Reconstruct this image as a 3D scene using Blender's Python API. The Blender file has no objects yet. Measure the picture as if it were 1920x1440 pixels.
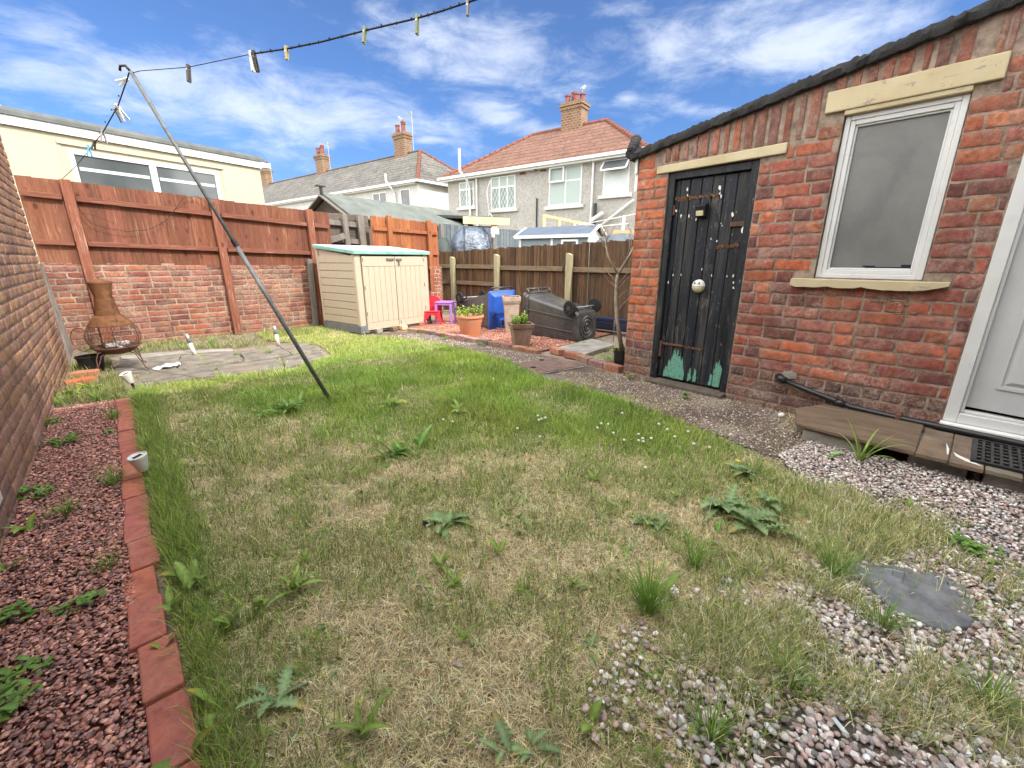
import bpy, math, random
import numpy as np
from mathutils import Vector, Matrix, noise as mnoise
S = bpy.context.scene
COL = S.collection
rnd = random.Random(7)
rng = np.random.default_rng(11)
R = math.radians
# ---------------------------------------------------------------- camera
CAM_H, PITCH, YAW, FPX = 1.15, 16.4, 42.508, 795.6
cam_d = bpy.data.cameras.new('camera'); cam = bpy.data.objects.new('camera', cam_d); COL.objects.link(cam)
cam.location = (0, 0, CAM_H); cam.rotation_euler = (R(90-PITCH), 0, R(-YAW))
cam_d.sensor_width = 36; cam_d.lens = FPX/1920*36; cam_d.clip_start = .05; cam_d.clip_end = 3000
S.camera = cam
# ---------------------------------------------------------------- sky, sun, exposure
SKY_SAT, SKY_VAL, WISP, FILL_BANK = 1.12, .54, (3.1, 3.35, 3.8), (13.0, 12.7, 12.2)
CLOUDS = [(14.2, 15.1, 18.0, 3.2, -1.6, 1), (0.7, 16.0, 8.0, 2.7, 13.3, 0.7), (39.0, 21.3, 11.9, 2.5, -6.2, 0.95), (41.0, 15.9, 6.8, 1.3, -16.1, 1), (47.0, 14.3, 3.8, 0.8, -1.1, 0.95), (70.4, 20.1, 13.8, 3.3, -6.5, 0.95), (62.4, 15.8, 4.0, 0.8, -13.7, 0.8), (21.0, 12.1, 1.7, 0.5, -0.0, 0.85), (55.7, 17.1, 1.3, 0.6, -3.8, 0.6), (27.4, 24.2, 3.1, 1.6, -9.4, 0.6), (55.4, 24.4, 3.4, 0.8, -4.9, 0.5), (32.4, 13.3, 2.5, 0.5, 2.3, 0.8), (7.2, 20.4, 1.4, 0.5, -6.8, 0.6)]
CLOC = (3.1, 1.7, 0)
SUN_EL, SUN_X, SUN_Y = 43.0, 0.2, -1.0          # the sun stands behind the camera, a little to the right
w = bpy.data.worlds.new('World'); S.world = w; w.use_nodes = True
nt = w.node_tree; nt.nodes.clear()
def wn(t, **k):
    n = nt.nodes.new(t)
    for a, b in k.items(): setattr(n, a, b)
    return n
sky = wn('ShaderNodeTexSky', sky_type='NISHITA', sun_disc=False, sun_elevation=R(SUN_EL), sun_rotation=math.atan2(SUN_X, SUN_Y),
         air_density=1.0, dust_density=.4, ozone_density=3.0, altitude=10)
tc = wn('ShaderNodeTexCoord'); sep = wn('ShaderNodeSeparateXYZ'); nt.links.new(tc.outputs['Generated'], sep.inputs[0])
zz = wn('ShaderNodeMath', operation='MAXIMUM'); nt.links.new(sep.outputs[2], zz.inputs[0]); zz.inputs[1].default_value = .03
zb = wn('ShaderNodeMath', operation='ADD'); nt.links.new(zz.outputs[0], zb.inputs[0]); zb.inputs[1].default_value = .12
dx = wn('ShaderNodeMath', operation='DIVIDE'); nt.links.new(sep.outputs[0], dx.inputs[0]); nt.links.new(zb.outputs[0], dx.inputs[1])
dy = wn('ShaderNodeMath', operation='DIVIDE'); nt.links.new(sep.outputs[1], dy.inputs[0]); nt.links.new(zb.outputs[0], dy.inputs[1])
cmb = wn('ShaderNodeCombineXYZ'); nt.links.new(dx.outputs[0], cmb.inputs[0]); nt.links.new(dy.outputs[0], cmb.inputs[1])
mp = wn('ShaderNodeMapping'); nt.links.new(cmb.outputs[0], mp.inputs[0])
mp.inputs['Rotation'].default_value = (0, 0, R(38)); mp.inputs['Scale'].default_value = (1.0, 1.9, 1); mp.inputs['Location'].default_value = CLOC
n1 = wn('ShaderNodeTexNoise'); n1.inputs['Scale'].default_value = .75; n1.inputs['Detail'].default_value = 9; n1.inputs['Roughness'].default_value = .58; n1.inputs['Distortion'].default_value = .35
nt.links.new(mp.outputs[0], n1.inputs['Vector'])
# wisps of cloud: soft ellipses in azimuth / elevation (centre, half axes in degrees, slope), eroded by noise
def mth(op, a, b=0.0, clamp=False):
    n = wn('ShaderNodeMath', operation=op, use_clamp=clamp)
    for i_, v_ in enumerate((a, b)):
        if isinstance(v_, (int, float)): n.inputs[i_].default_value = v_
        else: nt.links.new(v_, n.inputs[i_])
    return n.outputs[0]
az = mth('MULTIPLY', mth('ARCTAN2', sep.outputs[0], sep.outputs[1]), 57.2958); el = mth('MULTIPLY', mth('ARCSINE', sep.outputs[2]), 57.2958)
ae = wn('ShaderNodeCombineXYZ'); nt.links.new(az, ae.inputs[0]); nt.links.new(el, ae.inputs[1])
Sm = None
for (ca, ce, ra, re, ang, wt) in CLOUDS:
    m_ = wn('ShaderNodeMapping', vector_type='TEXTURE'); nt.links.new(ae.outputs[0], m_.inputs[0]); m_.inputs['Location'].default_value = (ca, ce, 0); m_.inputs['Rotation'].default_value = (0, 0, math.radians(ang)); m_.inputs['Scale'].default_value = (ra, re, 1)
    ln = wn('ShaderNodeVectorMath', operation='LENGTH'); nt.links.new(m_.outputs[0], ln.inputs[0])
    r_ = wn('ShaderNodeMapRange', interpolation_type='SMOOTHSTEP'); nt.links.new(ln.outputs['Value'], r_.inputs[0])
    for k_, v_ in zip(('From Min', 'From Max', 'To Min', 'To Max'), (2.0, .0, 0, wt)): r_.inputs[k_].default_value = v_
    Sm = r_.outputs[0] if Sm is None else mth('MAXIMUM', Sm, r_.outputs[0])
mp2 = wn('ShaderNodeMapping'); nt.links.new(ae.outputs[0], mp2.inputs[0]); mp2.inputs['Rotation'].default_value = (0, 0, R(8)); mp2.inputs['Scale'].default_value = (.05, .13, 1)
n3 = wn('ShaderNodeTexNoise'); n3.inputs['Scale'].default_value = 2.2; n3.inputs['Detail'].default_value = 10; n3.inputs['Roughness'].default_value = .64; n3.inputs['Distortion'].default_value = .35; nt.links.new(mp2.outputs[0], n3.inputs['Vector'])
fv = mth('ADD', mth('MULTIPLY', mth('SUBTRACT', n3.outputs['Fac'], .5), 2.3), mth('MULTIPLY', mth('SUBTRACT', Sm, .5), .85))
fr_ = wn('ShaderNodeMapRange', interpolation_type='SMOOTHSTEP'); nt.links.new(fv, fr_.inputs[0])
for k_, v_ in zip(('From Min', 'From Max', 'To Min', 'To Max'), (-.34, .74, 0, .74)): fr_.inputs[k_].default_value = v_
mu2 = fr_
hs = wn('ShaderNodeHueSaturation'); hs.inputs['Saturation'].default_value = SKY_SAT; hs.inputs['Value'].default_value = SKY_VAL
nt.links.new(sky.outputs[0], hs.inputs['Color'])
hz = wn('ShaderNodeValToRGB'); nt.links.new(mth('DIVIDE', el, 40.0, True), hz.inputs[0]); hz.color_ramp.elements[0].color = (.36, .48, .8, 1); hz.color_ramp.elements[1].color = (1.0, .9, 1.0, 1); e3 = hz.color_ramp.elements.new(.35); e3.color = (.64, .74, .95, 1)
hm = wn('ShaderNodeMixRGB', blend_type='MULTIPLY'); hm.inputs[0].default_value = 1; nt.links.new(hs.outputs[0], hm.inputs[1]); nt.links.new(hz.outputs[0], hm.inputs[2])
mx = wn('ShaderNodeMixRGB'); nt.links.new(mu2.outputs[0], mx.inputs[0]); nt.links.new(hm.outputs[0], mx.inputs[1]); mx.inputs[2].default_value = (*WISP, 1)
# bright cloud banks added all round outside the view, to light the shade
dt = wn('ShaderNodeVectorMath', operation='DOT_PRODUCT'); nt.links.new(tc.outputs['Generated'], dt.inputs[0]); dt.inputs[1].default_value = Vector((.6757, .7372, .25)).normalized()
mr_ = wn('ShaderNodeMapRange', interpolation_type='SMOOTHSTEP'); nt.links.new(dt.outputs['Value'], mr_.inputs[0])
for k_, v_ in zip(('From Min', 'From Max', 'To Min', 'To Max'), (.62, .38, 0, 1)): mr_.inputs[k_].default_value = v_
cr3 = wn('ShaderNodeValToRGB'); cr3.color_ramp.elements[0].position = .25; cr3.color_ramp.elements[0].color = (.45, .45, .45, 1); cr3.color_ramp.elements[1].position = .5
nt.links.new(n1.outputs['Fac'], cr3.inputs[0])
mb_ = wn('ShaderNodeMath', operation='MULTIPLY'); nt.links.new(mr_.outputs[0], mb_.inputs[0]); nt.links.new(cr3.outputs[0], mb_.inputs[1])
mx2 = wn('ShaderNodeMixRGB'); nt.links.new(mb_.outputs[0], mx2.inputs[0]); nt.links.new(mx.outputs[0], mx2.inputs[1]); mx2.inputs[2].default_value = (*FILL_BANK, 1)
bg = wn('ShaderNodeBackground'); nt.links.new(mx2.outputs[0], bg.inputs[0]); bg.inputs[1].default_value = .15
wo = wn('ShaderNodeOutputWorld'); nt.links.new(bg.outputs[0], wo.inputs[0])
sl = bpy.data.lights.new('sun', 'SUN'); sl.energy = 2.0; sl.angle = R(.5); sl.color = (1, .95, .86)
sun = bpy.data.objects.new('sun', sl); COL.objects.link(sun)
sv = Vector((SUN_X, SUN_Y, 0)).normalized()*math.cos(R(SUN_EL)); sv.z = math.sin(R(SUN_EL))
sun.rotation_euler = sv.to_track_quat('Z', 'Y').to_euler()
S.view_settings.view_transform = 'Standard'; S.view_settings.look = 'None'; S.view_settings.gamma = 1
S.view_settings.exposure = 1.2
# ---------------------------------------------------------------- camera calibration: pixel of the photograph -> point of the yard
_p = R(PITCH); _c, _s = math.cos(R(YAW)), math.sin(R(YAW))
FW = Vector((_s*math.cos(_p), _c*math.cos(_p), -math.sin(_p))); UP = Vector((_s*math.sin(_p), _c*math.sin(_p), math.cos(_p))); RT = Vector((_c, -_s, 0))
CP = Vector((0, 0, CAM_H))
def ray(x, y): return RT*((x-960)/FPX) - UP*((y-720)/FPX) + FW
def at(x, y, z=0): d = ray(x, y); return CP + d*((z-CAM_H)/d.z)
def atX(x, y, X): d = ray(x, y); return CP + d*(X/d.x)
def atY(x, y, Y): d = ray(x, y); return CP + d*(Y/d.y)
def up_from(x, y, g):      # the point above ground point g seen at pixel (x, y)
    d = ray(x, y); f = Vector((_s, _c)); t = (g.x*f.x+g.y*f.y)/(d.x*f.x+d.y*f.y); return CP + d*t
class Facade:              # a vertical wall plane through two plan points, local x to the right, y away, z up
    def __init__(s, A, B):
        s.A = Vector((A[0], A[1], 0)); s.B = Vector((B[0], B[1], 0)); d = (s.B-s.A); s.L = d.length; s.d = d/s.L
        s.n = Vector((-s.d.y, s.d.x, 0)); s.rz = math.atan2(s.d.y, s.d.x)
    def uv(s, x, y, off=0):
        r = ray(x, y); t = s.n.dot(s.A+s.n*off-Vector((0, 0, 0)))/s.n.dot(r); q = CP+r*t
        return (q-s.A).dot(s.d), q.z
# ---------------------------------------------------------------- helpers
def tag(o, label=None, cat=None, group=None, kind=None):
    if label: o['label'] = label
    if cat: o['category'] = cat
    if group: o['group'] = group
    if kind: o['kind'] = kind
    return o
def thing(name, loc, label, cat, group=None, rz=0, rot=None):
    o = bpy.data.objects.new(name, None); COL.objects.link(o); o.location = loc
    o.rotation_euler = rot if rot else (0, 0, rz); o.empty_display_size = .1
    return tag(o, label, cat, group)
def wloc(o):
    v = Vector((0, 0, 0))
    while o is not None: v += o.location; o = o.parent
    return v
class MB:
    def __init__(s): s.v = []; s.f = []; s.c = []; s.xf = None; s.col = (1, 1, 1)
    def add(s, vs, fs, c=None):
        b = len(s.v); c = c or s.col
        for i, p in enumerate(vs):
            p = Vector(p)
            s.v.append(s.xf @ p if s.xf else p); s.c.append(c)
        for f in fs: s.f.append(tuple(b+i for i in f))
        return s
    def box(s, x, y, z, sx, sy, sz, rz=0, M=None, c=None):      # centre, full sizes
        vs = [Vector((a*sx/2, b*sy/2, d*sz/2)) for a in (-1, 1) for b in (-1, 1) for d in (-1, 1)]
        if rz: m = Matrix.Rotation(rz, 3, 'Z'); vs = [m @ p for p in vs]
        if M: vs = [M @ p for p in vs]
        vs = [p+Vector((x, y, z)) for p in vs]
        return s.add(vs, [(0, 1, 3, 2), (4, 6, 7, 5), (0, 4, 5, 1), (2, 3, 7, 6), (0, 2, 6, 4), (1, 5, 7, 3)], c)
    def bb(s, x0, x1, y0, y1, z0, z1, c=None): return s.box((x0+x1)/2, (y0+y1)/2, (z0+z1)/2, x1-x0, y1-y0, z1-z0, c=c)
    def beam(s, p0, p1, w, h, up=(0, 0, 1), c=None):
        p0 = Vector(p0); p1 = Vector(p1); d = (p1-p0); L = d.length; d.normalize(); up = Vector(up)
        sd = d.cross(up); sd = sd.normalized() if sd.length > 1e-5 else Vector((1, 0, 0)); u = sd.cross(d)
        vs = [p+sd*(a*w/2)+u*(b*h/2) for p in (p0, p1) for a, b in ((-1, -1), (1, -1), (1, 1), (-1, 1))]
        return s.add(vs, [(3, 2, 1, 0), (4, 5, 6, 7), (0, 1, 5, 4), (1, 2, 6, 5), (2, 3, 7, 6), (3, 0, 4, 7)], c)
    def tube(s, pts, r, seg=8, c=None, caps=True):
        pts = [Vector(p) for p in pts]; n = len(pts); rr = r if isinstance(r, (list, tuple)) else [r]*n
        vs = []; pu = None
        for i, p in enumerate(pts):
            d = (pts[min(i+1, n-1)]-pts[max(i-1, 0)]).normalized()
            if pu is None: pu = Vector((0, 0, 1)) if abs(d.z) < .9 else Vector((1, 0, 0))
            a = d.cross(pu).normalized(); b = a.cross(d).normalized(); pu = b
            for k in range(seg):
                t = 2*math.pi*k/seg; vs.append(p+(a*math.cos(t)+b*math.sin(t))*rr[i])
        fs = [(i*seg+k, i*seg+(k+1) % seg, (i+1)*seg+(k+1) % seg, (i+1)*seg+k) for i in range(n-1) for k in range(seg)]
        if caps: fs += [tuple(range(seg))[::-1], tuple((n-1)*seg+k for k in range(seg))]
        return s.add(vs, fs, c)
    def lathe(s, prof, x=0, y=0, z=0, seg=24, M=None, c=None, caps=True):
        vs = []
        for r, h in prof:
            for k in range(seg):
                t = 2*math.pi*k/seg; p = Vector((r*math.cos(t), r*math.sin(t), h))
                if M: p = M @ p
                vs.append(p+Vector((x, y, z)))
        n = len(prof)
        fs = [(i*seg+k, i*seg+(k+1) % seg, (i+1)*seg+(k+1) % seg, (i+1)*seg+k) for i in range(n-1) for k in range(seg)]
        if caps: fs += [tuple(range(seg))[::-1], tuple((n-1)*seg+k for k in range(seg))]
        return s.add(vs, fs, c)
    def poly(s, pts, t=None, c=None):                            # polygon, optionally extruded by vector t
        n = len(pts)
        if t is None: return s.add(pts, [tuple(range(n))], c)
        t = Vector(t); vs = [Vector(p) for p in pts]+[Vector(p)+t for p in pts]
        return s.add(vs, [tuple(range(n))[::-1], tuple(range(n, 2*n))]+[(i, (i+1) % n, n+(i+1) % n, n+i) for i in range(n)], c)
    def ball(s, x, y, z, r, seg=10, sc=(1, 1, 1), c=None, M=None):
        vs = []; n = seg//2+1
        for i in range(n+1):
            a = math.pi*i/n
            for k in range(seg):
                t = 2*math.pi*k/seg; p = Vector((r*sc[0]*math.sin(a)*math.cos(t), r*sc[1]*math.sin(a)*math.sin(t), r*sc[2]*math.cos(a)))
                if M: p = M @ p
                vs.append(p+Vector((x, y, z)))
        fs = [(i*seg+k, (i+1)*seg+k, (i+1)*seg+(k+1) % seg, i*seg+(k+1) % seg) for i in range(n) for k in range(seg)]
        return s.add(vs, fs, c)
    def build(s, name, mat, parent=None, world=False, smooth=False, bevel=0, tagv=None):
        me = bpy.data.meshes.new(name)
        off = wloc(parent) if (parent is not None and world) else Vector((0, 0, 0))
        me.from_pydata([tuple(p-off) for p in s.v], [], s.f)
        ca = me.attributes.new('Col', 'FLOAT_COLOR', 'POINT')
        ca.data.foreach_set('color', np.array([(*c[:3], 1) for c in s.c], dtype=np.float32).ravel())
        me.materials.append(mat)
        if smooth:
            me.polygons.foreach_set('use_smooth', [True]*len(me.polygons))
            if smooth is not True:
                try: me.set_sharp_from_angle(angle=R(smooth))
                except Exception: pass
        me.update()
        o = bpy.data.objects.new(name, me); COL.objects.link(o)
        if parent is not None: o.parent = parent
        if bevel:
            b = o.modifiers.new('bevel', 'BEVEL'); b.width = bevel; b.segments = 2; b.limit_method = 'ANGLE'; b.angle_limit = R(35)
            b.harden_normals = False
        if tagv: tag(o, *tagv)
        return o
def bigmesh(name, V, F, C, mat, parent=None, smooth=False):      # numpy arrays, F of uniform face size
    me = bpy.data.meshes.new(name); nv = len(V); nf, k = F.shape
    me.vertices.add(nv); me.vertices.foreach_set('co', np.ascontiguousarray(V, dtype=np.float32).ravel())
    me.loops.add(nf*k); me.loops.foreach_set('vertex_index', np.ascontiguousarray(F, dtype=np.int32).ravel())
    me.polygons.add(nf); me.polygons.foreach_set('loop_start', np.arange(0, nf*k, k, dtype=np.int32))
    me.polygons.foreach_set('loop_total', np.full(nf, k, dtype=np.int32))
    if smooth: me.polygons.foreach_set('use_smooth', np.ones(nf, dtype=bool))
    ca = me.attributes.new('Col', 'FLOAT_COLOR', 'POINT')
    C4 = np.ones((nv, 4), dtype=np.float32); C4[:, :3] = C; ca.data.foreach_set('color', C4.ravel())
    me.materials.append(mat); me.update(calc_edges=True); me.validate()
    o = bpy.data.objects.new(name, me); COL.objects.link(o)
    if parent is not None: o.parent = parent
    return o
def dup(root, loc=None, rz=None, label=None, group=None):
    c = root.copy(); COL.objects.link(c)
    if loc is not None: c.location = loc
    if rz is not None: c.rotation_euler[2] = rz
    if label: c['label'] = label
    if group: c['group'] = group
    def rec(a, b):
        for ch in list(a.children):
            d = ch.copy(); COL.objects.link(d); d.parent = b; rec(ch, d)
    rec(root, c)
    return c
# ---------------------------------------------------------------- materials
class Mt:
    def __init__(s, name):
        s.m = bpy.data.materials.new(name); s.m.use_nodes = True; s.nt = s.m.node_tree
        s.b = s.nt.nodes['Principled BSDF']; s.geo = s.nt.nodes.new('ShaderNodeNewGeometry')
        s.tc = s.nt.nodes.new('ShaderNodeTexCoord')
        s.pos = s.geo.outputs['Position']; s.obj = s.tc.outputs['Object']
        s.b.inputs['Specular IOR Level'].default_value = .3
        s._h = []
    def l(s, a, b): s.nt.links.new(a, b)
    def mapv(s, src, scale=(1, 1, 1), rot=(0, 0, 0), loc=(0, 0, 0)):
        n = s.nt.nodes.new('ShaderNodeMapping'); n.inputs['Scale'].default_value = scale; n.inputs['Rotation'].default_value = rot; n.inputs['Location'].default_value = loc
        s.l(src, n.inputs[0]); return n.outputs[0]
    def noise(s, scale, detail=4, rough=.5, src=None, dist=0, color=False):
        n = s.nt.nodes.new('ShaderNodeTexNoise'); n.inputs['Scale'].default_value = scale; n.inputs['Detail'].default_value = detail
        n.inputs['Roughness'].default_value = rough; n.inputs['Distortion'].default_value = dist; s.l(src or s.pos, n.inputs['Vector'])
        return n.outputs['Color' if color else 'Fac']
    def voro(s, scale, src=None, feature='F1', out='Distance', rand=1):
        n = s.nt.nodes.new('ShaderNodeTexVoronoi'); n.feature = feature; n.inputs['Scale'].default_value = scale; n.inputs['Randomness'].default_value = rand
        s.l(src or s.pos, n.inputs['Vector']); return n.outputs[out]
    def wave(s, scale, dist=0, detail=2, src=None, direction='X', dscale=1, profile='SIN', bands=True):
        n = s.nt.nodes.new('ShaderNodeTexWave'); n.inputs['Scale'].default_value = scale; n.inputs['Distortion'].default_value = dist; n.inputs['Detail'].default_value = detail
        n.inputs['Detail Scale'].default_value = dscale; n.bands_direction = direction; n.wave_profile = profile; s.l(src or s.pos, n.inputs['Vector']); return n.outputs['Fac']
    def ramp(s, fac, stops, interp='LINEAR'):
        n = s.nt.nodes.new('ShaderNodeValToRGB'); r = n.color_ramp; r.interpolation = interp
        while len(r.elements) < len(stops): r.elements.new(.5)
        for e, (p, c) in zip(r.elements, stops):
            e.position = p; e.color = (c, c, c, 1) if isinstance(c, (int, float)) else (*c, 1)
        s.l(fac, n.inputs[0]); return n.outputs[0]
    def _in(s, sock, v):
        if isinstance(v, (int, float)): sock.default_value = v
        elif isinstance(v, tuple): sock.default_value = (*v, 1) if len(sock.default_value) == 4 else v
        else: s.l(v, sock)
    def mix(s, fac, a, b, mode='MIX'):
        n = s.nt.nodes.new('ShaderNodeMixRGB'); n.blend_type = mode; s._in(n.inputs[0], fac); s._in(n.inputs[1], a); s._in(n.inputs[2], b); return n.outputs[0]
    def math(s, op, a, b=0.0, clamp=False):
        n = s.nt.nodes.new('ShaderNodeMath'); n.operation = op; n.use_clamp = clamp; s._in(n.inputs[0], a); s._in(n.inputs[1], b); return n.outputs[0]
    def attr(s, name='Col'):
        n = s.nt.nodes.new('ShaderNodeAttribute'); n.attribute_name = name; return n.outputs['Color']
    def sepz(s, src=None, k=2):
        n = s.nt.nodes.new('ShaderNodeSeparateXYZ'); s.l(src or s.pos, n.inputs[0]); return n.outputs[k]
    def col(s, v, tint=True): s._in(s.b.inputs['Base Color'], s.mix(1, v, s.attr(), 'MULTIPLY') if tint else v); return s
    def rough(s, v): s._in(s.b.inputs['Roughness'], v); return s
    def bump(s, h, strength=.5, dist=.01):
        n = s.nt.nodes.new('ShaderNodeBump'); n.inputs['Strength'].default_value = strength; n.inputs['Distance'].default_value = dist; s.l(h, n.inputs['Height'])
        if s._h: s.l(s._h[-1], n.inputs['Normal'])
        s._h.append(n.outputs[0]); s.l(n.outputs[0], s.b.inputs['Normal']); return s
    def set(s, **k):
        for a, v in k.items(): s._in(s.b.inputs[a.replace('_', ' ')], v)
        return s
def simple(name, c, rough=.6, var=.25, vs=8, bump=.15, bs=60, spec=.3, metal=0, dirt=None, bd=.004):
    m = Mt(name); n = m.noise(vs, 5, .6); lo = tuple(x*(1-var) for x in c); hi = tuple(min(1, x*(1+var)) for x in c)
    cc = m.ramp(n, [(.3, lo), (.7, hi)])
    if dirt:
        d = m.ramp(m.noise(vs*.4, 8, .65), [(.5, 0), (.7, 1)]); cc = m.mix(m.math('MULTIPLY', d, .7), cc, dirt)
    m.col(cc).rough(m.ramp(m.noise(vs*2, 4), [(.3, max(0, rough-.1)), (.7, min(1, rough+.1))])); m.set(Specular_IOR_Level=spec, Metallic=metal)
    if bump: m.bump(m.noise(bs, 5, .6), bump, bd)
    return m.m
M = {}
def brickmat(name, eff=.5, soot=.4, rough=.92, effc=(.62, .52, .44), sootc=(.07, .05, .045), bstr=.8, fine=160, lowdark=0, smear=None, mott=1.0, eth=(.5, .68)):
    m = Mt(name); a = m.attr()
    v = m.ramp(m.noise(24, 7, .75), [(.25, 1-.52*mott), (.5, 1.0), (.78, 1+.42*mott)])
    c = m.mix(1, a, v, 'MULTIPLY')
    c = m.mix(m.ramp(m.noise(11, 5, .7, dist=.8), [(.45, 0), (.68, .45*mott)]), c, m.mix(1, c, (1.35, 1.15, .75), 'MULTIPLY'))
    c = m.mix(m.ramp(m.noise(13, 5, .7, dist=.6, src=m.mapv(m.pos, loc=(5, 3, 1))), [(.5, 0), (.7, .5*mott)]), c, m.mix(1, c, (.6, .55, .75), 'MULTIPLY'))
    if smear:
        sm = m.math('MULTIPLY', m.ramp(m.noise(7, 6, .7, dist=.4, src=m.mapv(m.pos, loc=(2, 7, 3))), [(.45, 0), (.62, 1)]), m.ramp(m.noise(70, 5, .75), [(.4, 0), (.62, .75)])); c = m.mix(sm, c, smear)
    c = m.mix(m.ramp(m.noise(5, 6, .65, dist=.4), [(.5, 0), (.7, soot)]), c, sootc)
    c = m.mix(m.ramp(m.noise(fine, 3, .7), [(.58, 0), (.75, .35)]), c, (.05, .03, .03))
    e = m.math('MULTIPLY', m.ramp(m.noise(3.2, 6, .7, dist=.6), [(eth[0], 0), (eth[1], 1)]), m.ramp(m.noise(45, 4, .7), [(.42, 0), (.62, 1)]))
    c = m.mix(m.math('MULTIPLY', e, eff), c, effc)
    if lowdark:                                                  # damp course: darker engineering bricks with lime bloom near the ground
        z = m.ramp(m.math('ADD', m.sepz(), m.math('MULTIPLY', m.noise(4, 3), .12)), [(.0, 1), (lowdark, 1), (lowdark+.12, 0)])
        l2 = m.ramp(m.noise(60, 5, .8), [(.5, 0), (.62, 1)])
        c = m.mix(m.math('MULTIPLY', m.math('MULTIPLY', z, l2), .5), c, (.45, .42, .39))
    m.col(c, False).rough(rough); m.bump(m.noise(35, 6, .7), bstr*.7, .006); m.bump(m.noise(fine, 5, .75), bstr, .0025)
    return m.m
M['brick_old'] = brickmat('old_red_brick', .5, .5, lowdark=.3, bstr=1.5, smear=(.3, .23, .185), mott=1.15)
M['brick_back'] = brickmat('painted_worn_brick', .9, .25, effc=(.42, .33, .26), smear=(.31, .235, .175), eth=(.44, .62))
M['brick_brown'] = brickmat('brown_smooth_brick', .22, .18, effc=(.5, .42, .36), bstr=.35, fine=240)
M['brick_edge'] = brickmat('red_edging_brick', .3, .22, mott=.8, effc=(.6, .45, .38), bstr=.4, fine=220)
M['mortar'] = simple('sandy_mortar', (.28, .215, .17), .95, .5, 16, 1.2, 90, bd=.006)
M['mortar_pale'] = simple('pale_lime_mortar', (.31, .24, .175), .95, .55, 7, .8, 90, bd=.006)
M['mortar_dark'] = simple('dark_mortar', (.3, .25, .22), .95, .4, 12, .5, 90)
def woodmat(name, c1, c2, knots=True, axis='Z', scale=1, rough=.85, streak=None, bst=.5):
    m = Mt(name); sc = {'Z': (14, 14, 1.1), 'X': (1.1, 14, 14), 'Y': (14, 1.1, 14)}[axis]; sc = tuple(x*scale for x in sc)
    v = m.mapv(m.pos, sc); g = m.noise(1.6, 8, .68, src=v, dist=.7)
    c = m.ramp(g, [(.25, c1), (.5, tuple((a+b)/2 for a, b in zip(c1, c2))), (.75, c2)])
    fine = m.noise(7, 5, .8, src=v); c = m.mix(m.ramp(fine, [(.35, .5), (.6, 0)]), c, tuple(x*.45 for x in c1))
    if knots:
        kv = m.mapv(m.pos, {'Z': (5, 5, 2.6), 'X': (2.6, 5, 5), 'Y': (5, 2.6, 5)}[axis])
        k = m.ramp(m.voro(1.5, src=kv), [(.08, 1), (.2, 0)]); c = m.mix(m.math('MULTIPLY', k, .75), c, tuple(x*.35 for x in c1))
    if streak:
        s2 = m.ramp(m.noise(2.2, 6, .7, src=v, dist=.3), [(.55, 0), (.72, 1)]); c = m.mix(m.math('MULTIPLY', s2, .7), c, streak)
    m.col(c).rough(rough); m.bump(g, bst, .008); m.bump(fine, bst*.6, .003); return m.m
M['fence_red'] = woodmat('red_brown_stained_timber', (.13, .047, .028), (.27, .105, .065), streak=(.35, .19, .13))
M['fence_red2'] = woodmat('orange_brown_stained_timber', (.24, .075, .03), (.42, .16, .07), streak=(.45, .22, .12))
M['rail_red'] = woodmat('red_brown_rail', (.15, .055, .035), (.27, .1, .065), axis='X', knots=False, streak=(.4, .22, .16))
M['post_red'] = woodmat('red_brown_post', (.18, .06, .035), (.34, .13, .08), streak=(.6, .45, .38))
M['fence_brown'] = woodmat('weathered_brown_board', (.035, .021, .013), (.2, .115, .06), knots=False, streak=(.17, .16, .08))
M['rail_brown'] = woodmat('weathered_rail', (.13, .09, .055), (.3, .23, .15), axis='Y', knots=False)
M['post_green'] = woodmat('pale_green_treated_post', (.3, .27, .16), (.5, .46, .3), knots=False)
M['wood_grey'] = woodmat('grey_weathered_timber', (.12, .105, .09), (.3, .27, .24), knots=False)
M['wood_board'] = woodmat('weathered_step_board', (.1, .068, .05), (.25, .175, .12), axis='Y', knots=False, streak=(.22, .2, .13))
M['wood_dark'] = woodmat('dark_shed_timber', (.07, .055, .045), (.2, .16, .13), axis='X', knots=False)
M['wood_yellow'] = woodmat('new_pine_timber', (.6, .43, .22), (.8, .63, .38), axis='X', knots=False)
m = Mt('felt_roof'); m.col(m.ramp(m.noise(300, 3, .8), [(.35, (.02, .02, .022)), (.6, (.06, .06, .062)), (.75, (.2, .2, .2))])).rough(.85); m.bump(m.noise(60, 5, .75), 1, .012); m.bump(m.noise(220, 3, .8), .8, .004); M['felt_black'] = m.m
M['felt_grey'] = simple('grey_mineral_felt', (.1, .11, .11), .9, .25, 6, .5, 250, dirt=(.16, .16, .15))
M['felt_light'] = simple('pale_grey_felt', (.12, .135, .125), .9, .25, 3, .4, 250, dirt=(.19, .19, .17))
M['pvc_shaded'] = simple('shaded_upvc', (.47, .48, .49), .4, .05, 5, .03, 30, .5)  # white door upvc with its shade mixed into the colour as grey
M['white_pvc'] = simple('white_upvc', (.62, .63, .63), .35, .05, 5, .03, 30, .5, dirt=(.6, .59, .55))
M['white_paint'] = simple('white_paint', (.78, .78, .76), .5, .06, 5, .1, 60)
M['white_plastic'] = simple('white_plastic', (.72, .72, .68), .4, .08, 30, .1, 80)
m = Mt('cream_paint_peeling'); fl = m.ramp(m.noise(9, 9, .75, dist=.5, src=m.mapv(m.pos, (1, 1, 2.2))), [(.6, 0), (.63, 1)])
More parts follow.
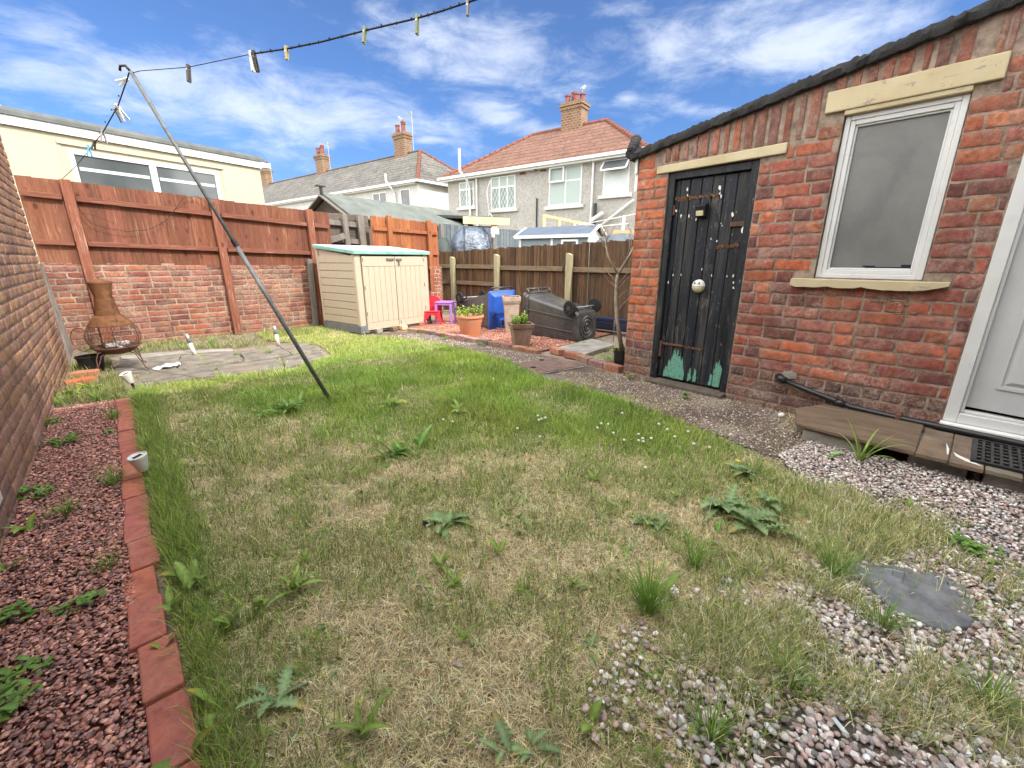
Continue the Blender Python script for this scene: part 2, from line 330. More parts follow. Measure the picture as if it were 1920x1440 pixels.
m.col(m.mix(fl, m.ramp(m.noise(4, 5), [(.3, (.46, .38, .23)), (.7, (.56, .48, .32))]), (.34, .31, .29))).rough(.7); m.bump(m.math('ADD', m.math('MULTIPLY', fl, -.5), m.noise(18, 6, .7)), .6, .006); M['cream'] = m.m
m = Mt('cream_render'); m.col(m.mix(m.ramp(m.noise(1.3, 6, .6), [(.45, 0), (.75, .6)]), (.45, .41, .31), (.44, .44, .37))).rough(.9); m.bump(m.noise(70, 4, .7), .5, .006); M['render_cream'] = m.m
m = Mt('grey_pebbledash'); pd = m.noise(9, 6, .85)
m.col(m.mix(m.ramp(m.noise(2.2, 6, .6), [(.4, 0), (.75, .45)]), m.ramp(pd, [(.32, (.17, .17, .17)), (.45, (.32, .318, .3)), (.7, (.47, .46, .44))]), (.3, .26, .22))).rough(.95); m.bump(pd, .8, .03); M['pebbledash'] = m.m
M['render_white'] = simple('white_render', (.7, .7, .66), .9, .05, 2, .2, 40)
M['render_grey'] = simple('pale_grey_render', (.5, .51, .5), .9, .1, 2, .2, 40)
M['concrete'] = simple('weathered_concrete', (.3, .28, .25), .95, .35, 6, .8, 60, dirt=(.14, .13, .1), bd=.008)
M['slab'] = simple('grey_paving_slab', (.19, .17, .145), .95, .45, 7, .9, 90, dirt=(.26, .2, .13), bd=.006)
M['slate'] = simple('blue_grey_slate', (.17, .18, .195), .8, .45, 14, 1, 25, dirt=(.26, .24, .2), bd=.008)
M['soil'] = simple('dark_soil', (.11, .085, .06), .95, .4, 12, 1, 60, bd=.02)
def roofmat(name, c1, c2, ax, k, rows, moss=(.34, .28, .08)):
    m = Mt(name); o = m.obj
    r = m.wave(rows, .0, 0, src=o, direction='Z', profile='SAW')
    n = m.noise(1.3, 7, .7, src=m.mapv(o, (1, 1, 1))); cell = m.ramp(m.noise(7, 3, .8, src=m.mapv(o, (1, 1, 2.0))), [(.35, .25), (.65, .8)])
    c = m.ramp(n, [(.3, c1), (.7, c2)]); c = m.mix(.8, c, cell, 'SOFT_LIGHT')
    c = m.mix(m.ramp(r, [(0, .8), (.3, 0)]), c, tuple(x*.4 for x in c1))
    c = m.mix(m.ramp(m.noise(.9, 8, .75, src=o), [(.56, 0), (.75, .55)]), c, moss)
    m.col(c).rough(.9); m.bump(r, .8, .05); m.bump(m.noise(14, 4), .5, .03); return m.m
M['tile_red'] = roofmat('red_clay_tiles', (.11, .06, .045), (.2, .105, .078), 'x', 1, 1.3, (.17, .15, .08))
M['slate_roof'] = roofmat('grey_roof_slates', (.075, .073, .07), (.17, .16, .145), 'x', 1, 1.5, (.24, .22, .17))
M['ridge_red'] = simple('red_ridge_tile', (.17, .065, .045), .8, .35, 5, .3, 30)
M['terracotta'] = simple('terracotta_plastic', (.62, .26, .14), .6, .12, 9, .2, 90, dirt=(.5, .3, .2))
M['pot_clay'] = simple('red_chimney_pot', (.2, .065, .045), .7, .3, 8, .3, 40)
m = Mt('planter_brown'); m.col(m.mix(m.ramp(m.noise(6, 8, .7, src=m.mapv(m.pos, (1, 1, .3))), [(.45, 0), (.7, .8)]), (.24, .15, .11), (.42, .34, .27))).rough(.8); m.bump(m.noise(60, 5), .4, .004); M['planter'] = m.m
m = Mt('rusty_steel'); m.col(m.ramp(m.noise(11, 8, .7, dist=.3), [(.25, (.06, .03, .02)), (.5, (.16, .07, .032)), (.75, (.27, .12, .05))])).rough(.8); m.bump(m.noise(90, 5), .4, .003); M['rust'] = m.m
m = Mt('dark_rust'); m.col(m.ramp(m.noise(14, 8, .7), [(.3, (.05, .035, .03)), (.7, (.2, .09, .06))])).rough(.7); M['rust_dark'] = m.m
M['ash'] = simple('ash_and_charcoal', (.45, .43, .4), 1, .6, 30, 1, 60, bd=.01)
M['bin_grey'] = simple('charcoal_plastic', (.055, .053, .053), .3, .15, 5, .12, 70, .6, dirt=(.11, .1, .09))
M['bin_blue'] = simple('blue_plastic', (.02, .085, .4), .38, .12, 5, .08, 70, .5)
M['black_plastic'] = simple('black_plastic', (.014, .014, .016), .4, .2, 10, .1, 80, .5)
M['black_rubber'] = simple('black_rubber', (.018, .018, .018), .8, .2, 20, .2, 80)
M['navy'] = simple('navy_plastic', (.018, .026, .06), .45, .2, 10, .1, 40, .5)
M['red_plastic'] = simple('red_plastic', (.62, .03, .05), .4, .08, 10, .05, 50, .5)
M['purple_plastic'] = simple('lilac_plastic', (.4, .2, .6), .4, .08, 10, .05, 50, .5)
M['steel'] = simple('galvanised_steel', (.34, .36, .38), .42, .15, 30, .15, 90, .5, .6)
M['steel_grey'] = simple('dull_grey_pole', (.15, .155, .16), .6, .3, 30, .15, 90, .4, .2)
M['iron_red'] = simple('red_oxide_iron', (.19, .125, .105), .9, .3, 14, .8, 120, dirt=(.15, .11, .09), bd=.004)
m = Mt('beige_resin'); gr = m.noise(3, 6, .7, src=m.mapv(m.pos, (22, 22, 2.5))); m.col(m.ramp(gr, [(.3, (.45, .375, .285)), (.7, (.53, .455, .355))])).rough(.55); m.bump(gr, .3, .004); M['resin'] = m.m
M['resin_dark'] = simple('grey_resin_base', (.16, .165, .18), .6, .15, 8, .1, 60)
M['resin_green'] = simple('green_resin_lid', (.22, .42, .37), .5, .22, 7, .15, 60, dirt=(.5, .56, .5))
m = Mt('black_door_paint'); v = m.mapv(m.pos, (10, 10, .8)); g = m.noise(1.6, 8, .7, src=v)
c = m.ramp(g, [(.3, (.006, .009, .015)), (.5, (.014, .017, .024)), (.68, (.05, .048, .047)), (.8, (.12, .105, .09))])
sp = m.ramp(m.noise(60, 4, .7, src=m.mapv(m.pos, (1, 1, .35))), [(.66, 0), (.72, 1)]); c = m.mix(m.math('MULTIPLY', sp, .6), c, (.55, .52, .46))
ed = m.ramp(m.noise(7, 9, .78, src=m.mapv(m.pos, (1, 2.2, .6)), dist=.5), [(.56, 0), (.62, .75)]); c = m.mix(ed, c, (.11, .09, .075))
m.col(c).rough(m.ramp(g, [(.3, .38), (.7, .7)])); m.bump(g, .6, .006); m.bump(sp, .4, .003); M['door_black'] = m.m
m = Mt('green_undercoat'); m.col(m.ramp(m.noise(26, 8, .8, dist=.4), [(.36, (.03, .05, .045)), (.4, (.1, .27, .2)), (.5, (.16, .38, .29)), (.57, (.12, .3, .22)), (.6, (.015, .017, .022))])).rough(.6); m.bump(m.noise(60, 5), .5, .003); M['green_paint'] = m.m
m = Mt('bare_splintered_wood'); m.col(m.ramp(m.noise(40, 6, .8, src=m.mapv(m.pos, (1, 1, .4))), [(.38, (.04, .022, .014)), (.52, (.16, .075, .035)), (.62, (.3, .16, .08)), (.72, (.5, .38, .26))])).rough(.9); m.bump(m.noise(60, 5, .8), 1, .006); M['bare_wood'] = m.m
M['droppings'] = simple('white_paint_splash', (.75, .74, .7), .8, .1, 30, .2)
# frosted pane: pale textured glass in front of a dim room
m = Mt('frosted_glass'); fr = m.noise(420, 3, .7)
m.col(m.mix(m.ramp(m.noise(2.2, 6, .65, dist=.6), [(.35, 0), (.7, 1)]), (.075, .08, .078), (.15, .15, .135))).rough(.3); m.set(Specular_IOR_Level=1.0); m.bump(fr, .8, .002); M['frosted'] = m.m
m = Mt('window_glass'); m.col(m.ramp(m.noise(1.2, 4), [(.3, (.05, .06, .065)), (.7, (.11, .125, .13))])).rough(.08); m.set(Specular_IOR_Level=.6); M['glass'] = m.m
m = Mt('lace_curtain'); m.col(m.ramp(m.wave(7, 1.2, 3, src=m.mapv(m.obj, (1, 1, .15)), direction='X'), [(0, (.25, .32, .31)), (1, (.42, .49, .47))])).rough(.8); M['curtain'] = m.m
M['blind'] = simple('white_blind', (.5, .55, .55), .8, .06, 3, .05)
M['solar'] = simple('solar_cell', (.02, .025, .04), .2, .2, 40, 0, spec=.6)
M['lens_cream'] = simple('cream_lens', (.62, .55, .36), .3, .1, 20, .05, spec=.5)
M['playhouse_wall'] = simple('pale_blue_board', (.24, .3, .33), .7, .08, 4, .1)
M['playhouse_roof'] = simple('blue_grey_roof', (.1, .125, .17), .7, .15, 4, .2)
M['fence_grey'] = simple('grey_fence_board', (.11, .13, .15), .7, .2, 9, .2, 40)
M['tarp'] = simple('shiny_blue_grey_cover', (.1, .13, .18), .18, .6, 5, 1, 6, .8, bd=.08)
M['tarp_dark'] = simple('dark_green_cover', (.04, .055, .05), .5, .3, 6, .6, 12, bd=.04)
M['feather_white'] = simple('white_feather', (.8, .8, .8), .8, .05, 10, .1)
M['feather_grey'] = simple('grey_feather', (.25, .27, .3), .8, .1, 10, .1)
M['straw_stem'] = simple('dry_twig', (.36, .29, .22), .9, .25, 20, .3)
M['bark'] = simple('pale_grey_bark', (.33, .27, .22), .9, .3, 25, .6, 120, bd=.003)
M['flower_white'] = simple('white_clover', (.8, .78, .7), .8, .1, 60, .4, 200)
M['flower_yellow'] = simple('yellow_flower', (.85, .55, .03), .8, .1, 60, .2)
def leafmat(name, c1, c2, vein=True, tr=.3, rough=.5):
    m = Mt(name); c = m.ramp(m.noise(40, 5, .6), [(.3, c1), (.7, c2)]); c = m.mix(1, c, m.attr(), 'MULTIPLY')
    m._in(m.b.inputs['Base Color'], c); m.rough(rough); m.bump(m.noise(70, 4), .4, .003)
    t = m.nt.nodes.new('ShaderNodeBsdfTranslucent'); m.l(c, t.inputs[0]); x = m.nt.nodes.new('ShaderNodeMixShader'); x.inputs[0].default_value = tr
    m.l(m.b.outputs[0], x.inputs[1]); m.l(t.outputs[0], x.inputs[2]); m.l(x.outputs[0], m.nt.nodes['Material Output'].inputs[0]); return m.m
M['leaf'] = leafmat('bright_weed_leaf', (.17, .27, .055), (.3, .42, .1))
M['leaf_blue'] = leafmat('blue_green_thistle_leaf', (.17, .27, .11), (.3, .41, .2))
M['leaf_dark'] = leafmat('dark_green_leaf', (.11, .23, .045), (.2, .35, .09))
M['leaf_lime'] = leafmat('lime_leaf', (.2, .32, .05), (.34, .46, .1))
def grassmat():
    m = Mt('grass_blades'); c = m.mix(1, m.attr(), m.ramp(m.noise(30, 3), [(.3, .8), (.7, 1.2)]), 'MULTIPLY')
    m._in(m.b.inputs['Base Color'], c); m.rough(.55)
    t = m.nt.nodes.new('ShaderNodeBsdfTranslucent'); m.l(c, t.inputs[0]); x = m.nt.nodes.new('ShaderNodeMixShader'); x.inputs[0].default_value = .25
    m.l(m.b.outputs[0], x.inputs[1]); m.l(t.outputs[0], x.inputs[2]); m.l(x.outputs[0], m.nt.nodes['Material Output'].inputs[0]); return m.m
M['grass'] = grassmat()
m = Mt('stones'); m.col(m.mix(1, m.attr(), m.ramp(m.noise(120, 4, .7), [(.3, .7), (.7, 1.25)]), 'MULTIPLY'), False).rough(.85); m.bump(m.noise(200, 4, .7), .6, .002); M['stones'] = m.m
# ---------------------------------------------------------------- brickwork
def nz(p, f): return mnoise.noise(Vector((p[0]*f, p[1]*f, p[2]*f)))
def brick_face(mb, O, d, n, L, z0, z1, course, bl, pal, openings=(), top=None, pattern='SSSH', seed=1, mw=.011, depth=.012, step=.03, jit=.0035, disp=.0025, special=None, bot=None):
    rr = random.Random(seed); Z = Vector((0, 0, 1)); row = 0; z = z0
    while z < z1-.01:
        h = course-mw; pt = pattern[row % len(pattern)]; w = bl if pt == 'S' else bl*.48
        u = -(bl*.5 if row % 2 else 0)-rr.uniform(0, .03)
        if pt == 'H': u = -rr.uniform(0, w)
        zc = z+h/2; active = [(a, b) for (a, b, c, e) in openings if c < zc < e]
        while u < L:
            ww = w
            if pt == 'S' and rr.random() < .07: ww = bl*.5
            ww *= rr.uniform(.97, 1.03); parts = [(max(u, 0), min(u+ww-mw, L))]; u += ww
            for (a, b) in active:
                q = []
                for (s, e) in parts:
                    if e <= a or s >= b: q.append((s, e))
                    else:
                        if s < a-.02: q.append((s, a-.004))
                        if e > b+.02: q.append((b+.004, e))
                parts = q
            for (s, e) in parts:
                if e-s < .025: continue
                if top and z > min(top(s), top(e))-.02: continue
                if bot and zc < bot((s+e)/2): continue
                c = pal(rr, (s+e)/2, zc) if callable(pal) else rr.choice(pal)
                k = rr.uniform(.8, 1.2); c = tuple(min(1, x*k*rr.uniform(.97, 1.03)) for x in c)
                nx = max(2, int((e-s)/step)); nzz = 3; off = rr.uniform(-.002, .002); tilt = rr.uniform(-.0015, .0015)
                us = [0, .006/(e-s)]+[i/nx for i in range(1, nx)]+[1-.006/(e-s), 1]; vz = [0, .09]+[i/nzz for i in range(1, nzz)]+[.91, 1]
                chip = (rr.choice((0, 1)), rr.choice((0, 1)), rr.uniform(.01, .03) if rr.random() < .35 else 0)
                vs = []; nu = len(us); nv = len(vz)
                for j, b in enumerate(vz):
                    for i, a in enumerate(us):
                        uu = s+(e-s)*a; zq = z+h*b; edge = i in (0, nu-1) or j in (0, nv-1)
                        P0 = O+d*uu+Z*zq
                        g = off+tilt*(2*b-1)+disp*nz(P0, 28)+disp*.7*nz(P0, 75)
                        if edge:
                            g -= .0035; sgn = (1 if i == 0 else -1 if i == nu-1 else 0); uu += sgn*.001+jit*nz(P0+Z*3, 22)*(1 if sgn else 0)
                            sz = (1 if j == 0 else -1 if j == nv-1 else 0); zq += sz*.001+jit*nz(P0+d*5, 19)*(1 if sz else 0)
                        if chip[2]:
                            cu = s+(e-s)*chip[0]; cz = z+h*chip[1]; dd = math.hypot(uu-cu, zq-cz)
                            if dd < chip[2]: g -= (chip[2]-dd)*.35
                        if top: zq = min(zq, top(uu)-.003)
                        vs.append(O+d*uu+Z*zq+n*g)
                nn = len(vs); ring = [(i, 0) for i in range(nu)]+[(nu-1, j) for j in range(1, nv)]+[(i, nv-1) for i in range(nu-2, -1, -1)]+[(0, j) for j in range(nv-2, 0, -1)]
                idx = [j*nu+i for i, j in ring]; vs += [vs[k]-n*depth for k in idx]
                fs = [(j*nu+i, j*nu+i+1, (j+1)*nu+i+1, (j+1)*nu+i) for j in range(nv-1) for i in range(nu-1)]
                m_ = len(idx); fs += [(idx[(k+1) % m_], idx[k], nn+k, nn+(k+1) % m_) for k in range(m_)]
                mb.add(vs, fs, c)
        z += course; row += 1
def wall_slab(mb, O, d, n, L, z0, z1, openings=(), top=None, depth=.2, set_back=.007, c=(1, 1, 1)):
    us = {0, L}; zs = {z0, z1}
    for a, b, e, f in openings: us |= {max(0, a), min(L, b)}; zs |= {max(z0, e), min(z1, f)}
    if top:
        k = 12
        us |= {L*i/k for i in range(k+1)}
    us = sorted(us); zs = sorted(zs); Z = Vector((0, 0, 1))
    def hole(i, j):
        if i < 0 or j < 0 or i >= len(us)-1 or j >= len(zs)-1: return True
        u = (us[i]+us[i+1])/2; z = (zs[j]+zs[j+1])/2
        return any(a < u < b and e < z < f for a, b, e, f in openings)
    def P(i, j, back):
        z = zs[j]
        if top: z = min(z, top(us[i]))
        return O+d*us[i]+Z*z-n*(set_back+(depth if back else 0))
    for i in range(len(us)-1):
        for j in range(len(zs)-1):
            if hole(i, j): continue
            a, b, e, f = P(i, j, 0), P(i+1, j, 0), P(i+1, j+1, 0), P(i, j+1, 0); a2, b2, e2, f2 = P(i, j, 1), P(i+1, j, 1), P(i+1, j+1, 1), P(i, j+1, 1)
            mb.add([a, b, e, f], [(0, 1, 2, 3)], c); mb.add([a2, b2, e2, f2], [(3, 2, 1, 0)], c)
            if hole(i-1, j): mb.add([a, f, f2, a2], [(0, 1, 2, 3)], c)
            if hole(i+1, j): mb.add([b, e, e2, b2], [(3, 2, 1, 0)], c)
            if hole(i, j-1): mb.add([a, b, b2, a2], [(3, 2, 1, 0)], c)
            if hole(i, j+1): mb.add([f, e, e2, f2], [(0, 1, 2, 3)], c)
# ---------------------------------------------------------------- ground
def fill(name, pts, z, mat, label=None, kind='structure', cat=None, sub=.12, parent=None, thick=None, disp=0):
    """a flat sheet over a plan polygon, as a grid clipped by ear fill"""
    mb = MB(); p3 = [(x, y, z) for x, y in pts]
    if thick: mb.poly([(x, y, z-thick) for x, y in pts], (0, 0, thick))
    else: mb.poly(p3)
    o = mb.build(name, mat, parent)
    return tag(o, label, cat, None, kind)
gm = Mt('earth'); gm.col(gm.ramp(gm.noise(3, 7, .7), [(.3, (.1, .085, .05)), (.7, (.2, .17, .1))])).rough(1); gm.bump(gm.noise(20, 6), .6, .02)
g_ = MB(); g_.poly([(-400, -400, -.06), (400, -400, -.06), (400, 400, -.06), (-400, 400, -.06)]); tag(g_.build('ground', gm.m), kind='structure')
# the yard's own soil, a gently uneven sheet under the lawn, path and gravel
def hgt(x, y):
    return .012*mnoise.noise(Vector((x*.9, y*.9, 0)))+.007*mnoise.noise(Vector((x*3.1, y*3.1, 4)))
LUSH = [(-.2, 5.2), (.09, 4.37), (.59, 3.44), (1.06, 2.49), (1.31, 1.95), (1.71, 1.67), (1.96, 1.08), (2.16, .6), (2.36, .42), (2.7, .0)]
lx = np.array([p[0] for p in LUSH]); ly = np.array([p[1] for p in LUSH])
LAWN = [(-.06, -1.0), (-.06, 4.9), (.0, 5.05), (.3, 5.05), (.7, 5.0), (1.3, 4.85), (1.85, 5.3), (1.95, 6.1), (1.5, 7.0), (1.55, 7.75), (2.62, 7.8), (2.66, 6.35), (2.85, 6.25), (3.16, 5.35), (3.26, 4.3), (3.22, 3.6), (3.0, 3.0), (2.98, 2.0), (2.9, 1.5), (2.78, 1.05), (2.66, .72), (2.5, .42), (2.3, .2), (2.05, .08), (1.75, .14), (1.45, .18), (1.25, .33), (.95, .32), (.75, .15), (.55, -.2), (.3, -.6), (.1, -1.0)]
def inpoly(X, Y, poly):
    r = np.zeros(len(X), bool); n = len(poly)
    for i in range(n):
        x1, y1 = poly[i]; x2, y2 = poly[(i+1) % n]
        c = ((y1 > Y) != (y2 > Y)); r ^= c & (X < (x2-x1)*(Y-y1)/(y2-y1+1e-12)+x1)
    return r
_tab = {}
def vnoise(X, Y, f, seed=0):                                     # value noise for numpy arrays
    if seed not in _tab: _tab[seed] = np.random.default_rng(seed+100).random((256, 256))
    T = _tab[seed]; x = X*f+50; y = Y*f+50; xi = np.floor(x).astype(int); yi = np.floor(y).astype(int); fx = x-xi; fy = y-yi
    fx = fx*fx*(3-2*fx); fy = fy*fy*(3-2*fy); xi %= 255; yi %= 255
    return (T[xi, yi]*(1-fx)+T[xi+1, yi]*fx)*(1-fy)+(T[xi, yi+1]*(1-fx)+T[xi+1, yi+1]*fx)*fy
def fbm(X, Y, f, seed=0): return (vnoise(X, Y, f, seed)*.55+vnoise(X, Y, f*2.1, seed+1)*.28+vnoise(X, Y, f*4.3, seed+2)*.17)
def lush(X, Y):                                                  # 1 where the lawn is green, 0 where it is parched
    b = np.interp(X, lx, ly); d = (Y-b)+(fbm(X, Y, 2.2, 3)-.5)*1.6
    g = 1/(1+np.exp(-d*3.4)); far = np.clip((Y-3.3-X*.25)/2.5, 0, 1)*.45
    strip = np.clip(1-(X+.06)/.22, 0, 1)*.6
    patch = np.clip((fbm(X, Y, 1.9, 8)-.52)*6, 0, 1)*.6; dry = np.clip((fbm(X, Y, 2.4, 12)-.5)*5, 0, 1)*.45; g = g*(1-dry)
    return np.clip(np.maximum(np.maximum(g*(1-far), strip), patch), 0, 1)
nx_, ny_ = 150, 190
gx = np.linspace(-.56, 6.5, nx_); gy = np.linspace(-1.7, 8.6, ny_); GX, GY = np.meshgrid(gx, gy, indexing='ij')
gz = np.array([[hgt(x, y) for y in gy] for x in gx])
L_ = lush(GX.ravel(), GY.ravel())[:, None]; nn_ = fbm(GX.ravel(), GY.ravel(), 9, 20)[:, None]
inl = inpoly(GX.ravel(), GY.ravel(), LAWN)[:, None]
cs = np.array([.3, .235, .13])*(1-L_)+np.array([.2, .23, .08])*L_; csoil = np.array([.27, .22, .17])
C_ = np.where(inl, cs, csoil)*(.7+.6*nn_)
V_ = np.stack([GX.ravel(), GY.ravel(), gz.ravel()-.012], 1)
ii, jj = np.meshgrid(np.arange(nx_-1), np.arange(ny_-1), indexing='ij'); a_ = (ii*ny_+jj).ravel()
F_ = np.stack([a_, a_+ny_, a_+ny_+1, a_+1], 1)
em = Mt('yard_earth'); em.col(em.mix(1, em.attr(), em.ramp(em.noise(45, 6, .75), [(.3, .45), (.7, 1.4)]), 'MULTIPLY'), False).rough(1); em.bump(em.noise(50, 6, .7), 1, .012)
tag(bigmesh('yard_ground', V_, F_, C_, em.m, smooth=True), kind='structure')
# worn tarmac and concrete path along the outhouse
pm = Mt('worn_path'); pn = pm.noise(2.4, 7, .7)
pm.col(pm.mix(pm.ramp(pm.noise(55, 5, .8), [(.45, 0), (.62, .55)]), pm.ramp(pn, [(.3, (.09, .07, .055)), (.5, (.17, .13, .1)), (.72, (.34, .3, .26))]), (.07, .05, .035))).rough(.95)
pm.bump(pm.noise(16, 7, .7), .9, .02); pm.bump(pm.noise(110, 4, .8), .9, .006)
pth = [(2.6, 6.55), (3.5, 6.3), (3.62, 5.2), (3.72, 4.2), (3.78, 3.2), (3.68, 2.4), (3.68, .56), (3.1, .5), (2.72, .62), (2.8, 1.0), (2.9, 1.5), (2.98, 2.0), (2.98, 3.0), (3.15, 3.6), (3.2, 4.3), (3.08, 5.3), (2.8, 6.15)]
pg = MB(); bmx = 0
pcx = np.linspace(2.55, 3.8, 60); pcy = np.linspace(.45, 6.6, 220); PX_, PY_ = np.meshgrid(pcx, pcy, indexing='ij')
pin = inpoly(PX_.ravel()+(.06*(fbm(PX_.ravel(), PY_.ravel(), 5, 40)-.5)), PY_.ravel(), pth).reshape(PX_.shape)
pz = np.array([[hgt(x, y)+.004+.004*mnoise.noise(Vector((x*9, y*9, 1))) for y in pcy] for x in pcx])
ii, jj = np.meshgrid(np.arange(59), np.arange(219), indexing='ij'); ok = pin[:-1, :-1] & pin[1:, :-1] & pin[1:, 1:] & pin[:-1, 1:]
a_ = (ii*220+jj)[ok]; F_ = np.stack([a_, a_+220, a_+221, a_+1], 1)
tag(bigmesh('path', np.stack([PX_.ravel(), PY_.ravel(), pz.ravel()], 1), F_, np.ones((PX_.size, 3)), pm.m, smooth=True), kind='structure')
# patio of old slabs in front of the back wall: each slab a thing
def slab(name, pts, z0, z1, mat, label, cat='paving slab', group=None, jig=.012, bev=.006, k=4):
    rr = random.Random(len(label)*7+int(pts[0][0]*100)); q = []
    for i in range(len(pts)):
        a = Vector((pts[i][0], pts[i][1])); b = Vector((pts[(i+1) % len(pts)][0], pts[(i+1) % len(pts)][1]))
        for t in range(k):
            p = a.lerp(b, t/k); q.append((p.x+(rr.uniform(-jig, jig) if t else 0), p.y+(rr.uniform(-jig, jig) if t else 0), z0))
    cx = sum(p[0] for p in q)/len(q); cy = sum(p[1] for p in q)/len(q); mb = MB(); mb.poly([(p[0]-cx, p[1]-cy, z0) for p in q], (0, 0, z1-z0))
    o = mb.build(name, mat, bevel=bev); o.location = (cx, cy, 0); tag(o, label, cat, group); return o
pat = [('grey patio slab under the chiminea legs, against the lit bed', [(-.2, 5.9), (.32, 5.75), (.45, 6.55), (-.1, 6.7)]),
       ('grey patio slab with the crumpled white paper lying on it', [(.34, 5.72), (.92, 5.6), (1.02, 6.3), (.47, 6.5)]),
       ('weathered front patio slab nearest the lawn corner and the white stake light', [(-.02, 5.2), (.6, 5.1), (.66, 5.62), (.05, 5.8)]),
       ('grey patio slab on the lawn side, second from the corner', [(.62, 5.08), (1.2, 4.98), (1.3, 5.52), (.68, 5.61)]),
       ('grey patio slab at the right end of the front row, touching the lawn', [(1.22, 5.0), (1.72, 5.22), (1.82, 5.68), (1.32, 5.52)]),
       ('dark grey patio slab behind the paper, between grass tufts', [(.94, 5.58), (1.46, 5.62), (1.5, 6.28), (1.04, 6.28)]),
       ('grey patio slab farthest right near the second steel stake light', [(1.48, 5.6), (1.86, 5.75), (1.84, 6.5), (1.52, 6.5)]),
       ('pale concrete strip along the back wall behind the chiminea', [(-.1, 6.74), (.5, 6.6), (.98, 6.4), (1.0, 6.6), (.5, 6.85), (-.1, 6.98)])]
for i, (lb, pts) in enumerate(pat):
    slab('paving_slab', pts, -.03, .012+.004*(i % 3), M['slab'] if i != 7 else M['concrete'], lb, group='slabs of the patio by the back wall')
slab('paving_slab', [(3.95, 3.1), (4.1, 3.62), (4.98, 3.72), (4.82, 3.22)], 0, .045, M['concrete'], 'pale worn flagstone between the fallen grey bin and the black sapling pot')
slab('stepping_stone', [(1.86, .15), (2.0, .09), (2.08, -.13), (2.0, -.2), (1.86, -.2), (1.74, -.15), (1.72, -.02)], 0, .022, M['slate'], 'blue grey slate stepping stone sunk between lawn and pebbles', 'stepping stone', k=3)
# drain cover
mh = thing('manhole_cover', (3.37, 3.1, .012), 'reddish rusty iron drain cover set in the path by the brick kerb', 'drain cover')
q = [(-.39, -.17), (-.25, .27), (.37, .26), (.25, -.28)]
b = MB(); b.poly([(x*1.07, y*1.07, 0) for x, y in q], (0, 0, .008)); b.build('frame', M['concrete'], mh)
b = MB(); b.poly([(x, y, .009) for x, y in q], (0, 0, .007))
for k in range(9):
    for j in range(11):
        s_ = (k+.5)/9; t_ = (j+.5)/11; x = (1-t_)*(q[0][0]*(1-s_)+q[3][0]*s_)+t_*(q[1][0]*(1-s_)+q[2][0]*s_); y = (1-t_)*(q[0][1]*(1-s_)+q[3][1]*s_)+t_*(q[1][1]*(1-s_)+q[2][1]*s_)
        b.box(x, y, .0175, .035, .012, .003, rz=.8 if (k+j) % 2 else -.8)
b.build('lid', M['iron_red'], mh)
for px, py in ((-.2, .02), (.12, .2)):
    b = MB(); b.lathe([(.03, .0165), (.03, .021), (.018, .021)], px, py, 0, 14, c=(.4, .4, .4)); b.build('key_hole', M['black_rubber'], mh)
# ---------------------------------------------------------------- left neighbouring brown brick wall
def pal_brown(rr, u, z):
    return rr.choice([(.33, .195, .13), (.37, .21, .13), (.31, .18, .125), (.35, .205, .15), (.4, .235, .145), (.28, .165, .125)])
lw = thing('brick_wall', (-.54, 2.6, 0), 'tall brown brick wall running along the left side of the yard', 'wall')
O = Vector((-.54, -2.2, 0)); d = Vector((0, 1, 0)); n = Vector((1, 0, 0))
b = MB(); brick_face(b, O, d, n, 9.12, -.04, 2.62, .077, .225, pal_brown, pattern='S', seed=5, mw=.01, depth=.014, step=.045, jit=.001, disp=.0007); b.build('brick_face', M['brick_brown'], lw, world=True, smooth=40)
b = MB(); wall_slab(b, O, d, n, 9.12, -.06, 2.62, depth=.22, set_back=.009); b.build('mortar', M['mortar_dark'], lw, world=True)
b = MB(); brick_face(b, Vector((-.76, 6.93, 0)), Vector((1, 0, 0)), Vector((0, 1, 0)), .2, -.04, 2.62, .077, .225, pal_brown, pattern='S', seed=6, mw=.01); b.build('wall_end', M['brick_brown'], lw, world=True)
b = MB(); b.bb(-.539, -.522, 2.38, 2.66, .165, .235); vp = b.build('vent_plate', M['white_plastic'], None, bevel=.004); tag(vp, 'white plastic plate fixed low on the brown brick wall at the left edge', 'vent')
# grey rendered stub between that wall and the back wall
b = MB()
pts = []
for i in range(9):
    t = i/8; pts.append((6.95+t*1.12, 0))
for j in range(12):
    for i in range(8):
        def pp(i, j):
            y = 6.95+1.1*i/8; z = 1.1*j/12; return (-.6+.05*(1-j/12)+.015*mnoise.noise(Vector((y*4, z*4, 2))), y, z)
        b.add([pp(i, j), pp(i+1, j), pp(i+1, j+1), pp(i, j+1)], [(0, 1, 2, 3)])
b.bb(-.8, -.6, 6.95, 8.0, 1.07, 1.1); b.bb(-.8, -.7, 6.95, 8.0, 0, 1.07)
tag(b.build('rendered_wall', M['concrete']), 'rough grey rendered stub of wall in the back left corner', 'wall')
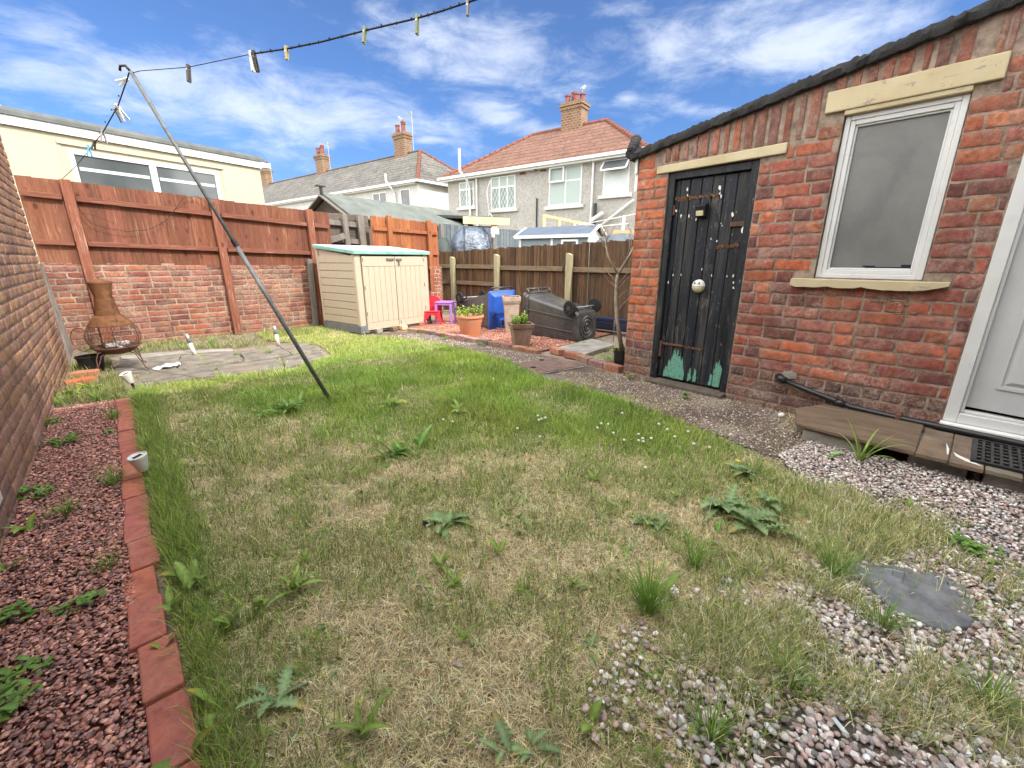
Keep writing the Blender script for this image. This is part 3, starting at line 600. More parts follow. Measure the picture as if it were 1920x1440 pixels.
# ---------------------------------------------------------------- back wall, old brick with pale mortar
def pal_back(rr, u, z):
    return rr.choice([(0.254, 0.082, 0.061), (0.271, 0.09, 0.066), (0.221, 0.074, 0.061), (0.197, 0.074, 0.066), (0.287, 0.107, 0.074), (0.238, 0.086, 0.074), (0.18, 0.07, 0.061), (0.312, 0.098, 0.057)])
bw = thing('brick_wall', (1.2, 8.0, 0), 'low worn red brick wall with pale mortar under the red fence at the back', 'wall')
O = Vector((-.62, 8.0, 0)); d = Vector((1, 0, 0)); n = Vector((0, -1, 0)); topf = lambda u: 1.115-.02*u
gap = [(3.72, 4.2, .0, 0)]
b = MB(); brick_face(b, O, d, n, 5.9, -.03, 1.12, .079, .235, pal_back, top=topf, pattern='SSSHSS', seed=9, mw=.014, depth=.016, step=.05, jit=.005, disp=.004); b.build('brick_face', M['brick_back'], bw, world=True, smooth=40)
b = MB(); wall_slab(b, O, d, n, 5.9, -.05, 1.12, top=topf, depth=.2, set_back=.006); b.build('mortar', M['mortar_pale'], bw, world=True)
b = MB(); brick_face(b, Vector((3.5, 8.0, 0)), d, n, .55, 1.06, 1.38, .079, .235, pal_back, pattern='S', seed=19, mw=.014); b.bb(3.5, 4.04, 8.01, 8.18, 1.04, 1.36, c=(.4, .2, .15)); b.build('raised_courses', M['brick_back'], bw, world=True)
# ---------------------------------------------------------------- red fence on the back wall
rr = random.Random(3)
def boards(mb, x0, x1, y, zb, zt, bw=.12, th=.014, lap=.012, var=.2, axis='x', gapc=0, r_=rr, uneven=.006):
    x = x0
    while x < x1-.02:
        w_ = min(bw*r_.uniform(.93, 1.06), x1-x); k = r_.uniform(1-var, 1+var); z0 = zb(x) if callable(zb) else zb; z1 = (zt(x+w_/2) if callable(zt) else zt)+r_.uniform(-uneven, uneven)
        off = r_.uniform(-.003, .003)+(.004 if int(x/bw) % 2 else 0); c = (k, k*r_.uniform(.93, 1.05), k*r_.uniform(.9, 1.05))
        if axis == 'x': mb.bb(x+gapc, x+w_-gapc, y+off, y+off+th, z0, z1, c=c)
        else: mb.bb(y+off, y+off+th, x+gapc, x+w_-gapc, z0, z1, c=c)
        x += w_
ft = lambda x: 2.105-.052*(x+.6)
f1 = thing('timber_fence', (1.2, 8.0, 1.1), 'tall red-brown stained board fence standing on the back brick wall', 'fence')
b = MB(); boards(b, -.62, 3.0, 8.0, lambda x: 1.095-.02*(x+.6), ft, .148); b.build('board_panel', M['fence_red'], f1, world=True, bevel=.002)
for a_, z_ in ((0, lambda x: 1.905-.061*(x+.6)), (1, lambda x: 1.355-.033*(x+.6))):
    for x0, x1 in ((-.6, -.26), (-.14, 1.27), (1.39, 2.6), (2.72, 2.96)):
        b = MB(); b.beam((x0, 7.965, z_(x0)), (x1, 7.965, z_(x1)), .05, .06); b.build('rail', M['rail_red'], f1, world=True, bevel=.004)
for x, zt_ in ((-.2, 2.09), (1.33, 1.985), (2.66, 1.95)):
    b = MB(); b.beam((x, 7.94, 0), (x+rr.uniform(-.01, .01), 7.955, zt_), .1, .09, up=(0, 1, 0)); b.build('post', M['post_red'], f1, world=True, bevel=.006)
# leaning raw post beside the shed
b = MB(); b.beam((2.5, 7.86, 0), (2.56, 7.92, 1.15), .08, .07, up=(0, 1, 0)); tag(b.build('timber_post', M['wood_grey'], bevel=.005), 'weathered loose post leaning between the red fence and the beige store', 'post')
# grey timber infill in the gap
f2 = thing('timber_fence', (3.35, 8.28, 0), 'grey unpainted timber fence seen through the gap between the two red fences', 'fence')
b = MB(); boards(b, 2.95, 3.85, 8.3, .9, lambda x: 1.95-.03*x*0, .13, .014); b.build('board_panel', M['wood_dark'], f2, world=True)
for z_ in (1.80, 1.5):
    b = MB(); b.beam((2.98, 8.26, z_), (3.72, 8.26, z_-.04), .05, .09); b.build('rail', M['wood_grey'], f2, world=True, bevel=.004)
for x in (3.38, 3.68):
    b = MB(); b.beam((x, 8.2, .9), (x-.03, 8.2, 1.93), .09 if x < 3.5 else .12, .07, up=(0, 1, 0)); b.build('post', M['wood_grey'], f2, world=True, bevel=.005)
b = MB(); b.beam((2.98, 8.14, 1.46), (3.3, 8.14, 1.56), .05, .1); b.build('brace', M['wood_grey'], f2, world=True, bevel=.004)
# orange-brown fence right of the gap
f3 = thing('timber_fence', (4.5, 8.0, 0), 'orange-brown stained board fence to the right of the gap, behind the beige store', 'fence')
ft3 = lambda x: 1.93-.045*(x-3.77)
b = MB(); boards(b, 3.76, 5.22, 8.0, .62, ft3, .12); b.build('board_panel', M['fence_red2'], f3, world=True, bevel=.002)
for z_ in (1.7, 1.3):
    for x0, x1 in ((3.79, 4.06), (4.16, 4.94), (5.03, 5.2)):
        b = MB(); b.beam((x0, 7.97, z_-.03*(x0-3.8)), (x1, 7.97, z_-.03*(x1-3.8)), .04, .06); b.build('rail', M['fence_red2'], f3, world=True, bevel=.004)
for x in (4.11, 4.985):
    b = MB(); b.beam((x, 7.95, .5), (x, 7.96, ft3(x)+.03), .09, .07, up=(0, 1, 0)); b.build('post', M['fence_red2'], f3, world=True, bevel=.004)
b = MB(); brick_face(b, Vector((4.93, 7.92, 0)), Vector((1, 0, 0)), Vector((0, -1, 0)), .27, 0, .98, .079, .235, pal_back, pattern='SH', seed=31, mw=.014); b.bb(4.94, 5.19, 7.93, 7.99, 0, .96, c=(.9, .5, .4))
tag(b.build('brick_pier', M['brick_back']), 'short red brick pier at the right end of the back wall, under the orange fence', 'pier')
# ---------------------------------------------------------------- weathered fence on the right
FA, FB = Vector((5.57, 8.45, 0)), Vector((6.12, 3.3, 0)); fd = (FB-FA); FL = fd.length; frz = math.atan2(fd.y, fd.x)
f4 = thing('timber_fence', FA, 'weathered brown close-board fence with pale posts along the right side behind the bins', 'fence', rz=frz)
b = MB(); rb = random.Random(12)
boards(b, -.1, FL, .02, .02, lambda x: 1.31+.028*x, .074, th=.013, var=.42, r_=rb, uneven=.016, gapc=.0028)
b.build('board_panel', M['fence_brown'], f4, bevel=.001)
for (u0, u1, z_) in ((-.05, 1.7, 1.0), (1.76, 3.35, .985), (3.4, FL, .975), (.1, 1.7, .66), (-.05, .4, .66)):
    b = MB(); b.beam((u0, -.012, z_), (u1, -.012, z_), .045, .08); b.build('rail', M['rail_brown'], f4, bevel=.004)
for u_, zt_ in ((.46, 1.2), (1.79, 1.245), (3.51, 1.25)):
    b = MB(); b.poly([(u_-.05, -.1, 0), (u_+.05, -.1, 0), (u_+.05, -.1, zt_-.03), (u_-.02, -.1, zt_), (u_-.05, -.1, zt_)], (0, .085, 0)); b.build('post', M['post_green'], f4, bevel=.004)
# ---------------------------------------------------------------- outhouse
XW = 3.72
def blob(mb, y, z, ry, rz_, x=XW+.0455, k=14, jag=.3, seed=0, c=None, th=.004):
    q = random.Random(seed); pts = []
    for i in range(k):
        a = 2*math.pi*i/k; f = 1+q.uniform(-jag, jag); pts.append((x, y+ry*f*math.cos(a), z+rz_*f*math.sin(a)))
    mb.poly(pts, (th, 0, 0), c)
oh = thing('brick_outhouse', (4.9, .3, 0), 'red brick lean-to outhouse with black plank door and white window on the right', 'outhouse')
topz = lambda y: 2.03+(2.35-y)*.178                              # roof line over the wall, rising towards the house
Y0 = -1.75; O = Vector((XW, Y0, 0)); d = Vector((0, 1, 0)); n = Vector((-1, 0, 0)); LW = 2.355-Y0; U = lambda y: y-Y0
def pal_old(rr, u, z):
    if z < .3: c = rr.choice([(.13, .055, .045), (.17, .07, .05), (.1, .05, .045), (.2, .08, .055)])
    elif z > 1.95: c = rr.choice([(.25, .1, .075), (.3, .11, .075), (.22, .095, .075), (.33, .12, .08), (.24, .12, .1)])
    else: c = rr.choice([(0.371, 0.11, 0.069), (0.402, 0.129, 0.073), (0.319, 0.097, 0.069), (0.278, 0.087, 0.069), (0.206, 0.074, 0.064), (0.35, 0.101, 0.069), (0.412, 0.147, 0.083), (0.299, 0.097, 0.078), (0.175, 0.069, 0.064), (0.433, 0.129, 0.069), (0.26, 0.1, 0.085), (0.33, 0.13, 0.1)])
    if u > U(2.06)-.01 and z > .45: c = rr.choice([(.5, .15, .07), (.46, .13, .065), (.42, .12, .06)])
    if .35 < z < 1.0 and .9 < u-U(0) < 1.3 and rr.random() < .3: c = (.17, .07, .055)
    return c
op_w = (U(.275), U(.855), 1.02, 2.09); op_d = (U(1.33), U(2.06), -.1, 1.87); op_f = (-.2, U(.015), .13, 3.0)
lin_w = (U(.165), U(.965), 2.02, 2.2); lin_d = (U(1.16), U(2.165), 1.865, 1.945); sill = (U(.145), U(.985), .94, 1.025)
soldier = lambda u: 99
holes = [op_w, op_d, op_f, lin_w, lin_d, sill]
nosold = holes+[(U(.99), U(2.2), 1.945, 3), (U(.12), U(.99), 2.2, 3)]
b = MB(); brick_face(b, O, d, n, LW, -.04, 2.8, .0855, .232, pal_old, openings=nosold, top=lambda u: topz(u+Y0), pattern='SSSHSSS', seed=23, mw=.012, depth=.014, step=.026, jit=.005, disp=.0035)
# bricks on end above the lintels
def soldiers(mb, y0, y1, z0, seed):
    q = random.Random(seed); y = y0
    while y < y1-.03:
        ww = min(q.uniform(.068, .085), y1-y); c = pal_old(q, 0, 2.1); kq = q.uniform(.8, 1.25); c = tuple(v*kq for v in c)
        zt_ = topz(y+ww/2)-.012; m2 = MB()
        brick_face(mb, Vector((XW-.004+q.uniform(-.002, .002), y, z0+.006)), d, n, ww-.012, 0, zt_-z0-.008, zt_-z0+.002, ww, [c], pattern='S', seed=q.randint(0, 9999), mw=.011, step=.02, jit=.005, disp=.004)
        y += ww+.004
soldiers(b, .165, .98, 2.2, 5); soldiers(b, 1.0, 2.16, 1.945, 6)
bf_ = b.build('brick_face', M['brick_old'], oh, world=True, smooth=40)
b = MB(); wall_slab(b, O, d, n, LW, -.06, 2.8, openings=[op_w, op_d, (0, U(.012), .15, 2.2)], top=lambda u: topz(u+Y0), depth=.2, set_back=.006); b.build('mortar', M['mortar'], oh, world=True)
b = MB(); q = random.Random(4)
for k in range(90):
    yc, zc = q.choice(((.4, .9), (.36, .875), (.33, .82), (.45, .89))); blob(b, yc+q.gauss(0, .045), zc+q.gauss(0, .008), q.uniform(.002, .009), q.uniform(.001, .004), x=XW-.0065, seed=k, k=7, jag=.5, th=.003)
b.build('lime_bloom', M['mortar_pale'], oh, world=True)
# end wall facing the back of the yard, returns of the pillar
b = MB(); brick_face(b, Vector((XW+.003, 2.355, 0)), Vector((1, 0, 0)), Vector((0, 1, 0)), 2.4, -.04, 2.04, .0855, .232, pal_old, pattern='SSSH', seed=29, mw=.012, step=.06); b.build('end_wall', M['brick_old'], oh, world=True, smooth=40)
b = MB(); wall_slab(b, Vector((XW+.02, 2.355, 0)), Vector((1, 0, 0)), Vector((0, 1, 0)), 2.3, -.06, 2.04, depth=.2, set_back=.006); b.build('mortar', M['mortar'], oh, world=True)
b = MB(); b.bb(6.0, 6.12, Y0, 2.35, 0, 2.05); b.build('far_wall', M['brick_old'], oh, world=True)
# torn mineral felt roof edge
b = MB(); ns = 260; sec = [(0, .0), (-.012, .035), (.0, .07), (.05, .075), (2.6, -.12), (2.6, -.18), (.06, .0)]
qn = random.Random(8)
for i in range(ns+1):
    y = 2.43-(2.43-Y0)*i/ns; zt_ = topz(y)-.008
    for k, (xx, zz_) in enumerate(sec):
        jx = .014*mnoise.noise(Vector((y*14, k*1.3, 0)))+.012*mnoise.noise(Vector((y*45, k*2.3, 0))) if k < 4 else 0; jz = .012*mnoise.noise(Vector((y*12, k*2.1, 5)))+.012*mnoise.noise(Vector((y*50, k*2.7, 5))) if k < 4 or k == 6 else 0
        b.v.append(Vector((XW-.045+xx+jx, y, zt_+zz_*.95+jz))); b.c.append((1, 1, 1))
ks = len(sec)
for i in range(ns):
    for k in range(ks): b.f.append((i*ks+k, i*ks+(k+1) % ks, (i+1)*ks+(k+1) % ks, (i+1)*ks+k))
b.f.append(tuple(range(ks))); b.f.append(tuple(ns*ks+k for k in range(ks))[::-1])
b.build('felt_roof', M['felt_black'], oh, world=True, smooth=50)
b = MB(); b.tube([(XW-.06, 2.42, 2.06), (XW+.08, 2.44, 2.1), (XW+.3, 2.44, 2.07), (XW+2.4, 2.44, 1.93)], [.045, .055, .045, .045], 9)
for k in range(5): b.ball(XW-.03+k*.03, 2.42+.01*k, 2.1+.028*k, .05, 8, (1.1, .9, .7))
b.build('felt_roll', M['felt_black'], oh, world=True, smooth=50)
b = MB(); b.bb(XW+.02, XW+.05, 2.37, 2.4, 1.75, 2.04); b.bb(XW+.0, XW+2.3, 2.37, 2.395, 1.9, 2.04); b.build('white_fascia', M['white_paint'], oh, world=True)
# lintels and sill
b = MB(); b.bb(XW-.022, XW+.11, .165, .965, 2.075, 2.2); b.bb(XW-.012, XW+.11, .275, .855, 2.045, 2.075); b.build('window_lintel', M['cream'], oh, world=True, bevel=.006)
b = MB(); b.poly([(XW-.014, 1.16, 1.875), (XW-.014, 2.165, 1.865), (XW-.014, 2.165, 1.925), (XW-.014, 1.16, 1.945)], (.1, 0, 0)); b.build('door_lintel', M['cream'], oh, world=True, bevel=.006)
b = MB(); q = random.Random(4); nb = 22; low = [.945+(.012*math.sin(k*1.1)+q.uniform(-.006, .006)) for k in range(nb+1)]; low[-1] = .955; low[0] = .975; low[1] = .955
low = [.948+q.uniform(-.003, .003) for k in range(nb+1)]; low[:4] = [.985, .972, .962, .953]; low[10:13] = [.953, .962, .951]; low[16:18] = [.958, .952]; low[-1] = .96
for k in range(nb):
    y0 = .15+.83*k/nb; y1 = .15+.83*(k+1)/nb; l0 = low[k]; l1 = low[k+1]
    b.add([(XW-.05, y0, l0+.01), (XW-.05, y1, l1+.01), (XW-.052, y1, 1.012), (XW-.052, y0, 1.012), (XW+.1, y0, l0), (XW+.1, y1, l1), (XW+.1, y1, 1.022), (XW+.1, y0, 1.022)], [(0, 3, 2, 1), (3, 7, 6, 2), (0, 1, 5, 4)]+([(0, 4, 7, 3)] if k == 0 else [])+([(1, 2, 6, 5)] if k == nb-1 else []))
b.build('window_sill', M['cream'], oh, world=True)
# window: reveal, white frame, frosted pane
wnd = MB()
def frame_rect(mb, x0, x1, ya, yb, za, zb, t):                    # picture frame in the plane x=const
    mb.bb(x0, x1, ya, ya+t, za, zb); mb.bb(x0, x1, yb-t, yb, za, zb); mb.bb(x0, x1, ya+t, yb-t, za, za+t); mb.bb(x0, x1, ya+t, yb-t, zb-t, zb)
frame_rect(wnd, XW+.028, XW+.1, .28, .85, 1.022, 2.045, .03); frame_rect(wnd, XW+.036, XW+.09, .31, .82, 1.052, 2.015, .028); frame_rect(wnd, XW+.05, XW+.08, .338, .792, 1.08, 1.987, .012)
wf = wnd.build('window_frame', M['white_pvc'], oh, world=True, bevel=.004)
b = MB(); b.bb(XW+.066, XW+.07, .345, .785, 1.087, 1.98); b.build('window_pane', M['frosted'], wf, world=True)
b = MB(); b.bb(XW+.0645, XW+.0655, .35, .585, 1.088, 1.1); b.bb(XW+.0645, XW+.0655, .35, .4, 1.1, 1.115); b.bb(XW+.0645, XW+.0655, .53, .6, 1.1, 1.108); b.build('shape_behind_pane', M['rust_dark'] if False else M['solar'], wf, world=True)
# black plank door
dk = MB(); 
frame_rect(dk, XW+.02, XW+.09, 1.335, 2.055, -.1, 1.862, .055); dk.build('door_frame', M['door_black'], oh, world=True, bevel=.004)
dr = MB(); y = 1.39; q = random.Random(2)
while y < 1.995:
    w_ = min(q.uniform(.085, .1), 2.0-y); o_ = q.uniform(-.003, .003); k = q.uniform(.75, 1.35); dr.bb(XW+.05+o_, XW+.075, y+.003, y+w_-.003, .045+q.uniform(0, .02), 1.8, c=(k, k, k)); y += w_
dr.bb(XW+.062, XW+.08, 1.39, 2.0, .05, 1.8, c=(.4, .4, .4))
door = dr.build('plank_door', M['door_black'], oh, world=True, bevel=.005)
# blistered green undercoat showing at the foot of the door
q = random.Random(12)
for (ya, yb, prof) in ((1.94, 1.735, [.13, .17, .16, .23, .21, .27, .31, .33, .3, .34, .29, .31, .25, .27, .2, .13]), (1.7, 1.665, [.12, .17, .18, .13]), (1.65, 1.615, [.14, .19, .17, .12]), (1.505, 1.475, [.11, .16, .17, .15]), (1.47, 1.405, [.22, .28, .26, .3, .27, .24])):
    n_ = len(prof); top_ = [(ya+(yb-ya)*(i+.5*j)/(n_-.5)+q.uniform(-.003, .003), prof[i]+q.uniform(-.02, .02)-(.012 if j else 0)) for i in range(n_) for j in (0, 1)]
    bot_ = [(y_, .055+q.uniform(0, .02)) for y_, _ in top_[::2]][::-1]
    b = MB(); b.poly([(XW+.0445, y_, z_) for y_, z_ in top_+bot_], (.004, 0, 0)); b.build('green_paint_patch', M['green_paint'], door, world=True)
b = MB(); q = random.Random(77)
for k in range(16): blob(b, 1.98-.023*k, 1.65+q.uniform(-.008, .008)-.002*k*0, .015, .01+.008*(k < 6), seed=k)
b.build('splintered_bare_wood', M['bare_wood'], door, world=True); b = MB()
for k in range(10): blob(b, 1.42+.018*k, 1.255+q.uniform(-.012, .012), .013, .014, seed=k+40)
b.build('splintered_bare_wood', M['bare_wood'], door, world=True); b = MB()
for k in range(12): blob(b, 1.62+.03*k, .375+q.uniform(-.006, .006), .02, .009, seed=k+60)
b.build('splintered_bare_wood', M['bare_wood'], door, world=True)
b = MB()
for k, (px, py, s_) in enumerate([(1350, 352, 9), (1352, 368, 6), (1268, 395, 6), (1277, 405, 7), (1292, 404, 6), (1305, 412, 4), (1374, 402, 8), (1352, 419, 3), (1354, 423, 3), (1333, 448, 4), (1344, 452, 4), (1262, 516, 4), (1277, 515, 4), (1253, 530, 6), (1316, 505, 4), (1375, 517, 5), (1375, 530, 5), (1334, 517, 4), (1363, 518, 4), (1375, 540, 5), (1289, 355, 5), (1289, 366, 4), (1350, 362, 5)]):
    b = MB(); p = atX(px, py, XW+.045); blob(b, p.y, p.z, s_*.0011, s_*.0022, seed=k, k=9, jag=.5, x=XW+.0435); b.build('paint_splash', M['droppings'], door, world=True)
b = MB(); b.bb(XW+.034, XW+.048, 1.345, 1.5, 1.4, 1.435); b.build('latch_bar', M['rust_dark'], door, world=True, bevel=.003)
b = MB(); b.bb(XW+.03, XW+.05, 1.985, 2.015, 1.52, 1.6); b.build('hinge', M['rust_dark'], door, world=True, bevel=.003); b = MB(); b.bb(XW+.03, XW+.05, 1.98, 2.01, .25, .4); b.bb(XW+.036, XW+.047, 1.78, 1.98, .37, .39); b.build('hinge', M['rust_dark'], door, world=True, bevel=.003)
b = MB(); b.bb(XW-.09, XW+.08, 1.33, 2.06, -.02, .035); b.build('door_sill', M['wood_dark'], oh, world=True, bevel=.008)
# objects fixed to the door
p = atX(1316, 397, XW+.02)
sl_ = thing('wall_light', (XW+.035, p.y, p.z), 'small black solar security light with cream lens on the black door', 'wall light')
b = MB(); b.poly([(0, -.042, -.05), (-.045, -.042, -.04), (-.06, -.042, .045), (0, -.042, .055)], (0, .084, 0)); b.build('housing', M['black_plastic'], sl_, bevel=.004)
b = MB(); b.poly([(-.048, -.03, -.034), (-.048, .03, -.034), (-.055, .03, .005), (-.055, -.03, .005)], (-.006, 0, 0)); b.build('lens', M['lens_cream'], sl_, bevel=.002)
b = MB(); b.poly([(-.06, -.045, .046), (0, -.045, .07), (0, .045, .07), (-.06, .045, .046)], (0, 0, .006)); b.build('solar_panel', M['solar'], sl_)
p = atX(1306, 537, XW+.0)
rl = thing('wall_light', (XW+.045, p.y, p.z), 'round two-tone solar light, white above and cream below, halfway up the black door', 'wall light')
b = MB(); MX = Matrix.Rotation(-math.pi/2, 3, 'Y')
def hemi(mb, up, r=.056, dp=.05):
    seg = 24; vs = []; n_ = 6
    for i in range(n_+1):
        a = (math.pi/2)*i/n_
        for k in range(seg//2+1):
            t = math.pi*k/(seg//2); s_ = 1 if up else -1
            vs.append((-dp*math.sin(a)-.004, r*math.cos(a)*math.cos(t), s_*r*math.cos(a)*math.sin(t)+(.001*s_)))
    m_ = seg//2+1; mb.add(vs, [(i*m_+k, i*m_+k+1, (i+1)*m_+k+1, (i+1)*m_+k) for i in range(n_) for k in range(m_-1)])
hemi(b, True); b.build('upper_shell', M['white_plastic'], rl, smooth=True)
b = MB(); hemi(b, False); b.build('lower_lens', M['lens_cream'], rl, smooth=True)
b = MB(); b.box(-.043, 0, .027, .006, .05, .02, M=Matrix.Rotation(R(35), 3, 'Y')); b.build('solar_panel', M['solar'], rl)
p = atX(1399, 431, XW+.03)
ds = thing('hanging_disc', (XW+.025, p.y, p.z), 'small white printed disc hanging from the rusty latch of the black door', 'disc')
b = MB(); b.lathe([(.034, 0), (.034, .004)], seg=24, M=Matrix.Rotation(-math.pi/2, 3, 'Y')); b.build('disc_plate', M['white_plastic'], ds)
b = MB()
for yy, z_, r_ in ((-.006, .012, .01), (.012, .004, .008), (.0, -.012, .008)): b.lathe([(r_, -.005), (r_, -.0045)], 0, yy, z_, 12, M=Matrix.Rotation(math.pi/2, 3, 'Y'))
b.build('print', M['black_plastic'], ds)
# ---------------------------------------------------------------- back door of the house, half seen at the right edge
bd = thing('back_door', (XW+.05, -.45, .15), 'white panelled back door ajar in its white frame at the right edge', 'door')
b = MB(); frame_rect(b, XW-.005, XW+.075, -.93, .012, .17, 2.2, .062); frame_rect(b, XW+.02, XW+.07, -.868, -.05, .232, 2.138, .018); b.build('door_frame', M['white_pvc'], bd, world=True, bevel=.005)
b = MB(); hinge = Vector((XW+.07, -.07, .25)); Mh = Matrix.Rotation(R(-9), 3, 'Z')
def dp(x, y, z): return hinge+Mh @ Vector((x, y, z))
def dbox(mb, x0, x1, y0, y1, z0, z1):
    mb.add([dp(x, y, z) for x in (x0, x1) for y in (y0, y1) for z in (z0, z1)], [(0, 1, 3, 2), (4, 6, 7, 5), (0, 4, 5, 1), (2, 3, 7, 6), (0, 2, 6, 4), (1, 5, 7, 3)])
dbox(b, -.02, .03, -.78, 0, .02, 1.85)
lf = b.build('door_leaf', M['pvc_shaded'], bd, world=True, bevel=.004)
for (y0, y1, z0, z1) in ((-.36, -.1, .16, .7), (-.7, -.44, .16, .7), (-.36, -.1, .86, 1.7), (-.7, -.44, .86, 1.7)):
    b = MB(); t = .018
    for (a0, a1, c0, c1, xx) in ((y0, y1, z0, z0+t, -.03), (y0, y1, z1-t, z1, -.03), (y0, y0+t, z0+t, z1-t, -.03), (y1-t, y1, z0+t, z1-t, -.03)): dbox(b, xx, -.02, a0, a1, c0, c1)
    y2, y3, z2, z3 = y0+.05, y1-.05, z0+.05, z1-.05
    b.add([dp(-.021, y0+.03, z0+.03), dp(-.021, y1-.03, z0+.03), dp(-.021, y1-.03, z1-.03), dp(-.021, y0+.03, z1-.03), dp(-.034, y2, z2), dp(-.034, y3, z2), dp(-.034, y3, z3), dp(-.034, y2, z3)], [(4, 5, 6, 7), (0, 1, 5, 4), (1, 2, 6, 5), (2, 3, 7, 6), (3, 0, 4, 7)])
    b.build('panel_moulding', M['pvc_shaded'], lf, world=True)
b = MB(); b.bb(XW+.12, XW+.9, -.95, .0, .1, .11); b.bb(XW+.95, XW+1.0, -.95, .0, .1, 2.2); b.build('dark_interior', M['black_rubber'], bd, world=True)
b = MB(); b.bb(XW-.055, XW+.06, -1.0, .02, .145, .168); b.build('threshold', M['white_paint'], bd, world=True, bevel=.004)
ts = MB(); ts.bb(XW-.07, XW+.05, -1.4, .03, -.02, .142); tag(ts.build('door_step', M['concrete'], bevel=.012), 'rough concrete step under the white back door', 'step')
# ---------------------------------------------------------------- black waste pipe along the wall foot
wp = thing('waste_pipe', (XW-.05, .94, .26), 'black plastic waste pipe running down the brick wall foot to the drain', 'pipe')
b = MB(); b.tube([(XW-.045, .93, .262), (XW-.06, .7, .205), (XW-.07, .46, .155), (XW-.075, .2, .145), (XW-.075, -.1, .142), (XW-.08, -.5, .138), (XW-.09, -1.0, .132)], .0205, 12); b.build('pipe_run', M['black_plastic'], wp, world=True, smooth=True)
b = MB(); b.tube([(XW+.02, .945, .268), (XW-.03, .945, .268), (XW-.046, .93, .262), (XW-.049, .89, .252)], [.027, .028, .028, .026], 12); b.build('elbow', M['black_plastic'], wp, world=True, smooth=True)
b = MB(); b.tube([(XW-.066, .56, .172), (XW-.069, .5, .162)], .026, 12); b.build('coupling', M['black_plastic'], wp, world=True, smooth=True)
b = MB(); b.bb(XW-.102, XW-.0, .2, .225, .115, .175); b.build('clip', M['rust_dark'], wp, world=True, bevel=.004)
b = MB()
blob(b, .885, .29, .055, .035, x=XW-.007, seed=8, k=22, jag=.25)
b.build('mortar_patch', M['concrete'], wp, world=True)
# ---------------------------------------------------------------- low step of board and tiles along the wall
b = MB(); b.poly([(3.16, .66, .085), (3.42, .74, .11), (3.64, .62, .118), (3.64, .085, .118), (3.1, .075, .1)], (0, 0, .022)); b.v = [Vector(p) for p in b.v]
tag(b.build('step_board', M['wood_board'], bevel=.004), 'weathered brown wooden board laid as a step beside the back door', 'board')
lbt = ['plain brown step tile next to the wooden board', 'brown step tile with a white paint smear, beside the black grating', 'step tile mostly covered by the left of the black grating', 'pale step tile under the middle of the black grating', 'step tile at the right edge of the photograph under the black grating', 'last step tile beyond the right edge of the picture']
for k in range(6):
    y1 = .072-.132*k; b = MB(); b.bb(3.1-.012*(k % 2), 3.63, y1-.127, y1, .098, .122, c=(.95, .8, .7) if k < 2 else (.9, .9, .85)); tl = b.build('step_tile', M['slab'], bevel=.004); tag(tl, lbt[k], 'tile', 'tiles of the step by the back door')
    if k in (0, 1):
        b = MB(); b.poly([(3.13, y1-.12, .1225), (3.15, y1-.06, .1225), (3.2, y1-.02, .1225), (3.26, y1-.008, .1225), (3.22, y1-.035, .1225), (3.17, y1-.09, .1225)] if k else [(3.3, y1-.122, .1225), (3.2, y1-.124, .1225), (3.19, y1-.118, .1225), (3.4, y1-.105, .1225)], (0, 0, .0012)); b.build('paint_smear', M['droppings'], tl, world=True)
sbl = ['grey concrete block supporting the step under the wooden board', 'concrete block under the brown step tiles', 'stained concrete block under the black grating', 'concrete block at the right edge under the step', 'hidden rear block of the step']
for k, (y0, y1) in enumerate(((.3, .62), (-.14, .1), (-.42, -.2), (-.72, -.5))):
    b = MB(); b.bb(3.17+.02*(k % 2), 3.6, y0, y1, -.02, .098 if k else .08); tag(b.build('concrete_block', M['concrete'], bevel=.01), sbl[k], 'block', 'blocks under the step')
gt = thing('drain_grating', (3.38, -.35, .124), 'black slotted plastic grating lying on the step tiles at the right edge', 'grating')
b = MB(); frame = [(-.2, .2, -.66, .22)]
b.bb(-.22, .2, .195, .215, 0, .014); b.bb(-.22, .2, -.7, -.68, 0, .014); b.bb(-.22, -.2, -.68, .195, 0, .014); b.bb(.18, .2, -.68, .195, 0, .014)
for k in range(26): b.bb(-.2, .18, -.66+k*.033, -.648+k*.033, 0, .012)
for k in range(6): b.bb(-.15+k*.06, -.14+k*.06, -.68, .195, .001, .011)
b.build('slatted_mat', M['black_plastic'], gt)
# ---------------------------------------------------------------- the house behind the camera (it throws the shade over the lawn)
hs_ = thing('brick_house', (2.5, -5.5, 0), 'two-storey brick house behind the photographer whose shadow covers the near lawn', 'house')
HY, HZ = -1.75, 6.02
b = MB(); b.bb(-5, 11, HY-.3, HY, 0, HZ-.15); b.bb(-5, 11, -9.2, -8.9, 0, HZ-.15); b.bb(-5, -4.7, -8.9, HY-.3, 0, HZ-.15); b.bb(10.7, 11, -8.9, HY-.3, 0, HZ-.15); b.build('wall', M['render_white'], hs_, world=True)
b = MB(); b.poly([(-5.3, HY+.1, HZ), (-5.3, -5.4, 8.2), (-5.3, -9.5, HZ)], (16.6, 0, 0)); b.build('roof', M['slate_roof'], hs_, world=True)
b = MB(); b.bb(.2, 1.6, HY-.05, HY+.02, 1.0, 2.2); b.bb(.2, 1.5, HY-.05, HY+.02, 3.6, 4.8); b.build('window', M['glass'], hs_, world=True)
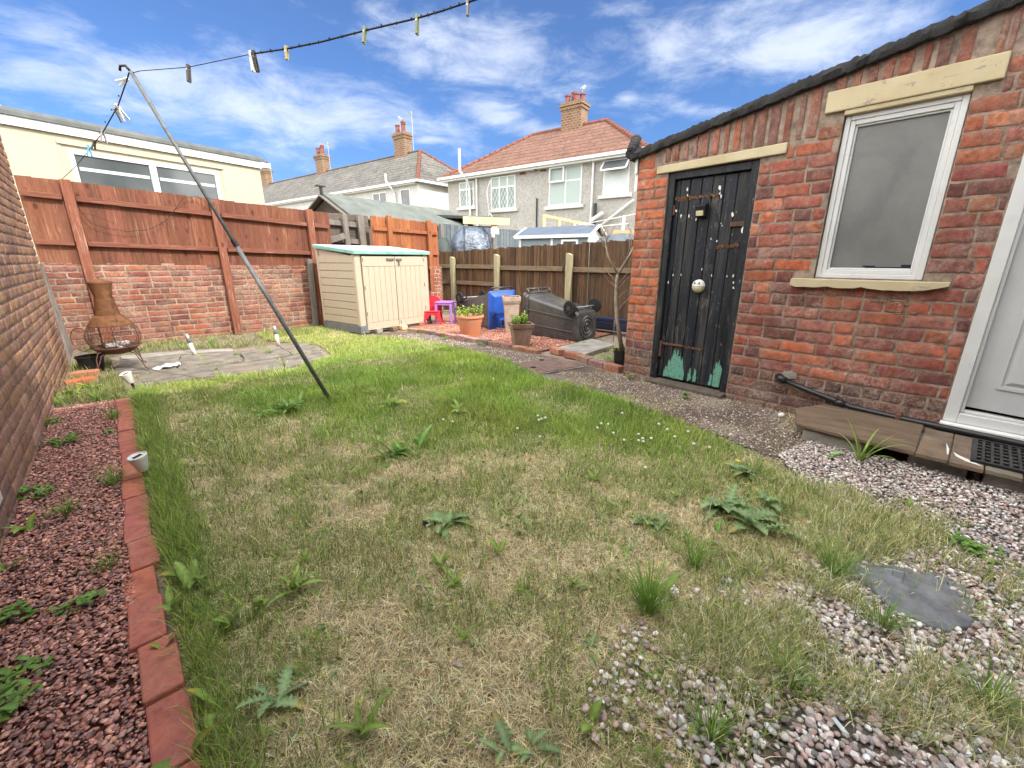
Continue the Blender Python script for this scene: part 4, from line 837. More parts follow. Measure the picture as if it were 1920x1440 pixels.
# ---------------------------------------------------------------- beige building beyond the back wall
BF = Facade((-.74, 9.9), (2.80, 10.92)); X0 = -3.6
bb_ = thing('rendered_building', BF.A, 'cream rendered single-storey building with flat felt roof beyond the back fence', 'building', rz=BF.rz)
Lb = BF.L
b = MB(); b.bb(X0, Lb-.05, 0, 3.2, -.05, 3.02); b.build('wall', M['render_cream'], bb_)
b = MB(); b.bb(X0-.05, Lb+.03, -.05, -.02, 2.985, 3.115); b.bb(Lb-.03, Lb+.12, -.14, .05, 3.0, 3.09); b.build('fascia', M['white_paint'], bb_, bevel=.006)
b = MB(); b.poly([(X0-.05, -.075, 3.115), (X0-.05, 3.25, 3.2), (X0-.05, 3.25, 3.32), (X0-.05, .05, 3.24), (X0-.05, -.06, 3.17)], (Lb-X0+.09, 0, 0)); b.build('felt_roof', M['felt_grey'], bb_)
wu0, wz1 = BF.uv(124, 278); wu1, _ = BF.uv(407, 325); wum, _ = BF.uv(283, 305)
b = MB()
def frm(mb, x0, x1, z0, z1, t, y0=-.03, y1=.02):
    mb.bb(x0, x0+t, y0, y1, z0, z1); mb.bb(x1-t, x1, y0, y1, z0, z1); mb.bb(x0+t, x1-t, y0, y1, z0, z0+t); mb.bb(x0+t, x1-t, y0, y1, z1-t, z1)
frm(b, wu0, wu1, 1.75, 2.79, .065); b.bb(wum-.05, wum+.05, -.035, .015, 1.815, 2.725); wf = b.build('window', M['white_pvc'], bb_, bevel=.004)
for a0, a1 in ((wu0+.065, wum-.05), (wum+.05, wu1-.065)):
    b = MB(); b.bb(a0, a1, -.008, -.002, 1.815, 2.725); b.build('pane', M['glass'], wf)
    b = MB(); b.bb(a0+.03, a1-.02, -.013, -.009, 2.5, 2.55); b.build('blind_rail', M['blind'], wf)
b = MB(); b.bb(wu0-.1, wu0-.06, -.012, 0, 1.8, 2.86); b.bb(wu0-.1, wu1+.12, -.035, 0, 2.85, 2.885); b.bb(wu1+.08, wu1+.12, -.012, 0, 1.8, 2.85); b.build('window_hood', M['render_cream'], bb_)
b = MB(); p = BF.uv(3, 188); b.lathe([(.16, 0), (.16, .1), (.05, .16), (.05, .2)], p[0]-.08, .4, 3.2, 16); b.build('roof_vent', M['white_plastic'], bb_)
# ---------------------------------------------------------------- chimneys, gulls, aerials
def chimney(parent, u, v, z0, z1, w_, dpt, mats, pots=3, ph=.55):
    b = MB(); b.bb(u-w_/2, u+w_/2, v-dpt/2, v+dpt/2, z0, z1-.35); b.bb(u-w_/2-.05, u+w_/2+.05, v-dpt/2-.05, v+dpt/2+.05, z1-.35, z1-.2); b.bb(u-w_/2-.1, u+w_/2+.1, v-dpt/2-.1, v+dpt/2+.1, z1-.2, z1-.08)
    b.poly([(u-w_/2, v-dpt/2, z1-.08), (u+w_/2, v-dpt/2, z1-.08), (u+w_/2, v+dpt/2, z1-.08), (u-w_/2, v+dpt/2, z1-.08)], (0, 0, .08))
    ch = b.build('chimney', mats, parent)
    for k in range(pots):
        b = MB(); t = (k+.5)/pots-.5; hh = ph*(1.25 if k == 1 else .9); b.lathe([(.15, 0), (.13, .06), (.12, hh-.08), (.15, hh-.05), (.15, hh), (.1, hh), (.1, hh-.2)], u+t*w_*.85, v+(.12 if k % 2 else -.1), z1-.02, 14, caps=False); b.build('chimney_pot', M['pot_clay'], ch, smooth=40)
    return ch
cm = Mt('chimney_brick'); bt = cm.nt.nodes.new('ShaderNodeTexBrick'); bt.inputs['Scale'].default_value = 2.2; bt.inputs['Color1'].default_value = (.13, .05, .035, 1); bt.inputs['Color2'].default_value = (.2, .08, .05, 1); bt.inputs['Mortar'].default_value = (.26, .22, .17, 1); bt.inputs['Mortar Size'].default_value = .03
cx_ = cm.nt.nodes.new('ShaderNodeCombineXYZ'); so = cm.nt.nodes.new('ShaderNodeSeparateXYZ'); cm.l(cm.obj, so.inputs[0]); cm.l(cm.math('ADD', so.outputs[0], so.outputs[1]), cx_.inputs[0]); cm.l(so.outputs[2], cx_.inputs[1]); cm.l(cx_.outputs[0], bt.inputs['Vector'])
cm.col(cm.mix(cm.ramp(cm.noise(2.2, 7, .75), [(.42, 0), (.66, .8)]), bt.outputs['Color'], (.22, .18, .1)), False).rough(.9); cm.bump(bt.outputs['Fac'], -.5, .02); M['chimney_brick'] = cm.m
def aerial(name, loc, h, label, rz=0, mat='steel'):
    t = thing(name, loc, label, 'aerial', rz=rz)
    b = MB(); b.tube([(0, 0, 0), (0, 0, h)], .018, 6); b.build('mast', M[mat], t)
    b = MB(); b.tube([(-.5, 0, h*.9), (.5, 0, h*.9)], .012, 5)
    for k in range(7): b.tube([(-.45+k*.15, -.16, h*.9), (-.45+k*.15, .16, h*.9)], .008, 4)
    b.build('antenna_elements', M[mat], t); return t
def gull(loc, rz, label):
    t = thing('seagull', loc, label, 'seagull', rz=rz); t.scale = (.8, .8, .8)
    b = MB(); Mb = Matrix.Rotation(R(-28), 3, 'Y'); prof = []
    b.ball(0, 0, .2, .085, 12, (1.9, .95, .95), M=Mb); b.ball(.13, 0, .33, .05, 10, (1, .9, 1)); b.tube([(.09, 0, .24), (.13, 0, .32)], [.06, .045], 10)
    b.build('body', M['feather_white'], t, smooth=True)
    for s_ in (-1, 1):
        b = MB(); b.ball(-.03, s_*.06, .2, .07, 10, (2.3, .3, .8), M=Mb); b.build('wing', M['feather_grey'], t, smooth=True)
        b = MB(); b.tube([(.0, s_*.03, .13), (.0, s_*.03, 0)], .007, 5); b.build('leg', M['flower_yellow'], t)
    b = MB(); b.tube([(.17, 0, .33), (.24, 0, .315)], [.014, .004], 6); b.build('beak', M['flower_yellow'], t)
    return t
# ---------------------------------------------------------------- grey-roofed terrace
TB = Facade((13.1-.177*34, 21.73+.984*34), (13.1, 21.73))
LT = TB.L
te = thing('terraced_house', TB.A, 'long terrace with grey slate roof, red hip tiles and white end wall', 'houses', rz=TB.rz)
b = MB(); b.bb(0, LT, 0, 6, 0, 5.2); b.build('wall', M['render_grey'], te)
b = MB(); b.bb(LT-.05, LT+.03, -.02, 6.02, 0, 5.12); b.build('end_wall', M['render_white'], te)
e_ = .25; zr = 7.55; b = MB(); A0 = (0, -e_, 5.15); A1 = (LT+e_, -e_, 5.15); A2 = (LT+e_, 6.25, 5.15); A3 = (0, 6.25, 5.15); R0 = (0, 3.0, zr); R1 = (LT-3.1, 3.0, zr)
b.add([A0, A1, A2, A3, R0, R1], [(0, 1, 5, 4), (1, 2, 5), (2, 3, 4, 5), (0, 4, 3), (3, 2, 1, 0)]); rf = b.build('roof', M['slate_roof'], te)
b = MB()
def ridge_line(mb, p, q, n_, r=.11):
    p = Vector(p); q = Vector(q)
    for k in range(n_):
        a = p.lerp(q, k/n_); c = p.lerp(q, (k+.93)/n_); mb.tube([a, c], [r, r*.88], 8)
ridge_line(b, A1, R1, 15); ridge_line(b, A2, R1, 15); b.build('hip_tiles', M['ridge_red'], te)
b = MB(); ridge_line(b, R0, R1, 60, .09); b.build('ridge_tiles', M['slate_roof'], te)
b = MB(); b.bb(0, LT+.3, -.38, -.25, 5.08, 5.2); b.bb(0, LT, -.25, 0, 5.02, 5.08); b.bb(LT+.25, LT+.36, -.3, 6.2, 5.08, 5.2); b.build('gutter', M['white_pvc'], te)
def fwin(fac, parent, x0, x1, y0, y1, kind='plain', zfix=None, mul=(), tr=None, mat='glass', sill=True, frame='white_pvc', t=.055):
    yc = (y0+y1)/2; xc = (x0+x1)/2; u0, _ = fac.uv(x0, yc); u1, _ = fac.uv(x1, yc); _, z1 = fac.uv(xc, y0); _, z0 = fac.uv(xc, y1)
    b = MB(); frm(b, u0, u1, z0, z1, t, -.03, .05)
    for m_ in mul: b.bb(u0+(u1-u0)*m_-.035, u0+(u1-u0)*m_+.035, -.028, .045, z0+t, z1-t)
    if tr: zt_ = z1-(z1-z0)*tr; b.bb(u0+t, u1-t, -.026, .04, zt_-.035, zt_+.035)
    w_ = b.build('window', M[frame], parent)
    b = MB(); b.bb(u0+t, u1-t, -.014, -.006, z0+t, z1-t); b.build('pane', M[mat], w_)
    if sill: b = MB(); b.bb(u0-.15, u1+.15, -.12, 0, z0-.14, z0-.01); b.build('window_sill', M['render_grey'], w_)
    return w_, u0, u1, z0, z1
fwin(TB, te, 700, 726, 361, 387, mul=(.5,)); fwin(TB, te, 752, 770, 354, 391); fwin(TB, te, 640, 662, 369, 385, mul=(.5,))
for px, p0, p1 in ((735, 328, 388), (615, 357, 372)):
    u_, z1_ = TB.uv(px, p0); b = MB(); b.tube([(u_, -.45, z1_), (u_, -.45, 5.3), (u_+.25, -.3, 4.95), (u_+.25, -.12, 4.7), (u_+.25, -.12, .2)], .055, 8); b.build('soil_pipe', M['white_pvc'], te)
def uat(fac, px, v):                                             # local u of the pixel column at depth v behind the facade
    r = ray(px, 300); A = fac.A+fac.n*v; t = fac.n.dot(A)/fac.n.dot(r); q = CP+r*t; return (q-A).dot(fac.d)
uc = [uat(TB, 757, 3.0), uat(TB, 604, 3.0), uat(TB, 495, 3.0)]
for k, u_ in enumerate(uc): chimney(te, u_, 3.0, 6.2, 8.75, .95 if k else 1.0, .6, M['chimney_brick'])
def tow(fac, u, v, z): return fac.A+fac.d*u+fac.n*v+Vector((0, 0, z))
p = tow(TB, uc[0], 3.0, 9.38); gull((p.x, p.y, p.z), R(150), 'seagull perched on the tall chimney pot of the grey-roofed terrace')
for k, lb in enumerate(['tall aerial beside the right chimney of the grey terrace', 'thin aerial beside the middle chimney of the grey terrace', 'small aerial beside the left chimney of the grey terrace']):
    p = tow(TB, uc[k]+1.0, 3.0, 7.6); aerial('tv_aerial', p, 2.2-.3*k, lb, .6)
# ---------------------------------------------------------------- pebbledashed pair of houses
SF = Facade((13.91, 20.15), (15.96, 9.95)); LS = SF.L
se = thing('semi_detached_house', SF.A, 'grey pebbledashed pair of houses with red tiled hipped roof', 'house', rz=SF.rz)
b = MB(); b.bb(0, LS, 0, 8, 0, 5.2); b.build('wall', M['pebbledash'], se)
zr = 7.62; A0 = (-.3, -.3, 5.12); A1 = (LS+.3, -.3, 5.12); A2 = (LS+.3, 8.3, 5.12); A3 = (-.3, 8.3, 5.12); R0 = (2.7, 4, zr); R1 = (6.95, 4, zr)
b = MB(); b.add([A0, A1, A2, A3, R0, R1], [(0, 1, 5, 4), (1, 2, 5), (2, 3, 4, 5), (3, 0, 4), (3, 2, 1, 0)]); b.build('roof', M['tile_red'], se)
b = MB(); ridge_line(b, A0, R0, 17); ridge_line(b, A1, R1, 17); ridge_line(b, A2, R1, 17); ridge_line(b, R0, R1, 14); b.build('ridge_tiles', M['ridge_red'], se)
b = MB(); b.bb(-.35, LS+.35, -.42, -.3, 5.06, 5.18); b.bb(-.3, LS+.3, -.3, 0, 4.98, 5.06); b.build('gutter', M['white_pvc'], se)
uc = uat(SF, 1074, 4); ch = chimney(se, uc, 4.0, 6.2, 8.68, 1.12, .7, M['chimney_brick'], pots=4, ph=.42)
p = tow(SF, uc+.4, 4.0, 9.08); gull((p.x, p.y, p.z), R(-30), 'white seagull on the chimney of the red-roofed pebbledashed house')
w_, *_r = fwin(SF, se, 862, 889, 341, 388, mul=(.5,), tr=.3, mat='curtain')
fwin(SF, se, 921, 967, 330, 392, mul=(.35, .68), tr=.33, mat='curtain')
ww, u0, u1, z0, z1 = fwin(SF, se, 1030, 1091, 311, 385, mul=(.52,), tr=.38, mat='curtain')
w4, v0, v1, q0, q1 = fwin(SF, se, 1132, 1180, 300, 364, tr=.33, mat='blind')
# leaded lozenges on the left windows
for (x0, x1, y0, y1) in ((862, 889, 357, 386), (921, 967, 352, 390)):
    b = MB()
    a0, _ = SF.uv(x0, 370); a1, _ = SF.uv(x1, 370); _, c1 = SF.uv((x0+x1)/2, y0); _, c0 = SF.uv((x0+x1)/2, y1); k = a0-1.2
    while k < a1+.1:
        for s_ in (1, -1):
            p_ = [(k, c0), (k+(c1-c0)*.55, c1)] if s_ > 0 else [(k, c1), (k+(c1-c0)*.55, c0)]
            (xa, za), (xb, zb_) = p_; ta = max(0, (a0+.08-xa)/(xb-xa)); tb = min(1, (a1-.08-xa)/(xb-xa))
            if tb > ta: b.beam((xa+(xb-xa)*ta, -.02, za+(zb_-za)*ta), (xa+(xb-xa)*tb, -.02, za+(zb_-za)*tb), .012, .012)
        k += .2
    b.build('window_leading', M['steel_grey'], se)
b = MB(); frm(b, u0+.06, u0+(u1-u0)*.5, z1-(z1-z0)*.4, z1-.02, .06, -.16, -.1); b.build('opened_sash', M['white_pvc'], se)
b = MB(); b.poly([(v0+.02, -.04, q1-.02), (v1-.02, -.04, q1-.02), (v1-.02, -.34, q1-.38), (v0+.02, -.34, q1-.38)], (0, -.04, .01)); b.build('opened_top_light', M['glass'], se)
b = MB()
for a_, c_ in (((v0+.02, -.06, q1-.02), (v1-.02, -.06, q1-.02)), ((v0+.02, -.38, q1-.38), (v1-.02, -.38, q1-.38)), ((v0+.02, -.06, q1-.02), (v0+.02, -.38, q1-.38)), ((v1-.02, -.06, q1-.02), (v1-.02, -.38, q1-.38))): b.beam(a_, c_, .06, .06)
b.build('top_light_frame', M['white_pvc'], se)
for px in (884, 897, 1110): 
    u_, _ = SF.uv(px, 400); b = MB()
    if px == 884: b.tube([(u_-.25, -.5, 6.3), (u_-.25, -.5, 5.3), (u_, -.25, 4.9), (u_, -.1, 4.6), (u_, -.1, .1)], .06, 8)
    else: b.tube([(u_, -.1, 5.1), (u_, -.1, .1)], .045, 8)
    b.build('downpipe', M['white_pvc'], se)
u_, z_ = SF.uv(1007, 316); b = MB(); b.ball(u_, -.12, z_, .11, 10); b.build('burglar_lamp', M['black_plastic'], se)
for px, py in ((980, 323), (1019, 317)):
    u_, z_ = SF.uv(px, py); b = MB(); b.bb(u_-.15, u_+.15, -.015, .0, z_-.1, z_+.1); b.build('air_brick', M['ridge_red'], se)
u_, z0_ = SF.uv(1007, 412); _, z1_ = SF.uv(1007, 372); b = MB(); b.tube([(u_, -.05, z0_-1), (u_, -.05, z1_)], .035, 6); b.build('thin_pipe', M['black_plastic'], se)
u_, z0_ = SF.uv(1118, 420); _, z1_ = SF.uv(1120, 382); b = MB(); b.tube([(u_, -.2, z0_-1), (u_, -.2, z1_)], .08, 8); b.build('vent_pipe', M['black_plastic'], se)
b = MB(); pa = SF.uv(1127, 425); pb = SF.uv(1190, 376); b.tube([(pa[0], -.15, pa[1]), (pb[0], -.15, pb[1])], .05, 7); pa = SF.uv(1115, 415); pb = SF.uv(1135, 400); b.tube([(pa[0], -.35, pa[1]), (pb[0], -.25, pb[1])], .08, 8); b.build('overflow_pipe', M['white_pvc'], se)
# aerial on the wall between the left windows
ua, za = SF.uv(925, 390); p = tow(SF, ua, -.35, za-.4); t = thing('tv_aerial', p, 'bent white aerial bracket in front of the leaded window of the pebbledashed house', 'aerial', rz=SF.rz)
b = MB(); b.tube([(0, 0, 0), (0, 0, .2), (-.1, 0, 1.15), (.12, 0, 1.6)], .025, 6); b.tube([(.25, 0, -1.2), (.25, 0, -.1), (.1, 0, .1), (0, 0, .12)], .03, 6); b.build('bracket', M['white_pvc'], t)
b = MB()
for k in range(6): b.tube([(-.6, -.05*k, .12+.12*k), (.5, -.05*k, .02+.13*k)], .012, 5)
b.build('antenna_elements', M['steel'], t)
# ---------------------------------------------------------------- things in the neighbours' gardens
# lean-to shelter with cream fascia
pL = at(868, 410, 2.35); pR = at(955, 416, 2.3)
t = thing('lean_to_shelter', (pL.x, pL.y, 0), 'open lean-to shelter with black felt roof and cream fascia below the leaded windows', 'shelter', rz=math.atan2(pR.y-pL.y, pR.x-pL.x)); Lq = (pR-pL).length
b = MB(); b.bb(-1.6, Lq, .02, 1.6, 2.36, 2.44); b.build('roof', M['felt_black'], t)
b = MB(); b.bb(0, Lq, -.03, .02, 2.2, 2.42); b.build('fascia', M['cream'], t)
for xx in (.05, .95, Lq-.5): b = MB(); b.bb(xx, xx+.1, .02, .1, 0, 2.2); b.build('post', M['cream'], t)
b = MB(); b.bb(.1, Lq-.4, .7, .75, 0, 2.2, c=(.4, .35, .3)); b.build('back_panel', M['wood_dark'], t)
# brown shed with mineral felt roof
SH = Vector((4.34, 10.18, 0)); srz = math.atan2(.27, .96)
t = thing('garden_shed', SH, 'dark timber shed with grey felt pitched roof behind the orange fence', 'shed', rz=srz)
hw, Ls, ze, za = 1.0, 4.9, 2.1, 2.63
b = MB(); b.poly([(.12, .12, 0), (.12, 2*hw-.12, 0), (.12, 2*hw-.12, ze+.02), (.12, hw, za-.06), (.12, .12, ze+.02)], (Ls-.3, 0, 0)); b.build('wall', M['wood_dark'], t)
b = MB(); b.poly([(0, -.03, ze-.05), (0, hw, za), (0, 2*hw+.03, ze-.05), (0, 2*hw+.03, ze-.01), (0, hw, za+.045), (0, -.03, ze-.01)], (Ls, 0, 0)); b.build('felt_roof', M['felt_light'], t)
b = MB(); b.beam((-.015, -.05, ze-.1), (-.015, hw, za-.03), .03, .13, up=(1, 0, 0)); b.beam((-.015, hw, za-.03), (-.015, 2*hw+.05, ze-.1), .03, .13, up=(1, 0, 0)); b.v = [Vector(p) for p in b.v]
b.build('bargeboard', M['wood_grey'], t)
b = MB(); b.bb(-.03, .02, hw-.03, hw+.03, za-.05, za+.18); b.bb(-.12, .1, hw-.05, hw+.05, za+.16, za+.19); b.build('finial', M['black_plastic'], t)
# grey fence, covered furniture
ga = at(822, 419, 2.08); gb_ = at(1000, 434, 2.08)
t = thing('timber_fence', (ga.x, ga.y, 0), 'blue-grey painted vertical board fence beyond the right garden fence', 'fence', rz=math.atan2(gb_.y-ga.y, gb_.x-ga.x)); Lq = (gb_-ga).length
b = MB(); boards(b, 0, Lq, 0, 0, lambda x: 2.08-.0*x, .15, th=.02, var=.18, gapc=.006, r_=random.Random(5)); b.bb(0, Lq, .02, .03, 0, 2.0, c=(.5, .5, .5)); b.build('board_panel', M['fence_grey'], t)
for x in (.03, Lq*.5): b = MB(); b.bb(x, x+.1, -.06, -.005, 0, 2.06); b.build('post', M['wood_grey'], t)
cp = at(882, 470, 1.1); t = thing('covered_furniture', (6.75, 8.88, 0), 'garden furniture under a shiny wrinkled blue-grey plastic cover behind the right fence', 'covered furniture', rz=R(-20))
b = MB(); seg = 20
for i, (z_, wx, wy) in enumerate([(0, .55, .5), (.9, .56, .5), (1.35, .53, .47), (1.6, .46, .4), (1.72, .34, .28), (1.76, .12, .1)]):
    for k in range(seg):
        a = 2*math.pi*k/seg; sq = (abs(math.cos(a))**.5*math.copysign(1, math.cos(a)), abs(math.sin(a))**.5*math.copysign(1, math.sin(a))); j = 1+.04*math.sin(k*2.3+i)
        b.v.append(Vector((wx*sq[0]*j, wy*sq[1]*j, z_))); b.c.append((1, 1, 1))
for i in range(5):
    for k in range(seg): b.f.append((i*seg+k, i*seg+(k+1) % seg, (i+1)*seg+(k+1) % seg, (i+1)*seg+k))
b.f.append(tuple(5*seg+k for k in range(seg))); t.scale = (.9, .9, 1.07); b.build('plastic_cover', M['tarp'], t, smooth=True)
b = MB()
for x in (-.35, .4): b.tube([(x, -.52, .7), (x, -.53, 1.3), (x*.9, -.47, 1.6), (x*.7, -.2, 1.77)], .02, 6)
b.build('cover_seam', M['navy'], t, smooth=True)
b = MB(); b.lathe([(.26, 0), (.28, .8), (.25, 1.3), (.14, 1.6), (.02, 1.64)], 6.03, 9.05, 0, 16); tag(b.build('covered_barbecue', M['tarp_dark'], smooth=True), 'dark covered barbecue between the orange fence end and the shiny cover', 'covered barbecue')
p = at(928, 434, 1.75); b = MB(); b.box(p.x, p.y, p.z, .2, .14, .14, rz=.5); b.box(p.x-.1, p.y-.05, p.z-.08, .06, .06, .12); tag(b.build('floodlight', M['white_plastic'], bevel=.02), 'white floodlight on the blue-grey fence beside the plastic cover', 'floodlight')
# pale blue playhouse
t = thing('playhouse', (8.04, 8.64, 0), 'pale blue playhouse with blue-grey roof and white bargeboards behind the right fence', 'playhouse', rz=math.atan2(-1.96, .6)); Lp = 2.05; hw = .62; ze, za = 1.70, 1.94
b = MB(); b.poly([(.08, .08, 0), (.08, 2*hw-.08, 0), (.08, 2*hw-.08, ze-.02), (.08, hw, za-.05), (.08, .08, ze-.02)], (Lp-.16, 0, 0)); b.build('wall', M['playhouse_wall'], t)
b = MB(); b.poly([(0, 0, ze), (0, hw, za), (0, 2*hw, ze), (0, 2*hw, ze+.03), (0, hw, za+.035), (0, 0, ze+.03)], (Lp, 0, 0)); b.build('roof', M['playhouse_roof'], t)
b = MB(); b.bb(-.02, Lp+.02, -.025, 0, ze-.04, ze+.035)
for x in (-.03, Lp+.005): b.beam((x+.01, -.02, ze-.0), (x+.01, hw, za+.02), .03, .08, up=(1, 0, 0)); b.beam((x+.01, hw, za+.02), (x+.01, 2*hw+.02, ze), .03, .08, up=(1, 0, 0))
for x in (.08, 1.0): b.bb(x, x+.06, .055, .078, 0, ze-.03)
b.build('white_trim', M['white_paint'], t)
b = MB(); b.poly([(Lp-.075, .1, 1.0), (Lp-.075, 2*hw-.1, 1.0), (Lp-.075, 2*hw-.1, ze-.04), (Lp-.075, hw, za-.06), (Lp-.075, .1, ze-.04)], (.01, 0, 0)); b.build('gable_boards', M['white_paint'], t)
b = MB(); frm(b, 1.3, 1.75, 1.2, 1.62, .05, .03, .075); w_ = b.build('window', M['white_paint'], t); b = MB(); b.bb(1.35, 1.7, .055, .065, 1.25, 1.57); b.build('pane', M['glass'], w_)
# timber frame, clothes lines, cream box, domed roof
a0 = at(1018, 404, 2.3); a1 = at(1130, 427, 2.0); t = thing('garden_railing', (a0.x, a0.y, 0), 'yellow pine handrail frame rising behind the playhouse roof', 'handrail', rz=math.atan2(a1.y-a0.y, a1.x-a0.x)); Lq = (Vector((a1.x, a1.y))-Vector((a0.x, a0.y))).length
b = MB(); b.beam((0, 0, 2.3), (Lq, 0, 2.0), .06, .07); b.build('top_rail', M['wood_yellow'], t)
for k in range(4): b = MB(); b.bb(Lq*k/4, Lq*k/4+.07, -.03, .03, .2, 2.28-.3*k/4); b.build('upright', M['wood_yellow'], t)
p0 = at(1170, 404, 2.2); t = thing('clothes_post', (p0.x, p0.y, 0), 'white washing line post in the garden behind the playhouse', 'clothes post')
b = MB(); b.tube([(0, 0, 0), (0, 0, 2.2)], .035, 8); b.build('post_shaft', M['white_paint'], t)
for k, (xa, ya, xb, yb, lb) in enumerate(((1085, 422, 1215, 397, 'upper white clothes line crossing in front of the pebbledashed wall'), (1130, 424, 1178, 419, 'lower white clothes line by the white washing post'))):
    pa = at(xa, ya, 2.05); pb = at(xb, yb, 2.15); b = MB(); b.tube([pa, pb], .012, 5); tag(b.build('clothes_line', M['white_plastic']), lb, 'clothes line')
p = at(1188, 438, 1.75); b = MB(); b.box(p.x, p.y, p.z-.3, .9, .5, .75, rz=-1.2); tag(b.build('cream_planter_box', M['wood_yellow']), 'pale yellow timber box at the outhouse corner beyond the right fence', 'box')
p = at(1166, 443, 1.6); b = MB(); b.lathe([(.62, 0), (.62, 1.2), (.58, 1.45), (.4, 1.6), (.05, 1.66)], p.x, p.y, 0, 20); tag(b.build('water_tank', M['fence_grey'], smooth=40), 'blue-grey ribbed dome-topped tank showing over the right fence', 'tank')
# ---------------------------------------------------------------- beige resin store
st = thing('storage_box', (2.74, 6.5, .02), 'beige resin garden store with double doors and green lid against the back fence', 'storage box', rz=math.atan2(.27, 1.43))
W_, D_, H_ = 1.45, 1.06, 1.2
b = MB(); b.bb(.02, W_-.02, .02, D_, .1, H_-.02, c=(.8, .78, .74)); b.poly([(.02, .02, H_-.03), (.02, D_, H_-.03), (.02, D_, H_+.1)], (W_-.04, 0, 0)); b.build('body', M['resin'], st)
b = MB()
for k in range(9):
    z0 = .13+k*.118; b.bb(.0, .03, .07, D_-.06, z0, z0+.11)
b.bb(-.005, .03, 0, .07, .12, H_); b.bb(-.005, .03, D_-.06, D_, .12, H_+.08); b.build('side_boards', M['resin'], st, bevel=.006)
b = MB(); b.bb(0, .1, -.01, .03, .1, H_-.005); b.build('corner_post', M['resin'], st, bevel=.008); b = MB(); b.bb(W_-.09, W_, -.01, .03, .1, H_-.005); b.build('corner_post', M['resin'], st, bevel=.008)
b = MB(); b.bb(-.012, .14, -.02, .05, 0, .12); b.bb(-.012, .02, .03, D_, 0, .12); b.bb(W_-.06, W_+.012, -.02, .05, .02, .16); b.bb(.12, W_-.03, .0, .04, .0, .03); b.bb(.02, W_-.02, .05, D_, .0, .03); b.build('base', M['resin_dark'], st, bevel=.006)
for s_, (x0, x1) in enumerate(((.11, .72), (.73, W_-.1))):
    b = MB(); b.bb(x0, x1, -.012, .02, .04, H_-.03, c=(.85, .83, .8)); b.bb(x0, x1, -.03, -.01, H_-.18, H_-.03); b.bb(x0, x1, -.03, -.01, .04, .15)
    k0 = x0; n_ = 6; wv = (x1-x0)/n_
    for k in range(n_): b.bb(x0+k*wv+.0018, x0+(k+1)*wv-.0018, -.028, -.01, .154, H_-.184)
    dd = b.build('door', M['resin'], st, bevel=.004)
    b = MB()
    if s_ == 0: b.bb(.56, .7, -.05, -.03, H_-.09, H_-.055)
    else: b.bb(.75, .86, -.05, -.03, H_-.09, H_-.06); b.bb(.79, .81, -.052, -.035, H_-.17, H_-.08); b.bb(.755, .775, -.035, -.028, .07, .13)
    b.build('latch', M['steel_grey'], dd, bevel=.004)
    b = MB(); xh = x0+.012 if s_ == 0 else x1-.012
    for z_ in (.3, .7, H_-.08): b.bb(xh-.006, xh+.006, -.034, -.028, z_-.03, z_+.03)
    b.build('hinge', M['steel_grey'], dd)
b = MB(); b.poly([(-.035, -.05, H_), (-.035, -.05, H_+.055), (-.035, D_+.02, H_+.16), (-.035, D_+.02, H_+.105)], (W_+.07, 0, 0)); ld = b.build('lid', M['resin_green'], st, bevel=.008); b = MB(); b.poly([(-.02, -.03, H_+.0565), (W_+.02, -.03, H_+.0565), (W_+.02, D_, H_+.1585), (-.02, D_, H_+.1585)], (0, 0, .004)); b.build('sunlit_lid_sheet', simple('pale_sunlit_lid', (.5, .56, .51), .6, .15, 5, .1), ld)  # top sheet added in a paler tone, sunlight painted into the lid colour
for k, (x, y, rz, lb, mt) in enumerate([(3.3, 6.6, .3, 'mossy brick propping the middle of the beige store', 'rail_brown'), (3.5, 6.62, .1, 'orange brick propping the beige store, right of the mossy one', 'brick_edge'), (3.02, 6.58, .2, 'pale block under the beige store near its left front corner', 'concrete'), (3.9, 6.75, .2, 'dark brick under the right end of the beige store', 'brick_edge')]):
    b = MB(); b.box(0, 0, .035, .11, .22, .07, rz=rz, c=(1, .55, .35) if k == 1 else ((.3, .14, .1) if k == 3 else (1, 1, 1)) if k != 1 else None); o = b.build('brick', M[mt], bevel=.008); o.location = (x, y, -.0); tag(o, lb, 'brick', 'bricks under the beige store')
